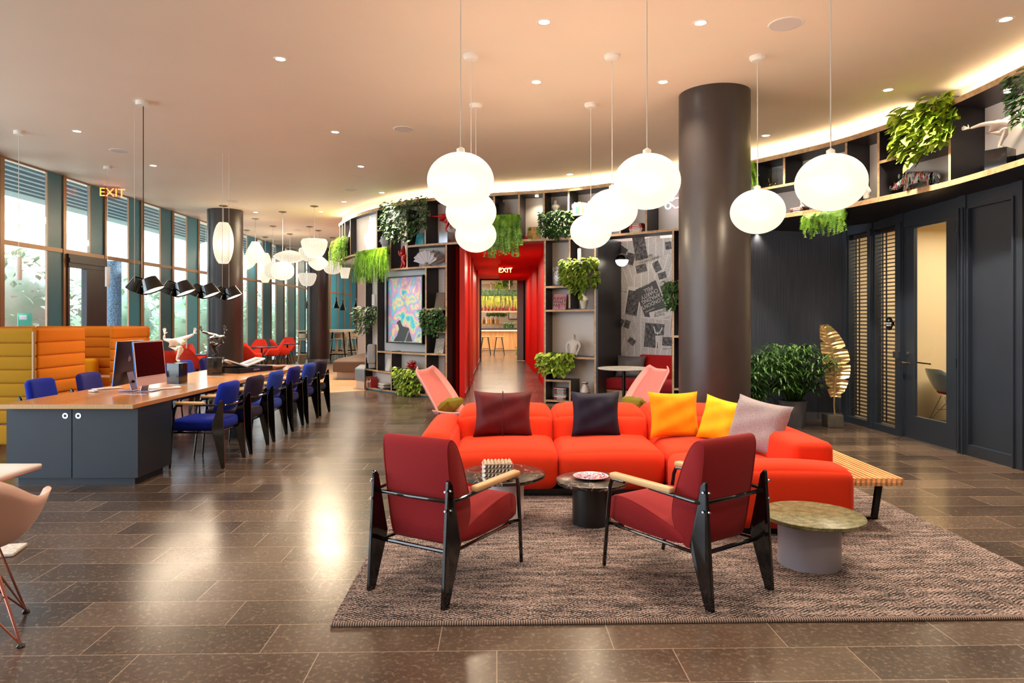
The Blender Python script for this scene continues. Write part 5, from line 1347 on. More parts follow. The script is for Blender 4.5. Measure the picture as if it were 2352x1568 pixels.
def cafe_table(label, loc, r_=0.38, h=0.73, mt=None, mleg=None, base='cross'):
    t = thing('pedestal_table', label, 'table', loc, 0, None)
    MB().lathe([(0.001,h-0.022),(r_-0.01,h-0.022),(r_,h-0.012),(r_,h),(0.001,h)],40).build('round_top', mt or m_lam, t)
    MB().cyl((0,0,0.02),(0,0,h-0.02),0.026,n=14).build('stem', mleg or m_black, t)
    mb = MB()
    if base == 'cross':
        for k in range(4):
            a = PI/4+k*PI/2; mb.tube([(0,0,0.07),(0.28*math.cos(a),0.28*math.sin(a),0.015)],[0.02,0.012],6)
    else: mb.lathe([(0.24,0),(0.24,0.01),(0.03,0.025)],32)
    mb.build('base', mleg or m_black, t); return t
org = None
def place_org(px, py, t, rz, lab):
    global org
    p = D(px, HY, t); p.z = 0
    if org is None: org = organic('bucket_chair', lab, tuple(p), rz); return org
    return dup(org, tuple(p), rz, lab)
cafe_table('dark round cafe table behind the cream athlete figure', (lambda v:(v.x,v.y,0))(D(425,HY,14.9)), 0.44)
V0 = lambda v: (v.x, v.y, 0)
cafe_table('dark round cafe table between the left column and the next red chairs', V0(D(601,HY,19.0)), 0.42)
cafe_table('dark round cafe table nearest the far column', V0(D(660,HY,21.6)), 0.40)
cafe_table('dark cafe table edge showing just right of the left column', V0(D(558,HY,18.0)), 0.30)
place_org(416,0,16.2,PI,'coral red bucket chair behind the cream athlete figure')
place_org(470,0,16.5,PI*0.75,'coral red bucket chair partly hidden by the left column')
place_org(380,0,13.3,0.5,'coral red bucket chair seen between the monitor and the cream figure')
place_org(448,0,14.5,-0.35,'coral red bucket chair between the two athlete figures')
place_org(590,0,20.3,PI,'coral red bucket chair facing the camera behind the middle cafe table')
place_org(573,0,17.5,-0.3,'coral red bucket chair low in front, just right of the left column')
place_org(626,0,20.0,PI*0.62,'coral red bucket chair turned sideways between the two cafe tables')
place_org(646,0,20.7,-0.9,'coral red bucket chair seen from behind at the farther cafe table')
place_org(657,0,22.6,PI,'coral red bucket chair farthest back by the windows')
# ------------------------------------------------ bar stools and high tables at the back
m_ash = wood('pale_ash', S(206,180,146), S(232,212,184), 5, 2, 0.45)
def hstool(label, loc, rz):
    r = thing('bar_stool', label, 'stool', loc, rz, 'pale wooden bar stools at the back')
    MB().rbox((0,0,0.765),(0.36,0.34,0.03),0.012,2).build('seat', m_ash, r)
    mb = MB(); mb.grid(lambda a,b: (0.20*math.sin((a-0.5)*2.6), -0.17*math.cos((a-0.5)*2.6)+0.0, 0.82+0.17*b), 14, 3); mb.grid(lambda a,b: (0.22*math.sin((0.5-a)*2.6), -0.19*math.cos((0.5-a)*2.6), 0.82+0.17*b), 14, 3)
    mb.build('backrest', m_ash, r)
    for a in (-1,1):
        for b in (-1,1): MB().cyl((a*0.12,b*0.11,0.76),(a*0.21,b*0.20,0),0.018,0.014,8).build('leg', m_ash, r)
    mb = MB(); z = 0.25; q = 0.185
    for (x0_,y0_),(x1_,y1_) in (((-q,-q),(q,-q)),((q,-q),(q,q)),((q,q),(-q,q)),((-q,q),(-q,-q))): mb.cyl((x0_,y0_,z),(x1_,y1_,z),0.012,n=6)
    mb.build('footrest', m_ash, r); return r
def hightable(label, loc, rz, w, d):
    r = thing('high_table', label, 'table', loc, rz)
    MB().rbox((0,0,1.06),(w,d,0.04),0.006,1).build('tabletop', m_ash, r)
    for a in (-1,1):
        for b in (-1,1): MB().cyl((a*(w/2-0.15),b*(d/2-0.1),1.04),(a*(w/2-0.05),b*(d/2-0.05),0),0.03,0.022,8).build('leg', m_black, r)
    MB().b2(-w/2+0.1,w/2-0.1,-0.02,0.02,0.22,0.26).build('footrail', m_black, r, smooth=False); return r
hightable('pale high table partly hidden left of the far column', V0(D(694,HY,25.6)), 0, 1.2, 0.7)
hightable('pale high table just right of the far column', V0(D(776,HY,24.6)), 0, 0.9, 1.2)
hightable('pale high table farthest back beside the shelving', V0(D(804,HY,27.8)), 0, 1.9, 0.8)
hs = hstool('pale wooden bar stool left of the far column', V0(D(699,HY,24.4)), 0.2)
for px, t, rz, lab in ((773,25.0,1.2,'pale wooden bar stool just right of the far column'),(783,25.5,0.3,'pale wooden bar stool behind the near high table'),(808,26.5,0.2,'pale wooden bar stool in front of the farthest high table'),(797,28.4,2.6,'pale wooden bar stool behind the farthest high table')):
    dup(hs, V0(D(px,HY,t)), rz, lab)
# ------------------------------------------------ low curved upholstered benches
m_tan = pm('brown_leather', S(84,62,46), 0.4, noise=0.1, scale=6); m_gb = pm('grey_leather', S(120,134,146), 0.4, noise=0.08, scale=6); m_pl = pm('pale_plinth', S(226,206,186), 0.5)
def lowbench(label, pts, z0, z1, mat, plinth=True, back=None):
    c = pts[0]; r = thing('low_bench', label, 'bench', (c.x,c.y,0))
    P = [(p.x-c.x, p.y-c.y) for p in pts]
    ar = sum(P[i][0]*P[(i+1)%len(P)][1]-P[(i+1)%len(P)][0]*P[i][1] for i in range(len(P)))
    if ar < 0: P = P[::-1]
    MB().prism(P, z0, z1).build('cushion', mat, r, smooth=False, bevel=0.03)
    cx_, cy__ = sum(p[0] for p in P)/len(P), sum(p[1] for p in P)/len(P)
    MB().prism([(lerp(p[0],cx_,0.18), lerp(p[1],cy__,0.18)) for p in P], 0, z0).build('plinth', m_pl, r, smooth=False)
    return r
lowbench('long brown leather low bench curving away near the far column', [W(764,873),W(842,873),D(852,HY,21),D(838,HY,21),D(806,HY,19.4),D(776,HY,18.0)], 0.20, 0.47, m_tan)
b2_ = lowbench('grey leather low bench end right against the left bookcase', [W(815,892),W(838,896),D(846,HY,15.8),D(826,HY,15.9)], 0.17, 0.45, m_gb)
# ------------------------------------------------ niche: banquette, cushions, table
nn = Vector((gd.y, -gd.x, 0))        # towards the room from the mural plane
bq = thing('banquette', 'dark red upholstered banquette below the newspaper mural', 'bench', (g0.x,g0.y,0), GA)
m_bqr = fabric('banquette_red', S(150,24,32), 0.1); m_bqr2 = fabric('banquette_back_red', S(196,30,30), 0.08)
MB().rbox((gL/2+0.02,-0.33,0.36),(gL-0.0,0.60,0.20),0.05,6,(0,0.01,0.01)).build('seat', m_bqr, bq, ang=180)
MB().rbox((gL/2+0.18,-0.06,0.66),(gL-0.52,0.11,0.42),0.03,5,(0,0.01,0)).build('backrest', m_bqr2, bq, ang=180)
MB().b2(0.02,gL,-0.60,-0.03,0.0,0.24).b2(0.02,gL,-0.62,-0.05,0.24,0.26).build('timber_base', m_ply, bq, smooth=False)
def cush2(label, x, y, z, w, h, mat, rz, tilt, seed):
    p = g0+gd*x+nn*(-y); o = thing('cushion', label, 'cushion', (p.x,p.y,z), GA+rz); mb = MB(); mb.M = RX(tilt); pillow(mb, w, h, 0.14, seed=seed); mb.build('cover', mat, o, ang=180); return o
cush2('grey satin cushion on the banquette behind the marble pedestal table', 0.34, -0.26, 0.66, 0.56, 0.40, pm('grey_satin', S(112,106,104), 0.35, sheen=0.3), 0.05, -0.25, 12)
m_geo, nt_, b_ = new_mat('geometric_print'); tc_ = nt_.nodes.new('ShaderNodeTexCoord'); vo = nt_.nodes.new('ShaderNodeTexVoronoi'); vo.inputs['Scale'].default_value = 7; rr = nt_.nodes.new('ShaderNodeValToRGB'); rr.color_ramp.interpolation = 'CONSTANT'
rr.color_ramp.elements[0].color = (*S(232,228,222),1); rr.color_ramp.elements[1].position = 0.4; rr.color_ramp.elements[1].color = (*S(120,140,150),1); q = rr.color_ramp.elements.new(0.65); q.color = (*S(196,170,100),1)
sp_ = nt_.nodes.new('ShaderNodeSeparateColor'); nt_.links.new(tc_.outputs['Object'], vo.inputs['Vector']); nt_.links.new(vo.outputs['Color'], sp_.inputs[0]); nt_.links.new(sp_.outputs[0], rr.inputs['Fac']); nt_.links.new(rr.outputs[0], b_.inputs['Base Color'])
cush2('geometric patterned cushion at the right end of the banquette', gL-0.18, -0.24, 0.66, 0.46, 0.42, m_geo, -0.2, -0.25, 13)
p = D(1433,HY,10.5); cafe_table('round white marble pedestal table in front of the banquette', V0(p), 0.40, 0.755, m_mw, m_black, 'disc')
# ------------------------------------------------ pink high lounge shells
m_pink = pm('pink_shell', S(222,150,146), 0.45); m_pinki = fabric('pink_inner', S(212,122,118), 0.06); m_olive = fabric('olive_velvet', S(120,110,30), 0.1)
def pink_lounge(label, loc, rz):
    r = thing('lounge_chair', label, 'armchair', loc, rz, 'pink high-back lounge chairs behind the sofa')
    def back(a, b):        # a across, b along the length (0 seat .. 1 top)
        u = a*2-1; w = 0.27*(1-0.25*b**2)
        y = -0.18-0.42*b; z = 0.36+0.52*b + 0.03*math.sin(b*PI)
        if b > 0.86: k = (b-0.86)/0.14; w *= 1-0.25*k*k; y += 0.02*k
        rim = 0.10*abs(u)**4
        return (u*w, y+rim*0.75, z+rim*0.55)
    MB().shell(back, 15, 18, 0.014).build('back_shell', m_pink, r, ang=180)
    def inn(a, b):
        x, y, z = back(0.12+0.76*a, 0.04+0.88*b); return (x, y+0.010, z+0.014)
    MB().shell(inn, 11, 14, 0.006).build('inner_pad', m_pinki, r, ang=180)
    def seat(a, b):
        u = a*2-1; w = 0.27; y = -0.20+0.60*b; z = 0.37-0.03*math.sin(b*PI)+0.04*b; rim = 0.07*abs(u)**4; return (u*w, y, z+rim)
    MB().shell(lambda a,b: seat(1-a,b), 13, 10, 0.014).build('seat_shell', m_pink, r, ang=180)
    mb = MB(); mb.M = TR(0,-0.14,0.47) @ RX(-0.9) ; pillow(mb, 0.36, 0.24, 0.13, seed=5); mb.build('lumbar_cushion', m_olive, r, ang=180)
    for a in (-1,1):
        for b in (-1,1): MB().cyl((a*0.12,b*0.12+0.03,0.34),(a*0.24,b*0.26+0.03,0),0.014,0.010,8).build('leg', m_chrome, r)
    return r
p = D(1055,HY,8.05); pink_lounge('pale pink high-back lounge chair behind the left end of the sofa', V0(p), -PI/2-0.55)
p = D(1442,HY,8.15); pink_lounge('pale pink high-back lounge chair behind the navy and yellow cushions', V0(p), PI/2+0.55)
# ------------------------------------------------ table and shell chair at the left edge
lt_ = thing('white_table', 'white table top corner at the lower left edge of the photo', 'table', tuple(cw(-2.46, 3.58, 0)), -TH)
MB().rbox((-0.45,-0.45,0.735),(0.90,0.90,0.022),0.010,3).build('tabletop', pm('white_laminate', S(226,216,214), 0.3), lt_)
MB().rbox((-0.45,-0.45,0.722),(0.892,0.892,0.008),0.003,3).build('edge_band', m_pink, lt_)
MB().cyl((-0.45,-0.45,0.03),(-0.45,-0.45,0.72),0.035,n=20).build('stem', m_white, lt_)
MB().lathe([(0.28,0),(0.28,0.012),(0.05,0.03)],40,c=(-0.45,-0.45,0)).build('base', m_white, lt_)
def wire_chair(name, label, loc, rz, mat, mleg, pad=None, group=None):
    r = thing(name, label, 'chair', loc, rz, group)
    mb = MB(); bucket(mb, 0.42, 0.44, 0.665, 0.80, 0.315, 0.27, th=0.010, na=48, nv=14); mb.build('shell', mat, r, ang=180)
    if pad: 
        MB().lathe([(0.001,0.436),(0.20,0.445),(0.22,0.465),(0.20,0.472),(0.001,0.465)],32).build('seat_pad', pad, r, ang=180)
    mb = MB()
    for a in (-1,1):
        for b in (-1,1):
            f = (a*0.24,b*0.22,0.012); mb.tube([(a*0.13,b*0.10,0.405),f],0.0055,6); mb.tube([(-a*0.06,b*0.10,0.39),f],0.0045,6); mb.tube([(a*0.10,-b*0.05,0.39),f],0.0045,6)
    mb.tube([(-0.16,-0.14,0.20),(0.16,-0.14,0.20),(0.16,0.14,0.20),(-0.16,0.14,0.20)],0.0045,6,closed=True)
    mb.build('wire_base', mleg, r)
    for a in (-1,1):
        for b in (-1,1): MB().lathe([(0.016,0),(0.018,0.006),(0.008,0.016)],12,c=(a*0.24,b*0.22,0)).build('glide', m_black, r)
    return r
m_cop = pm('copper_wire', S(176,110,96), 0.25, 0.9)
wc = wire_chair('shell_armchair', 'pale pink shell armchair cut by the lower left edge of the photo', tuple(cw(-2.57, 3.18, 0)), 0.55, pm('pale_pink_plastic', S(236,196,184), 0.35), m_cop)
lt2 = MB().rbox((0,0,0.012),(0.5,0.22,0.022),0.006,2).build('floor_mat', pm('speckled_white', S(206,200,196), 0.8, noise=0.3, scale=60), None, loc=tuple(cw(-3.42,4.35,0)), rz=0.25); tag(lt2, 'small speckled white slab on the floor at the left edge below the pink chair', 'mat')
# chairs in the meeting room
mr1 = ra + rdir*(rs(2175)-0.9) + rn*1.15; mr2 = ra + rdir*(rs(2175)-1.3) + rn*1.75
m_gsh = pm('grey_blue_shell', S(176,186,188), 0.35)
wire_chair('shell_armchair', 'grey shell armchair nearest the glass door inside the meeting room', (mr1.x,mr1.y,0), -0.9, m_gsh, m_chrome, None, 'meeting room shell armchairs')
wire_chair('shell_armchair', 'grey shell armchair with a red seat pad inside the meeting room', (mr1.x+0.15,mr1.y+0.80,0), -1.5, m_gsh, m_chrome, m_bqr2, 'meeting room shell armchairs')
wire_chair('shell_armchair', 'olive shell armchair at the back of the meeting room', (mr1.x+0.70,mr1.y+0.45,0), -2.6, pm('olive_shell', S(150,140,70), 0.4), m_chrome, None, 'meeting room shell armchairs')
cafe_table('round pale meeting table seen through the glass door', (mr1.x+0.85,mr1.y-0.55,0), 0.42, 0.73, m_wl, m_chrome, 'disc')

# ------------------------------------------------ leaves
def leaf_quad(mb, p, d, up, L, w, fold=0.25, seg=False):
    d = d.normalized(); s = d.cross(up); 
    if s.length < 1e-4: s = d.cross(Vector((1,0,0)))
    s.normalize(); n = s.cross(d).normalized()
    a = p; m = p+d*L*0.42; t = p+d*L
    l = m+s*w/2+n*fold*w*0.5; r = m-s*w/2+n*fold*w*0.5; q = p+d*L*0.78 
    l2 = q+s*w*0.22+n*fold*w*0.15; r2 = q-s*w*0.22+n*fold*w*0.15
    mb.add([tuple(x) for x in (a,l,m,r,l2,t-n*0.1*L,r2)], [(0,2,1),(0,3,2),(1,2,4),(2,3,6),(2,5,4),(2,6,5)])
rl_ = random.Random(11)
def rv(r=rl_): return Vector((r.uniform(-1,1), r.uniform(-1,1), r.uniform(-1,1)))
def bush(parent, mat, w, d, h, n, L, asp=0.62, droop=0.6, hang=True, name='foliage', rag=0.25, front=-1):
    """leaf mass hanging from z=0 down to -h, local y negative towards the room"""
    mb = MB(); r = rl_
    cols = [(r.uniform(-w/2,w/2), h*(1-rag*r.random())) for _ in range(max(6,int(w/0.05)))]
    for i in range(n):
        x = r.uniform(-1,1)*w/2; cidx = min(cols, key=lambda c: abs(c[0]-x)); hh = cidx[1]*(1-0.35*(abs(x)/(w/2))**3)
        z = -hh*r.random()**0.9; edge = math.sqrt(max(0, 1-(abs(x)/(w/2+1e-6))**2.5))
        y = front*d*(0.45+0.55*r.random())*(0.45+0.55*edge)*(1-0.25*(-z/h))
        dr = Vector((r.uniform(-1,1)*0.8+x/w*1.2, front*(0.35+r.random()*0.7), -droop+r.uniform(-0.5,0.75)))
        up = Vector((r.uniform(-0.4,0.4), front*0.8, 0.7+r.random()*0.4))
        l = L*r.uniform(0.65,1.2); leaf_quad(mb, Vector((x,y,z)), dr, up, l, l*asp)
    return mb.build(name, mat, parent, smooth=False)
def fern(parent, mat, w, d, h, nf, leaf=0.05, name='fronds', curl=0.05, dens=16, front=-1, wd=0.028):
    mb = MB(); r = rl_
    for i in range(nf):
        x = r.uniform(-1,1)*w/2; L = h*r.uniform(0.55,1.0); y0 = front*d*r.uniform(0.1,1.0); ph = r.uniform(0,6); out = r.uniform(0.02,0.10)
        pts = []
        for k in range(dens+1):
            u = k/dens; pts.append(Vector((x+math.sin(u*3+ph)*curl*u + (x/w)*0.12*u, y0+front*out*math.sin(min(1,u*1.6)*PI/2), 0.02*math.sin(u*PI)-L*u)))
        for k in range(dens):
            a, b = pts[k], pts[k+1]; dd_ = (b-a); s = Vector((1, r.uniform(-0.5,0.5), 0)).normalized(); ll = leaf*(1-0.55*k/dens)*r.uniform(0.8,1.15)
            for sg in (-1,1):
                t = a+s*sg*ll+dd_*0.9+Vector((0,front*0.01,-ll*0.25)); mb.add([tuple(a), tuple(a+dd_*0.8), tuple(t)], [(0,1,2)] if sg > 0 else [(2,1,0)])
    return mb.build(name, mat, parent, smooth=False)
l_ivy = leafmat('ivy_leaf', S(20,52,28), S(84,128,58), 14); l_poth = leafmat('pothos_leaf', S(60,104,26), S(176,196,70), 12); l_dkp = leafmat('dark_pothos_leaf', S(22,62,40), S(104,138,78), 14)
l_fern = leafmat('bright_fern', S(62,120,20), S(150,200,60), 10); l_moss = leafmat('lime_moss', S(92,156,16), S(160,210,50), 10); l_lime = leafmat('lime_leaf', S(84,132,24), S(196,216,80), 12)
l_rhap = leafmat('palm_leaf', S(16,46,22), S(82,132,44), 8); m_box = pm('planter_box', S(30,28,30), 0.5)
def shelf_face(px):
    T = Nn(px); return math.atan2(-T.x, T.y)         # local x along the shelf, local -y to the room
def on_shelf(name, label, cat, px, z, dep=0.18, group=None, rz=0.0):
    px = solve_px(px, dep); p = A(px)+Nn(px)*dep; return thing(name, label, cat, (p.x,p.y,z), shelf_face(px)+rz, group)
def solve_px(px, dep):
    q = px
    for _ in range(6): q += px - px_of(A(q)+Nn(q)*dep)[0]
    return q
def shelf_plant(label, px, pytop, pybot, pxa, pxb, mat, kind, n, L, dep=0.06, d=0.16, **k):
    z = zh(px, pytop); t = at_(px); q_ = solve_px(px, dep); a_ = shelf_face(q_); p_ = A(q_); dpx = (px_of(Vector((p_.x+0.1*math.cos(a_), p_.y+0.1*math.sin(a_), z)))[0]-px_of(Vector((p_.x,p_.y,z)))[0])/0.1; w = min(1.6, abs(pxb-pxa)/max(20,abs(dpx))); h = (pybot-pytop)/F*t
    r = on_shelf('trailing_plant', label, 'plant', px, z, dep)
    MB().b2(-w*0.36, w*0.36, -0.02, 0.12, -min(0.13,h*0.4), -0.02).build('planter', m_box, r, smooth=False)
    if kind == 'bush': bush(r, mat, w, d, h, n, L, **k)
    else: fern(r, mat, w, d, h, n, L, **k)
    return r
shelf_plant('big dark green leafy plant spilling over the top board left of the globes', 934, 458, 556, 878, 983, l_dkp, 'bush', 650, 0.11)
shelf_plant('long fern hanging at the far left end of the curved shelving', 792, 546, 620, 775, 804, l_fern, 'fern', 90, 0.045, d=0.2)
shelf_plant('bright lime feathery curtain plant hanging under the white neon niche', 863, 572, 652, 828, 900, l_moss, 'fern', 260, 0.022, dens=26, curl=0.03, d=0.14)
shelf_plant('long bright fern hanging over the red corridor entrance', 1163, 494, 594, 1128, 1194, l_fern, 'fern', 110, 0.06, d=0.2)
shelf_plant('dark ivy mass right above the corridor and below the white double gourd vase', 1279, 484, 556, 1244, 1314, l_ivy, 'bush', 620, 0.075)
shelf_plant('two tone green pothos in front of the centre bookcase above the beige vase', 1338, 592, 682, 1298, 1378, l_poth, 'bush', 420, 0.12, d=0.24)
shelf_plant('lime green leafy plant low on the centre bookcase beside the corridor', 1279, 808, 864, 1241, 1316, l_lime, 'bush', 330, 0.11, d=0.2)
shelf_plant('dark glossy plant on the left edge of the portrait bookcase', 848, 702, 772, 824, 872, l_dkp, 'bush', 330, 0.11, d=0.2)
shelf_plant('ivy on the bookcase right of the portrait', 1000, 706, 772, 972, 1026, l_ivy, 'bush', 420, 0.08, d=0.16)
shelf_plant('light green leafy plant below the red urchin ornament', 948, 845, 909, 916, 976, l_lime, 'bush', 360, 0.12, d=0.2)
shelf_plant('ivy beside the right edge of the newspaper mural', 1550, 644, 716, 1534, 1566, l_ivy, 'bush', 260, 0.08, d=0.16)
shelf_plant('hanging grass plant just right of the big column', 1727, 372, 438, 1714, 1740, l_moss, 'fern', 80, 0.03, d=0.1)
shelf_plant('hanging sword fern below the nearest right globe', 1905, 484, 545, 1862, 1950, l_fern, 'fern', 64, 0.045, d=0.16)
shelf_plant('large bright yellow green leafy plant above the striped rhinoceros', 2135, 228, 374, 2068, 2200, l_poth if False else leafmat('golden_leaf', S(96,140,16), S(204,222,72), 9), 'bush', 330, 0.16, d=0.18, asp=0.72)
shelf_plant('dark ivy at the top right edge of the photo', 2385, 150, 290, 2345, 2425, l_ivy, 'bush', 220, 0.09, d=0.18)
# floor palms
def palm(label, px, t, pot_r, pot_h, crown_h, n, pot=True):
    p = D(px, HY, t); r = thing('potted_palm', label, 'plant', V0(p), 0, 'potted lady palms by the dark wall')
    MB().lathe([(pot_r*0.78,0),(pot_r,pot_h),(pot_r*0.94,pot_h),(pot_r*0.9,pot_h-0.04),(0.001,pot_h-0.04)],40).build('pot', m_pot, r, ang=50)
    mb = MB(); R = rl_; stm = MB()
    for i in range(n):
        a = R.uniform(0,2*PI); hh = R.uniform(0.15,1.0)*crown_h; rr_ = R.uniform(0.05,0.75)*0.62*(0.35+0.65*math.sin(min(1,hh/crown_h*1.1)*PI*0.8)); 
        c = Vector((rr_*math.cos(a), rr_*math.sin(a), pot_h+hh*0.8)); stm.tube([(c.x*0.2,c.y*0.2,pot_h-0.05),(c.x*0.6,c.y*0.6,pot_h+hh*0.5),tuple(c)],0.006,4)
        nb = R.randint(7,10); out = Vector((math.cos(a),math.sin(a),0.25)).normalized()
        for k in range(nb):
            f = (k/(nb-1)-0.5)*2.6; s = Vector((-math.sin(a),math.cos(a),0)); d = (out*math.cos(f)+s*math.sin(f)+Vector((0,0,R.uniform(0.0,0.5)))).normalized(); L = R.uniform(0.20,0.34)
            q = c; wv_ = 0.024; up = Vector((0,0,1)); side = d.cross(up).normalized()
            P0 = q; P1 = q+d*L*0.45+Vector((0,0,0.02)); P2 = q+d*L*0.8+Vector((0,0,-0.02)); P3 = q+d*L+Vector((0,0,-0.09))
            mb.add([tuple(P0),tuple(P1+side*wv_*0.6),tuple(P1-side*wv_*0.6),tuple(P2+side*wv_*0.45),tuple(P2-side*wv_*0.45),tuple(P3)],[(0,1,2),(1,3,4,2),(3,5,4)])
    mb.build('fronds', l_rhap, r, smooth=False); stm.build('stems', l_rhap, r)
palm('bushy lady palm in a zinc pot left of the gold leaf sculpture', 1821, 9.62, 0.19, 0.36, 0.88, 95)
palm('lady palm partly hidden behind the big column', 1728, 9.35, 0.17, 0.30, 0.80, 80)
# gold leaf sculpture
p = D(1912, HY, 9.55); gl = thing('gold_leaf_sculpture', 'tall gold banana leaf sculpture on a dark stone block', 'sculpture', V0(p), -TH)
MB().rbox((0,0,0.085),(0.22,0.20,0.17),0.006,1).build('stone_block', pm('dark_stone', S(84,78,72), 0.7, noise=0.2, scale=12), gl)
m_gold = pm('brushed_gold', S(238,208,156), 0.38, 0.9, noise=0.18, scale=5, bump=0.3, stretch=(1,1,14))
mb = MB()
spine = lambda u: Vector((0.02-0.16*u**2.4+0.03*math.sin(u*PI), 0, 0.42+1.0*u))
NS = 44
rr2 = random.Random(3); nick = {}
for sg in (-1,1):
    prev = None; nk = 1.0
    for k in range(NS+1):
        u = k/NS; w = 0.215*(math.sin(PI*min(1,(u*0.93+0.045)))**0.55)*(0.85 if sg < 0 else 0.95)
        if k % 9 == (2 if sg > 0 else 6): cut = 0.62
        elif k % 9 == (3 if sg > 0 else 7): cut = 0.95
        else: cut = 1.0
        if u > 0.8: cut = 1.0
        s = spine(u); dr = Vector((sg*0.94, 0, 0.05-0.40*(1-u)+0.22)).normalized()
        e = s+dr*w*cut+Vector((0,-0.05*abs(1)*1.0,0)); m_ = s+dr*w*cut*0.5+Vector((0,-0.012+0.006*math.sin(k*2.1),0))
        cur = (s, m_+Vector((0,0.008*(k%2),0)), e+Vector((0,0.010*(k%2),0)))
        if prev:
            a = [tuple(prev[0]),tuple(prev[1]),tuple(prev[2]),tuple(cur[0]),tuple(cur[1]),tuple(cur[2])]
            b = [(x,y+0.008,z) for x,y,z in a]
            f = [(0,1,4,3),(1,2,5,4)] if sg > 0 else [(3,4,1,0),(4,5,2,1)]
            mb.add(a, f); mb.add(b, [tuple(reversed(q)) for q in f]); mb.add(a+b, [(2,8,11,5)])
        prev = cur
mb.build('leaf_blade', m_gold, gl, smooth=False)
MB().tube([(0.03,0,0.17),(0.022,0,0.3)]+[tuple(spine(i/10)+Vector((0,-0.01,0))) for i in range(11)],[0.011,0.012]+[0.013-0.0009*i for i in range(11)],8).build('stem', m_gold, gl)
# ------------------------------------------------ athlete figures
def athlete(label, loc, rz, mat, mbase, s=1.0, bw=0.16, bh=0.17, mirror=1, arms='up', lean_=0.0):
    r = thing('athlete_figure', label, 'figurine', loc, rz)
    if bh: MB().rbox((0,0,bh/2),(bw,bw,bh),0.003,1).build('plinth', mbase, r)
    P = []; E = []
    def add(x, y, z, rad, par=None):
        P.append((x*mirror*s, y*s, bh+z*s+0.004, rad*s*(1.35 if rad > 0.0125 else 1.2))); i = len(P)-1
        if par is not None: E.append((par, i))
        return i
    pelvis = add(-0.055,0,0.125,0.034)
    belly = add(-0.085,0,0.165,0.030,pelvis); chest = add(-0.055,0,0.215,0.036,belly); neck = add(0.015,0,0.235,0.020,chest)
    hd0 = add(0.055,0,0.222,0.022,neck); hd = add(0.085,0,0.195,0.024,hd0)
    # standing leg
    k1 = add(0.062,-0.018,0.175,0.019,pelvis); a1 = add(0.0,-0.008,0.03,0.0105,k1); f1 = add(0.035,-0.010,0.008,0.010,a1)
    # folded leg
    k2 = add(0.045,0.030,0.140,0.019,pelvis); c2 = add(0.0,0.028,0.085,0.013,k2); a2 = add(-0.02,0.022,0.030,0.010,c2); f2 = add(0.02,0.022,0.010,0.009,a2)
    sl = add(-0.045,-0.045,0.235,0.019,chest); sr = add(0.0,0.045,0.245,0.019,chest)
    if arms == 'up':
        e1 = add(-0.115,-0.055,0.245,0.0125,sl); w1 = add(-0.105,-0.06,0.295,0.009,e1); hdl = (-0.100,-0.06,0.31); d1 = (-0.0,0,1)
        e2 = add(0.10,0.05,0.275,0.0135,sr); w2 = add(0.165,0.04,0.30,0.010,e2); d2 = (0.35,0,1)
    elif arms == 'spread':
        e1 = add(-0.13,-0.05,0.240,0.0135,sl); w1 = add(-0.215,-0.05,0.228,0.009,e1); d1 = (-1,0,0.25)
        e2 = add(0.10,0.045,0.285,0.0135,sr); w2 = add(0.175,0.04,0.325,0.009,e2); d2 = (1,0,0.4)
    else:
        e1 = add(-0.12,-0.05,0.225,0.0125,sl); w1 = add(-0.20,-0.05,0.235,0.009,e1); d1 = (-1,0,0.15)
        e2 = add(0.02,0.06,0.18,0.012,sr); w2 = add(0.05,0.05,0.11,0.009,e2); d2 = (0.2,0,-1)
    skin('body', P, E, mat, r, 0, 2)
    # open hands: palm and five unequal fingers each
    for (wi, d, sd) in ((w1, d1, 1), (w2, d2, -1)):
        x, y, z, _ = P[wi]; d = Vector((d[0]*mirror, d[1], d[2])).normalized(); side = Vector((-d.z, 0, d.x)); 
        o = Vector((x,y,z)); HP = [(*o, 0.008*s)]; HE = []
        pc = o+d*0.022*s; HP.append((*pc, (0.011*s))); HE.append((0,1))
        for k, (f, l) in enumerate(((-0.55,0.030),(-0.2,0.038),(0.12,0.037),(0.45,0.030))):
            b = o+d*0.034*s+side*f*0.02*s; t = b+(d+side*f*0.55)*l*0.55*s; t2 = t+(d+side*f*0.5)*l*0.5*s+Vector((0,-0.004*s,0))
            HP += [(*b,0.0052*s),(*t,0.0042*s),(*t2,0.0034*s)]; n = len(HP); HE += [(1,n-3),(n-3,n-2),(n-2,n-1)]
        b = o+d*0.014*s-side*0.012*s*1.0; t = b-side*0.022*s+d*0.014*s; HP += [(*b,0.0055*s),(*t,0.004*s)]; n = len(HP); HE += [(1,n-2),(n-2,n-1)]
        skin('hand', HP, HE, mat, r, 1, 1)
    return r
m_porc = pm('cream_porcelain', S(232,216,200), 0.2, coat=0.4); m_blkp = pm('black_porcelain', S(18,12,12), 0.06, coat=0.8); m_redg = pm('red_gloss', S(205,14,22), 0.12, coat=0.6)
m_blockg = pm('black_block', S(20,20,22), 0.12, coat=0.4)
c = W(407, 879, 0.745); athlete('cream athlete figure on a black block, reaching right to the dark figure', (c.x,c.y,TZP), -0.2, m_porc, m_blockg, 1.12, 0.16, 0.235, 1, 'up')
c = W(496, 860, 0.745); athlete('glossy black athlete figure on a black block, reaching left to the cream figure', (c.x,c.y,TZP), 0.2, m_blkp, m_blockg, 1.16, 0.19, 0.235, -1, 'up')
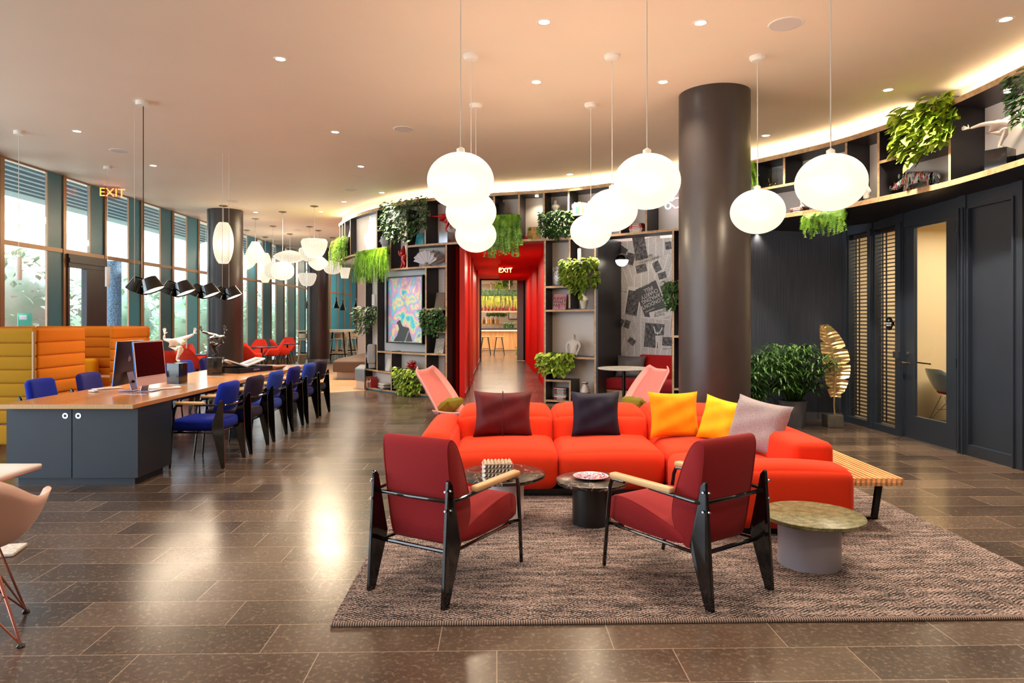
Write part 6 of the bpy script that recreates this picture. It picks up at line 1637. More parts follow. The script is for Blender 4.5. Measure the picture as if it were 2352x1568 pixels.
# open book on an acrylic stand, trays and folders
c = W(556, 853, 0.745)
tr = thing('serving_tray', 'black rectangular tray under the open book on the work table', 'tray', (c.x,c.y,TZP), 1.2)
mb = MB(); mb.b2(-0.34,0.34,-0.25,0.25,0,0.012)
for a in (-1,1): mb.b2(-0.34,0.34,a*0.25-0.01,a*0.25+0.01,0,0.07); mb.b2(a*0.34-0.01,a*0.34+0.01,-0.25,0.25,0,0.07)
mb.build('tray_body', m_bl, tr, smooth=False); MB().b2(-0.06,0.06,-0.262,-0.26,0.025,0.05).build('label_plate', m_steel, tr, smooth=False)
bs = thing('book_stand', 'clear acrylic book stand in the black tray', 'stand', (c.x,c.y,TZP+0.014), 0.75); m_acr = glassmat('clear_acrylic', (0.93,0.96,0.98), 0.1)
mb = MB()
for a in (-1,1):
    mb.add([(0,-0.11,0.05),(0,0.11,0.05),(a*0.26,0.11,0.145),(a*0.26,-0.11,0.145),(0,-0.11,0.056),(0,0.11,0.056),(a*0.26,0.11,0.151),(a*0.26,-0.11,0.151)],[(0,1,2,3),(7,6,5,4),(0,3,7,4),(1,5,6,2),(2,6,7,3)])
    mb.b2(a*0.08-0.003,a*0.08+0.003,-0.09,0.09,0,0.075); mb.b2(a*0.17-0.003,a*0.17+0.003,-0.09,0.09,0,0.11)
mb.build('acrylic_body', m_acr, bs, smooth=False)
ob = thing('open_book', 'large open picture book lying on the acrylic stand', 'book', (c.x,c.y,TZP+0.072), 0.75); m_pgs = pm('paper', S(236,232,228), 0.6)
for a in (-1,1):
    mb = MB(); f = lambda x, z: (x, z); vs = [(0,-0.17,0.0),(0,0.17,0.0),(a*0.27,0.17,0.10),(a*0.27,-0.17,0.10),(0,-0.17,0.022),(0,0.17,0.022),(a*0.27,0.17,0.118),(a*0.27,-0.17,0.118)]
    fs = [(0,1,2,3),(7,6,5,4),(0,3,7,4),(1,5,6,2),(2,6,7,3)]; mb.add(vs, fs if a < 0 else [tuple(reversed(q)) for q in fs]); pgo = mb.build('page_block', m_pgs, ob, smooth=False)
    mb = MB(); u = [(0.12,-0.13),(0.12,0.05),(0.88,0.05),(0.88,-0.13)]; q = [(a*0.27*x, y, 0.0235+0.096*x) for x, y in u]; mb.add(q, [(0,1,2,3)] if a < 0 else [(3,2,1,0)]); mb.build('printed_picture', pm('page_photo', S(120,116,120), 0.5, noise=0.7, scale=25), pgo, smooth=False)
for k in range(3):
    c2_ = W(618, 848, 0.745); o = MB().rbox((0,0,0.008),(0.24,0.32,0.014),0.003,1).build('folder', pm('brown_folder_%d'%k, S(96+14*k,50+8*k,38), 0.5), None, loc=(c2_.x+0.02*k,c2_.y+0.02*k,TZP+0.016*k), rz=1.3+0.08*k)
    tag(o, ['lowest','middle','top'][k]+' brown folder in the small stack right of the open book', 'folder')
# ------------------------------------------------ books
ORD = ['first','second','third','fourth','fifth','sixth','seventh','eighth','ninth','tenth','eleventh','twelfth','thirteenth','fourteenth','fifteenth','sixteenth','seventeenth','eighteenth','nineteenth','twentieth']
BC = {'white':(226,222,214),'black':(26,24,26),'red':(170,34,34),'grey':(120,118,116),'teal':(50,96,104),'beige':(196,170,136),'navy':(34,42,74),'brown':(100,64,44),'pink':(206,130,130),'green':(66,100,62),'orange':(204,110,44)}
BM = {k: pm(k+'_book_cover', S(*v), 0.45) for k, v in BC.items()}
def book_mesh(w, h, th, mat, spine_up=False):
    mb = MB(); mb.mi = 0; mb.b2(-th/2, th/2, -w/2, w/2, 0, h); mb.mi = 1; mb.b2(-th/2+0.002, th/2-0.002, -w/2+0.004, w/2+0.0005, 0.003, h+0.0005)
    mb.mi = 1; mb.b2(-th*0.3, th*0.3, -w/2-0.0006, -w/2, h*0.62, h*0.85)
    return mb
def book_row(pxa, z, x0_, n, where, group, seed, h=(0.19,0.25), dep=0.12, ref=0.0):
    r = random.Random(seed); x = x0_; keys = list(BC)
    base = A(pxa)+Nn(pxa)*dep; a = shelf_face(pxa); ca, sa = math.cos(a), math.sin(a)
    for k in range(n):
        th = r.uniform(0.018,0.036); hh = r.uniform(*h); c = r.choice(keys)
        p = (base.x+ca*(x+th/2), base.y+sa*(x+th/2), z+0.001)
        o = book_mesh(0.16, hh, th-0.001, BM[c]).build('book', [BM[c], m_pgs], None, smooth=False, loc=p, rz=a)
        tag(o, '%s book, %s from left in the row %s' % (c, ORD[k], where), 'book', group); x += th
def book_stack(px, z, n, where, group, seed, w=0.24, d=0.17, dep=0.14, th=(0.018,0.034)):
    r = random.Random(seed); keys = list(BC); base = A(px)+Nn(px)*dep; a = shelf_face(px)
    for k in range(n):
        t_ = r.uniform(*th); c = r.choice(keys); ww = w*r.uniform(0.88,1.05)
        mb = MB(); mb.mi = 0; mb.b2(-ww/2,ww/2,-d/2,d/2,0,t_-0.0005); mb.mi = 1; mb.b2(-ww*0.25,ww*0.3,-d/2-0.0006,-d/2,t_*0.3,t_*0.7)
        o = mb.build('book', [BM[c], m_pgs], None, smooth=False, loc=(base.x,base.y,z+0.001), rz=a+r.uniform(-0.06,0.06))
        tag(o, '%s book, %s from bottom of stack %s' % (c, ORD[k], where), 'book', group); z += t_
book_row(1312, zh(1312,490), -0.01, 13, 'on the top shelf by the centre globes', 'upright books on the top shelf', 4, (0.17,0.20))
book_row(843, 0.06, -0.01, 9, 'at bottom left below the portrait', 'upright books on the lowest left shelf', 5, (0.15,0.24))
book_stack(877, 0.06, 5, 'beside the bottom left upright books', 'small book stack beside the lowest upright books', 8, 0.24, 0.17)
book_stack(921, 0.06, 9, 'left of the light green plant', 'book stack by the light green plant', 6, 0.22, 0.17)
book_stack(1284, 0.06, 11, 'at the bottom of the centre bookcase', 'book stack at the bottom of the centre bookcase', 7, 0.24, 0.18, th=(0.016,0.026))
book_stack(1456, ZB+0.02, 6, 'above the newspaper mural', 'book stack above the mural', 9, 0.24, 0.17)
book_stack(1822, ZB+0.05, 3, 'left of the small white bust', 'small books by the white bust', 10, 0.2, 0.15)
def display(label, name, px, z, w, h, mat, tilt=-0.25, rz=0.0, dep=0.12, th=0.02, extra=None):
    r = on_shelf(name, label, 'book', px, z, dep, rz=rz); mb = MB(); mb.M = RX(tilt); mb.b2(-w/2,w/2,0,th,0.0,h); o = mb.build('cover', mat, r, smooth=False)
    mb = MB(); mb.M = RX(tilt); mb.b2(-w/2+0.004,w/2+0.001,0.003,th-0.003,0.002,h+0.001); mb.build('pages', m_pgs, r, smooth=False)
    if extra: extra(r, tilt)
    return r
def colourful(name, cols, scale=9, kind='noise'):
    m, nt, b = new_mat(name); tc = nt.nodes.new('ShaderNodeTexCoord'); n = nt.nodes.new('ShaderNodeTexNoise'); n.inputs['Scale'].default_value = scale; n.inputs['Detail'].default_value = 3; n.inputs['Distortion'].default_value = 1.2
    r = nt.nodes.new('ShaderNodeValToRGB'); e = r.color_ramp.elements; k = len(cols)
    e[0].position = 0.3; e[0].color = (*S(*cols[0]),1); e[1].position = 0.7; e[1].color = (*S(*cols[-1]),1)
    for i in range(1,k-1): q = e.new(0.3+0.4*i/(k-1)); q.color = (*S(*cols[i]),1)
    nt.links.new(tc.outputs['Object'], n.inputs['Vector']); nt.links.new(n.outputs['Fac'], r.inputs['Fac']); nt.links.new(r.outputs[0], b.inputs['Base Color']); b.inputs['Roughness'].default_value = 0.3; return m
def kaws(r, tilt):
    for i, s in enumerate(("KAWS","WHAT","PARTY")):
        o = text('title', s, 0.085, m_inkd, r, (0, -0.004+0.001, 0.205-0.065*i), (PI/2+tilt,0,0), ext=0.0006, sx=0.95); zz = 0.205-0.065*i; o.location = (0, math.sin(-tilt)*zz*1.0-0.003 if False else -0.003+zz*math.sin(-tilt), zz*math.cos(tilt))
    o = text('title', "II", 0.05, m_inkd, r, (0,0,0), (PI/2+tilt,0,0), ext=0.0006); o.location = (0, -0.003+0.03*math.sin(-tilt), 0.03)
display('pink book titled in bold black letters on the centre bookcase', 'displayed_book', 1284, zh(1284,710.5), 0.24, 0.29, pm('pink_cover', S(232,158,164), 0.4), rz=0.0, extra=kaws)
display('picture book with an orange landscape cover above the corridor', 'displayed_book', 1225, ZB+0.02, 0.25, 0.25, colourful('landscape_cover', [(60,96,48),(110,140,70),(230,170,110),(120,70,40),(200,220,140)], 7))
display('book with a turquoise sea cover under the big dark plant', 'displayed_book', 962, zh(962,563), 0.23, 0.27, colourful('sea_cover', [(20,100,120),(60,170,190),(120,200,200),(30,120,150)], 5))
display('book with a green photo cover on the small upper shelf', 'displayed_book', 884, zh(884,525), 0.2, 0.26, colourful('meadow_cover', [(20,90,100),(70,140,60),(150,180,90),(50,150,150)], 5))
display('book with a speckled brown cover above the ivy by the portrait', 'displayed_book', 1008, zh(1000,708), 0.22, 0.32, colourful('speckled_cover', [(60,54,50),(150,130,110),(90,80,70),(170,150,130)], 60))
display('white book with small print beside the stone head', 'displayed_book', 889, zh(889,853), 0.17, 0.26, m_pgs)
display('multicoloured patterned book right of the portrait', 'displayed_book', 1007, zh(1000,811.5), 0.21, 0.29, colourful('patterned_cover', [(220,60,50),(240,220,200),(60,150,170),(230,170,60),(240,230,220)], 26))
display('white boxed book standing on the leftmost bookcase column', 'displayed_book', 857, zh(857,706), 0.12, 0.28, m_pgs, tilt=0)
display('book with a pale cover on the far left upper shelf', 'displayed_book', 799, ZB+0.4, 0.2, 0.28, m_pgs)
display('grey magazine leaning above the fern over the corridor', 'displayed_book', 1143, zh(1143,494), 0.22, 0.27, pm('dark_mag', S(70,66,66), 0.4))
display('book with a floral cover behind the yellow green plant', 'displayed_book', 2052, zh(2052,366)+0.0, 0.26, 0.26, colourful('floral_cover', [(60,110,60),(230,210,200),(200,120,140),(240,230,220),(150,90,60)], 22), tilt=-0.45)
display('dark framed picture on the slim bookcase by the column', 'displayed_book', 1556, zh(1552,770), 0.16, 0.28, colourful('dark_print', [(30,34,44),(90,100,120),(60,60,70)], 8))
# ------------------------------------------------ portrait
pp0, pp1 = A(886)+Nn(886)*0.10, A(972)+Nn(972)*0.04
v = pp1-pp0; PW = v.length; pz0, pz1 = zh(930,789), zh(930,633)
pr = thing('framed_portrait', 'large framed iridescent rainbow portrait on the left bookcase', 'picture', (pp0.x,pp0.y,pz0), math.atan2(v.y,v.x)); PH = pz1-pz0
m_ir, nt_, b_ = new_mat('iridescent_print'); L = nt_.links; tc_ = nt_.nodes.new('ShaderNodeTexCoord'); n_ = nt_.nodes.new('ShaderNodeTexNoise'); n_.inputs['Scale'].default_value = 3.2; n_.inputs['Detail'].default_value = 8; n_.inputs['Distortion'].default_value = 0.35
hs_ = nt_.nodes.new('ShaderNodeValToRGB'); e = hs_.color_ramp.elements; cols = [(0.28,(30,170,230)),(0.38,(90,220,240)),(0.44,(240,236,170)),(0.48,(240,176,214)),(0.52,(196,170,240)),(0.56,(120,222,240)),(0.62,(250,226,160)),(0.72,(50,180,235))]
e[0].position = cols[0][0]; e[0].color = (*S(*cols[0][1]),1); e[1].position = cols[-1][0]; e[1].color = (*S(*cols[-1][1]),1)
for p_, c_ in cols[1:-1]: q = e.new(p_); q.color = (*S(*c_),1)
L.new(tc_.outputs['Object'], n_.inputs['Vector']); L.new(n_.outputs['Fac'], hs_.inputs['Fac']); L.new(hs_.outputs[0], b_.inputs['Base Color']); b_.inputs['Roughness'].default_value = 0.25
MB().b2(0.02,PW-0.02,-0.012,0.0,0.02,PH-0.02).build('print', m_ir, pr, smooth=False)
mb = MB(); mb.b2(0,0.025,-0.05,0.02,0,PH); mb.b2(PW-0.025,PW,-0.05,0.02,0,PH); mb.b2(0,PW,-0.05,0.02,0,0.025); mb.b2(0,PW,-0.05,0.02,PH-0.025,PH); mb.build('frame', m_bl, pr, smooth=False)
mb = MB(); shp = [(0.17,0.02),(0.70,0.02),(0.62,0.22),(0.60,0.30),(0.44,0.33),(0.40,0.38),(0.36,0.47),(0.30,0.44),(0.26,0.40),(0.30,0.36),(0.33,0.28),(0.28,0.15)]
mb.add([(PW*x, -0.0128, 0.02+(PH)*y*0.72) for x, y in shp], [tuple(range(len(shp)))]); mb.build('dark_silhouette', pm('slate_print', S(66,74,82), 0.4), pr, smooth=False)
mb = MB(); 
for k in range(9): mb.b2(PW*(0.48+0.012*k), PW*(0.50+0.012*k)+0.02, -0.0136, -0.013, 0.04+0.025*k, 0.05+0.025*k)
mb.build('white_marks', m_prw, pr, smooth=False)
# ------------------------------------------------ ornaments
def vase(label, name, px, z, prof, mat, dep=0.15, cat='vase', extra=None, sc=1.0):
    r = on_shelf(name, label, cat, px, z, dep); MB().lathe([(a*sc,b*sc) for a,b in prof], 32).build('body', mat, r, ang=60)
    if extra: extra(r)
    return r
m_cer = pm('cream_ceramic', S(220,212,196), 0.4); 
vase('cream double gourd vase standing above the dark ivy', 'gourd_vase', 1277, zh(1277,492), [(0.06,0),(0.075,0.03),(0.03,0.09),(0.05,0.12),(0.078,0.15),(0.075,0.18),(0.03,0.215),(0.036,0.245),(0.028,0.27),(0.024,0.27)], m_cer)
def handles(r):
    for a in (-1,1): MB().tube([(a*0.06,0,0.24),(a*0.11,0,0.29),(a*0.10,0,0.33),(a*0.06,0,0.30)],0.008,8).build('handle', m_wl, r)
vase('white patterned two handled vase on the centre bookcase', 'handled_vase', 1283, zh(1283,655), [(0.06,0),(0.085,0.04),(0.10,0.12),(0.095,0.2),(0.07,0.25),(0.055,0.28),(0.055,0.34),(0.05,0.34)], colourful('blue_stripe_glaze', [(60,60,70),(230,230,232),(230,230,232),(120,110,110),(235,235,235)], 22), extra=handles)
vase('beige baluster vase under the two tone pothos', 'baluster_vase', 1341, zh(1341,709), [(0.055,0),(0.05,0.02),(0.075,0.12),(0.078,0.17),(0.04,0.24),(0.05,0.30),(0.048,0.30)], m_cer, dep=0.1)
vase('white vase with red letter shapes behind the navy cushion', 'bottle_vase', 1344, zh(1344,927)+0.0, [(0.08,0),(0.085,0.02),(0.085,0.22),(0.05,0.30),(0.04,0.33),(0.055,0.35),(0.05,0.37),(0.03,0.37)], pm('white_red_glaze', S(232,226,222), 0.25), extra=lambda r: (MB().lathe([(0.0865,0.06),(0.0865,0.075)],32,cap=False).build('red_band', m_redg, r), MB().lathe([(0.0865,0.17),(0.0865,0.185)],32,cap=False).build('red_band', m_redg, r), MB().lathe([(0.042,0.33),(0.056,0.345),(0.056,0.352)],32,cap=False).build('red_band', m_redg, r), MB().b2(-0.04,-0.028,-0.09,-0.086,0.075,0.17).b2(0.02,0.032,-0.09,-0.086,0.09,0.17).build('red_lettering', m_redg, r, smooth=False)))
vase('tall white cylinder with a red seal above the pothos', 'white_carton', 1331, zh(1331,605), [(0.035,0),(0.035,0.26),(0.03,0.27)], m_wl, cat='box', dep=0.06)
# white bust (seated torso)
r = on_shelf('white_bust', 'rough white seated torso figure on the centre bookcase', 'figurine', 1318, zh(1318,820), 0.14)
m_pl2 = pm('plaster_white', S(226,218,208), 0.7, bump=0.6, scale=60, noise=0.1)
s=1.0
skin('body', [(0,0,0.05,0.07),(0,0,0.14,0.065),(0,0,0.24,0.085),(0,0,0.31,0.035),(0.0,-0.02,0.37,0.042),(0.0,-0.03,0.41,0.035),(-0.10,0,0.27,0.04),(-0.135,-0.02,0.18,0.028),(-0.10,-0.06,0.09,0.022),(-0.085,-0.09,0.02,0.024),(0.10,0,0.27,0.04),(0.135,-0.02,0.18,0.028),(0.10,-0.06,0.09,0.022),(0.08,-0.09,0.02,0.024),(-0.07,-0.06,0.04,0.04),(0.07,-0.06,0.04,0.04)],
     [(0,1),(1,2),(2,3),(3,4),(4,5),(2,6),(6,7),(7,8),(8,9),(2,10),(10,11),(11,12),(12,13),(0,14),(0,15)], m_pl2, r, 0, 2)
# stone head planter, two of them
def stone_head(label, px, z, s, mat, tall=True):
    r = on_shelf('stone_head', label, 'sculpture', px, z, 0.16, rz=-0.5)
    def f(p,u,v,w):
        x,y,z_ = p; k = 1
        if v < 0:
            if -0.05 < w < 0.25: y += 0.02     # eye recess
            if abs(u) < 0.22 and -0.35 < w < 0.25: y -= 0.035
            if -0.62 < w < -0.5: y += 0.008
        return (x*(1-0.08*w), y*(1+0.0*w), z_)
    h = 0.42*s if tall else 0.2*s; b = 0.10*s
    MB().rbox((0,0,b+h/2),(0.17*s,0.17*s,h),0.04*s,9,fn=f).build('head', mat, r, ang=60)
    MB().rbox((0,0.01,b/2),(0.13*s,0.14*s,b*1.1),0.02,3).build('neck', mat, r)
    mb = MB()
    for a in (-1,1): mb.rbox((a*0.085*s,0.02,b+h*0.48),(0.02*s,0.05*s,h*0.35),0.009,2)
    mb.build('ears', mat, r)
    mb = MB(); mb.b2(-0.05*s,0.05*s,-0.10*s,-0.08*s,b+h*0.20,b+h*0.225); mb.build('lips', mat, r, smooth=False)
    return r
stone_head('tall grey stone head with a long face low on the left bookcase', 853, zh(853,846), 0.98, pm('pale_stone', S(176,176,176), 0.7, bump=0.3, scale=40))
stone_head('small white face planter on the upper left shelf', 883, ZB+0.02, 0.9, pm('white_glaze', S(214,214,220), 0.3), tall=False)
# shell bowl, gnome, urchin
r = on_shelf('clam_shell', 'large white ruffled clam shell ornament on the left shelving', 'ornament', 983, zs1, 0.18)
mb = MB()
for sd, tl in ((1,0.35),(-1,-0.25)):
    def f(a, b, sd=sd, tl=tl):
        th_ = (a-0.5)*2.5; rr_ = 0.05+0.24*b; wv_ = 0.035*b*math.sin(a*PI*13); x = rr_*math.sin(th_)*1.05; z = 0.03+rr_*math.cos(th_)*(1.0+0.10*math.sin(a*PI*13)*b); y = sd*(0.03+0.10*b*tl/0.35*sd)+wv_
        return (x, y, z)
    mb.shell(f, 60, 8, 0.008)
mb.build('shell', pm('shell_white', S(226,224,230), 0.35), r, ang=180); MB().lathe([(0.09,0),(0.075,0.035),(0.06,0.05)],24).build('gilt_base', m_gold, r)
r = on_shelf('garden_gnome', 'glossy red garden gnome figure with a raised hand', 'figurine', 927, zs1, 0.12)
skin('body', [(0,0,0.16,0.065),(0,0,0.24,0.06),(0,0,0.30,0.035),(0,-0.01,0.345,0.048),(0,0,0.39,0.036),(0.01,0,0.45,0.014),(-0.045,0,0.09,0.035),(-0.05,0,0.03,0.03),(-0.055,-0.05,0.015,0.024),(0.045,0,0.09,0.035),(0.05,0,0.03,0.03),(0.055,-0.05,0.015,0.024),(-0.09,0,0.25,0.027),(-0.12,-0.02,0.30,0.021),(-0.115,-0.03,0.36,0.020),(0.09,0,0.24,0.027),(0.10,-0.04,0.18,0.022),(0.06,-0.07,0.17,0.02)],
     [(0,1),(1,2),(2,3),(3,4),(4,5),(0,6),(6,7),(7,8),(0,9),(9,10),(10,11),(1,12),(12,13),(13,14),(1,15),(15,16),(16,17)], m_redg, r, 0, 2)
MB().ell((0,-0.05,0.30),(0.04,0.03,0.06)).build('beard', m_redg, r, ang=180)
r = on_shelf('red_urchin', 'spiky red urchin ball above the light green plant', 'ornament', 946, zh(946,855)+0.12, 0.15)
mb = MB(); q = random.Random(2)
for i in range(170):
    u = q.uniform(-1,1); a = q.uniform(0,2*PI); s_ = math.sqrt(1-u*u); d = Vector((s_*math.cos(a), s_*math.sin(a), u)); mb.tube([tuple(d*0.02), tuple(d*q.uniform(0.11,0.135))],[0.004,0.0015],4)
mb.build('spines', m_redg, r); MB().ell((0,0,0),(0.04,0.04,0.04)).build('core', m_redg, r, ang=180); MB().cyl((0,0,-0.12),(0,0,-0.03),0.03,0.01).build('foot', m_redg, r)
# shelf athletes
q_=solve_px(1024,0.18); p = A(q_)+Nn(q_)*0.18; athlete('glossy red athlete figure on a steel block pointing left from the upper shelf', (p.x,p.y,ZB+0.02), shelf_face(1020), m_redg, m_steel, 1.35, 0.19, 0.22, 1, 'left')
q_=solve_px(2297,0.2); p = A(q_)+Nn(q_)*0.2; athlete('white athlete figure with both arms spread on the top right shelf', (p.x,p.y,ZB+0.05), shelf_face(2296)+0.55, m_porc, m_blockg, 1.15, 0.20, 0.22, 1, 'spread')
# striped rhinoceros
r = on_shelf('rhinoceros_figure', 'rhinoceros figure in multicoloured paint stripes on the right shelving', 'figurine', 2108, ZB+0.05, 0.2, rz=0.12)
m_rh, nt_, b_ = new_mat('paint_stripes'); L = nt_.links; tc_ = nt_.nodes.new('ShaderNodeTexCoord'); mp_ = nt_.nodes.new('ShaderNodeMapping'); mp_.inputs['Scale'].default_value = (24,5,2.5); n_ = nt_.nodes.new('ShaderNodeTexNoise'); n_.inputs['Scale'].default_value = 1; n_.inputs['Detail'].default_value = 4
rr = nt_.nodes.new('ShaderNodeValToRGB'); rr.color_ramp.interpolation = 'CONSTANT'; e = rr.color_ramp.elements; e[0].color = (*S(20,20,24),1); e[1].position = 0.38; e[1].color = (*S(228,222,214),1)
for p_, c_ in ((0.43,(60,160,160)),(0.47,(230,225,215)),(0.50,(150,30,80)),(0.54,(214,150,40)),(0.58,(235,230,222)),(0.63,(30,30,34)),(0.67,(90,180,170)),(0.72,(232,180,60))): q = e.new(p_); q.color = (*S(*c_),1)
L.new(tc_.outputs['Object'], mp_.inputs[0]); L.new(mp_.outputs[0], n_.inputs['Vector']); L.new(n_.outputs['Fac'], rr.inputs['Fac']); L.new(rr.outputs[0], b_.inputs['Base Color']); b_.inputs['Roughness'].default_value = 0.2; b_.inputs['Coat Weight'].default_value = 0.5
skin('body', [(0.17,0,0.175,0.075),(0.08,0,0.18,0.085),(-0.02,0,0.175,0.088),(-0.12,0,0.185,0.078),(-0.19,0,0.165,0.055),(-0.26,0,0.12,0.046),(-0.325,0,0.085,0.030),(0.19,-0.05,0.09,0.036),(0.185,-0.055,0.02,0.026),(0.19,0.05,0.09,0.036),(0.20,0.055,0.02,0.026),(-0.11,-0.05,0.09,0.034),(-0.12,-0.055,0.02,0.026),(-0.11,0.05,0.09,0.034),(-0.13,0.055,0.02,0.026),(0.25,0,0.17,0.02),(0.27,0,0.11,0.008)],
     [(0,1),(1,2),(2,3),(3,4),(4,5),(5,6),(0,7),(7,8),(0,9),(9,10),(3,11),(11,12),(3,13),(13,14),(0,15),(15,16)], m_rh, r, 2, 2)
MB().tube([(-0.34,0,0.09),(-0.365,0,0.13),(-0.385,0,0.18)],[0.022,0.014,0.002],10).tube([(-0.29,0,0.14),(-0.30,0,0.16),(-0.305,0,0.185)],[0.014,0.009,0.002],10).build('horns', m_rh, r)
for a in (-1,1): MB().ell((-0.215,a*0.035,0.225),(0.014,0.010,0.030)).build('ear', m_rh, r, ang=180)
# gold looped animal stand-in inside a clear box
r = on_shelf('gold_ornament', 'small shiny gold looped animal ornament inside the clear box', 'ornament', 1775, zh(1775,431), 0.18)
skin('body', [(-0.05,0,0.10,0.016),(0.05,0,0.10,0.016),(-0.06,-0.02,0.02,0.014),(-0.06,0.02,0.02,0.014),(0.06,-0.02,0.02,0.014),(0.06,0.02,0.02,0.014),(-0.065,0,0.15,0.013),(-0.095,0,0.16,0.014),(-0.07,0,0.19,0.012),(0.075,0,0.16,0.011)],[(0,1),(0,2),(0,3),(1,4),(1,5),(0,6),(6,7),(6,8),(1,9)], pm('polished_gold', S(212,160,80), 0.12, 1.0), r, 0, 2)
r = on_shelf('display_box', 'clear acrylic display box around the gold ornament', 'display box', 1772, zh(1772,432), 0.19)
mb = MB()
for (a,b,c_,d,e_,f_) in ((-0.15,-0.145,-0.12,0.12,0,0.30),(0.145,0.15,-0.12,0.12,0,0.30),(-0.15,0.15,-0.12,-0.115,0,0.30),(-0.15,0.15,-0.12,0.12,0.295,0.30)): mb.b2(a,b,c_,d,e_,f_)
mb.build('acrylic_panels', m_acr, r, smooth=False)
# small white busts on the right
def bust(label, px, z, s):
    r = on_shelf('white_bust', label, 'figurine', px, z, 0.12)
    skin('body', [(0,0,0.02*s,0.05*s),(0,0,0.06*s,0.03*s),(0,0,0.13*s,0.055*s),(0,0,0.19*s,0.022*s),(0,-0.01,0.25*s,0.036*s),(0,0,0.29*s,0.028*s),(-0.07*s,0,0.13*s,0.026*s),(0.07*s,0,0.13*s,0.026*s)],[(0,1),(1,2),(2,3),(3,4),(4,5),(2,6),(2,7)], m_pl2, r, 0, 2); return r
bust('small white classical bust under the nearest right globe', 1842, ZB+0.05, 0.6); bust('small white draped figure just right of the nearest right globe', 1990, ZB+0.05, 1.05)
# neon signs
m_neon = em('neon_white', (0.75,0.95,1.0), 4.5); m_neonp = em('neon_violet', (0.75,0.45,1.0), 3); m_neonr = em('neon_pink', (1.0,0.25,0.35), 3)
def neon(label, px, z, strokes, dep=0.2):
    r = on_shelf('neon_sign', label, 'neon sign', px, z, dep)
    for pts, m_ in strokes: MB().tube([(x,0,zz) for x,zz in pts],0.010,6).build('tube', m_, r)
    return r
neon('white and violet neon line drawing glowing on the upper left shelf', 846, ZB+0.06,
     [([(-0.10,0.10),(-0.14,0.18),(-0.12,0.30),(-0.03,0.36),(0.06,0.30),(0.08,0.18),(0.02,0.06),(-0.07,0.04),(-0.10,0.10)],m_neon),([(0.0,0.36),(0.03,0.48),(0.07,0.62),(0.10,0.70),(0.12,0.60),(0.09,0.45),(0.08,0.30)],m_neon),([(0.05,0.44),(0.11,0.40),(0.13,0.34),(0.09,0.28)],m_neon),([(-0.18,0.20),(-0.20,0.28),(-0.15,0.36),(-0.10,0.36)],m_neonp),([(-0.08,0.10),(0.0,0.13),(0.03,0.2)],m_neon)])
neon('small blue white and pink neon shape beside the big column', 1547, zh(1547,470), [([(-0.10+0.05*math.cos(a*PI/5),0.03+0.05*math.sin(a*PI/5)) for a in range(11)],m_neon),([(-0.04,0.10),(0.02,0.14),(0.10,0.14)],m_neonr),([(-0.03,0.04),(0.03,-0.02),(0.10,-0.01)],m_neonr),([(-0.02,0.16),(0.03,0.22)],m_neon)])

# ------------------------------------------------ bar at the end of the corridor
m_oak = wood('bar_oak', S(176,124,78), S(208,156,104), 2.5, 2, 0.35)
bc = thing('bar_counter', 'oak fronted bar counter at the end of the red corridor', 'counter', (-0.8,31.2,0))
MB().b2(-0.6,2.15,0,0.9,0.10,1.02).build('front', m_oak, bc, smooth=False); MB().b2(-0.6,2.15,0.06,0.9,0,0.10).build('plinth', m_pl, bc, smooth=False)
MB().b2(-0.65,2.2,-0.12,0.95,1.02,1.08).build('worktop', m_lam, bc, smooth=False)
MB().b2(2.15,3.6,0,0.9,0.10,0.86).build('low_front', m_oak, bc, smooth=False); MB().b2(2.15,3.6,-0.05,0.95,0.86,0.91).build('low_worktop', m_lam, bc, smooth=False)
MB().b2(-0.5,2.1,-0.02,-0.0,0.97,1.0).build('light_strip', em('bar_led',(1,0.62,0.2),5), bc, smooth=False)
m_stl = pm('slate_stool', S(60,68,78), 0.4, 0.4)
def bstool(label, px):
    p = D(px, HY, 28.7); r = thing('bar_stool', label, 'stool', V0(p), 0, 'dark bar stools at the oak counter')
    MB().rbox((0,0,0.755),(0.40,0.30,0.035),0.012,1).build('seat', m_oak, r)
    for a in (-1,1):
        for b in (-1,1): MB().cyl((a*0.11,b*0.09,0.74),(a*0.22,b*0.17,0),0.022,0.018,8).build('leg', m_stl, r)
    MB().b2(-0.18,0.18,-0.15,-0.13,0.25,0.275).build('footrest', m_steel, r, smooth=False); MB().b2(-0.18,0.18,0.13,0.15,0.25,0.275).build('footrest', m_steel, r, smooth=False)
bstool('left dark bar stool at the oak counter', 1115); bstool('right dark bar stool at the oak counter', 1146.5)
bsf = thing('bar_shelf', 'long bar shelf carrying red bottles under the hanging ferns', 'shelf', (-1.6,32.6,0))
MB().b2(0,4.6,0,0.35,1.83,1.90).build('lower_board', m_ply, bsf, smooth=False)
for x in (0.05,2.2,4.5): MB().b2(x,x+0.04,0.1,0.14,1.90,CH).build('hanger', m_ply, bsf, smooth=False)
def bottle(mb, h, r_): mb.lathe([(r_,0),(r_,h*0.55),(r_*0.35,h*0.72),(r_*0.32,h),(0.001,h)],12)
m_rb = pm('red_bottle', S(170,20,34), 0.15)
xs = [1087,1106,1115,1122,1131,1139,1147,1155,1161,1168,1177,1184,1192]
for k, px in enumerate(xs):
    p = D(px, HY, 32.8); mb = MB(); bottle(mb, 0.34, 0.05); o = mb.build('bottle', m_rb, None, loc=(p.x,p.y,1.90)); tag(o, 'red bottle, %s from the left under the bar ferns' % ORD[k], 'bottle', 'red bottles on the bar shelf')
mbk = thing('back_bar', 'back bar with shelves of spirits behind the oak counter', 'shelving', (-1.2,34.4,0))
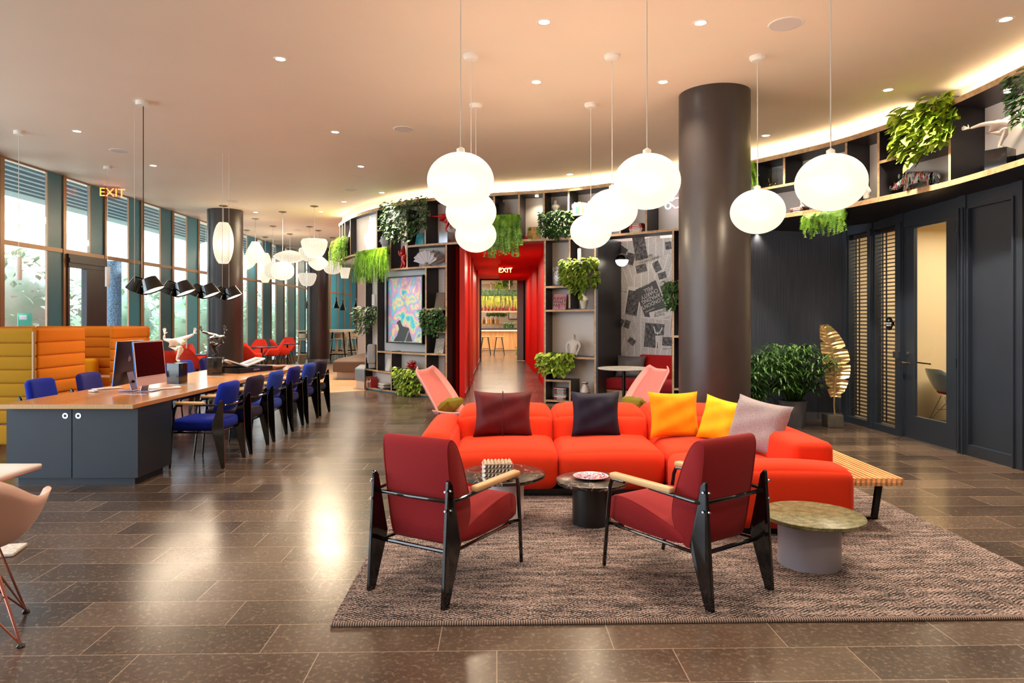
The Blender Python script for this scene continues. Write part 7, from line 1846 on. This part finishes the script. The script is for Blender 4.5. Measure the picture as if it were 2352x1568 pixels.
MB().b2(0,2.6,0,0.5,1.22,1.27).build('shelf', m_ply, mbk, smooth=False); MB().b2(0,2.6,0,0.6,0.0,0.9).build('cabinet', m_white, mbk, smooth=False); MB().b2(0,2.4,0,0.6,0.9,1.22).build('speckled_panel', colourful('terrazzo',[(220,210,204),(120,110,110),(230,224,218),(180,120,110)],30), mbk, smooth=False)
for x in (-0.1, 0.9, 1.9, 3.2): MB().b2(x,x+0.05,0,0.4,1.9,CH).build('upright', m_ply, mbk, smooth=False)
for z in (2.6, 3.3): MB().b2(-0.1,4.2,0,0.4,z,z+0.05).build('upper_shelf', m_ply, mbk, smooth=False)
for k, px in enumerate((1102,1107,1112,1118,1123,1128,1133,1138,1143)):
    p = D(px, HY, 34.5); mb = MB(); bottle(mb, 0.34, 0.055); c_ = [(214,150,80),(230,190,130),(120,70,40),(236,220,190)][k%4]; o = mb.build('bottle', pm('spirit_%d'%k, S(*c_), 0.15), None, loc=(p.x,p.y,1.272)); tag(o, 'amber toned spirit bottle, %s from the left on the back bar' % ORD[k], 'bottle', 'spirit bottles on the back bar')
def bar_plant(label, px, py, t, w, h, mat, n, L, kind='bush'):
    c = D(px, py, t); r = thing('bar_plant', label, 'plant', tuple(c), 0); MB().b2(-w*0.4,w*0.4,0,0.15,-0.15,-0.02).build('planter', m_box, r, smooth=False)
    bush(r, mat, w, 0.25, h, n, L) if kind == 'bush' else fern(r, mat, w, 0.3, h, n, L)
bar_plant('long row of dark ferns hanging over the bar shelf', 1147, 664, 32.7, 2.1, 0.55, leafmat('dark_fern',S(20,52,26),S(90,120,60),8), 170, 0.09, 'fern')
bar_plant('yellow green hanging ferns below the dark bar ferns', 1146, 680, 32.6, 2.0, 0.62, leafmat('gold_fern',S(120,140,30),S(196,180,50),8), 110, 0.06, 'fern')
bar_plant('bright bushy plant on the high bar shelf', 1148, 648, 34.2, 0.5, 0.4, l_lime, 140, 0.12); bar_plant('dark bushy plant high on the bar shelf', 1166, 642, 34.2, 0.45, 0.42, l_ivy, 140, 0.12)
bar_plant('trailing plant below the red bottles', 1140, 718, 34.0, 0.95, 0.2, l_ivy, 140, 0.11); bar_plant('square leafy plant on the low bar counter', 1169, 740, 31.6, 0.42, 0.42, l_ivy, 220, 0.10); bar_plant('small floor plant beside the blue steel door', 1193, 795, 27.0, 0.2, 0.38, l_lime, 60, 0.12)
pc = D(1180,HY,35.1); bp_ = thing('framed_print', 'framed floral print on the wall behind the bar', 'picture', (pc.x,pc.y,HC+(HY-733)/F), 0)
MB().b2(-0.27,0.27,-0.03,0.0,0.0,0.42).build('frame', m_black, bp_, smooth=False); MB().b2(-0.24,0.24,-0.035,-0.03,0.03,0.39).build('print', colourful('floral_print',[(60,90,140),(230,222,216),(232,226,220),(150,130,120)],9), bp_, smooth=False); bp_.location.z = 1.5
# ------------------------------------------------ outside
struct(MB().b2(-70,-7.95,-20,80,-0.25,-0.12).build('ground_outside', pm('pavement', S(190,190,186), 0.8), smooth=False))
m_bld = pm('cream_render', S(244,232,214), 0.8); m_wing = pm('window_grey', S(170,196,206), 0.2); m_roof = pm('clay_roof', S(226,196,176), 0.8)
def building(label, x, y, w, d, h, rows, cols, roof=False):
    r = thing('building', label, 'building', (x,y,0), 0)
    MB().b2(-d,0,-w/2,w/2,-0.12,h).build('walls', m_bld, r, smooth=False)
    if roof: MB().prism([(-d-0.5,-w/2-0.5),(0.5,-w/2-0.5),(0.5,w/2+0.5),(-d-0.5,w/2+0.5)],h,h+0.5).build('roof', m_roof, r, smooth=False)
    for i in range(rows):
        for j in range(cols):
            yy = -w/2+w*(j+0.5)/cols; zz = 1.6+ (h-2.2)*(i)/max(1,rows)
            MB().b2(0.0,0.05,yy-0.55,yy+0.55,zz,zz+1.5).build('window', m_wing, r, smooth=False)
building('tall cream building outside the leftmost window', -36, 17, 12, 8, 14.5, 4, 5); building('low cream building with clay roof outside the glass door', -24, 32, 15, 8, 6.2, 2, 5, True)
building('cream gabled building outside the middle windows', -26, 51, 15, 8, 8.5, 2, 5, True); building('distant cream building seen past the left column', -34, 68, 18, 8, 9, 2, 6)
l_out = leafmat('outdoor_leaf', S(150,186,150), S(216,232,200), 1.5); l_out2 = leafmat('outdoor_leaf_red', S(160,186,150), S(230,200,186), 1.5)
def tree(label, x, y, h, w, n, mat, L=0.30):
    r = thing('garden_shrub', label, 'shrub', (x,y,-0.12), 0, 'shrubs outside the windows'); mb = MB(); R = rl_
    for i in range(n):
        u = R.uniform(-1,1); a = R.uniform(0,2*PI); s_ = math.sqrt(1-u*u); q = Vector((s_*math.cos(a)*w/2, s_*math.sin(a)*w/2, h/2+u*h/2))*1.0; q.x *= R.uniform(0.75,1.05); q.y *= R.uniform(0.75,1.05)
        leaf_quad(mb, q, rv()+Vector((q.x,q.y,0.3)).normalized(), Vector((0,0,1)), L*R.uniform(0.6,1.2), L*0.5)
    mb.build('foliage', mat, r, smooth=False); MB().ell((0,0,h/2),(w*0.36,w*0.36,h*0.44)).build('inner_mass', mat, r); MB().cyl((0,0,0),(0,0,h*0.5),0.08,0.05).build('trunk', m_bronze, r)
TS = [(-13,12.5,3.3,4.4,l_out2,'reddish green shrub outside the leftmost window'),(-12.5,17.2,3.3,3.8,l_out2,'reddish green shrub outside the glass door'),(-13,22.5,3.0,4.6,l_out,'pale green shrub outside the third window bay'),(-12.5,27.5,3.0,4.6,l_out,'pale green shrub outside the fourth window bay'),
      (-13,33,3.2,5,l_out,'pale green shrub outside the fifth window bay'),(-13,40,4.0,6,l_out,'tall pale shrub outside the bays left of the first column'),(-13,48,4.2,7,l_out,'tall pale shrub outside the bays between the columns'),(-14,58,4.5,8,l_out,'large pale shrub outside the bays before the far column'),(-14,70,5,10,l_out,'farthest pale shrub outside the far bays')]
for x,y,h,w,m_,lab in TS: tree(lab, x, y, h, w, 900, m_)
# outer canopy seen at the top of the panes
cn = MB(); cn.b2(-10.7,-7.95,2,60,4.2,4.4)
for k in range(8): cn.b2(-10.1+0.28*k,-10.0+0.28*k,2,60,4.14,4.2)
struct(cn.build('ceiling_canopy', pm('canopy_slats', S(150,168,172), 0.7), smooth=False))
p = D(262,HY,16.5); o = MB().cyl((0,0,-0.12),(0,0,2.9),0.16,n=20).build('speckled_post', pm('speckled_granite', S(110,130,150), 0.6, noise=0.8, scale=40), None, loc=(p.x,p.y,0)); tag(o, 'speckled granite post outside the second window bay', 'post')
p = D(57,HY,14.4); sg_ = thing('parking_sign', 'small green sign board outside the leftmost window', 'sign', (p.x,p.y,-0.12), 1.0)
MB().box((0,0,1.60),(0.26,0.02,0.30)).build('board', pm('sign_green', S(80,190,160), 0.5), sg_, smooth=False); MB().cyl((0,0,0),(0,0,1.46),0.02).build('post', m_steel, sg_); MB().box((-0.04,-0.013,1.66),(0.14,0.004,0.10)).build('white_panel', m_white, sg_, smooth=False)
su = bpy.data.lights.new('sun', 'SUN'); su.energy = 6.0; su.angle = 0.05; su.color = (1,0.97,0.9); so_ = bpy.data.objects.new('sun', su); COL.objects.link(so_); so_.rotation_euler = (0, 0.75, 0.35)
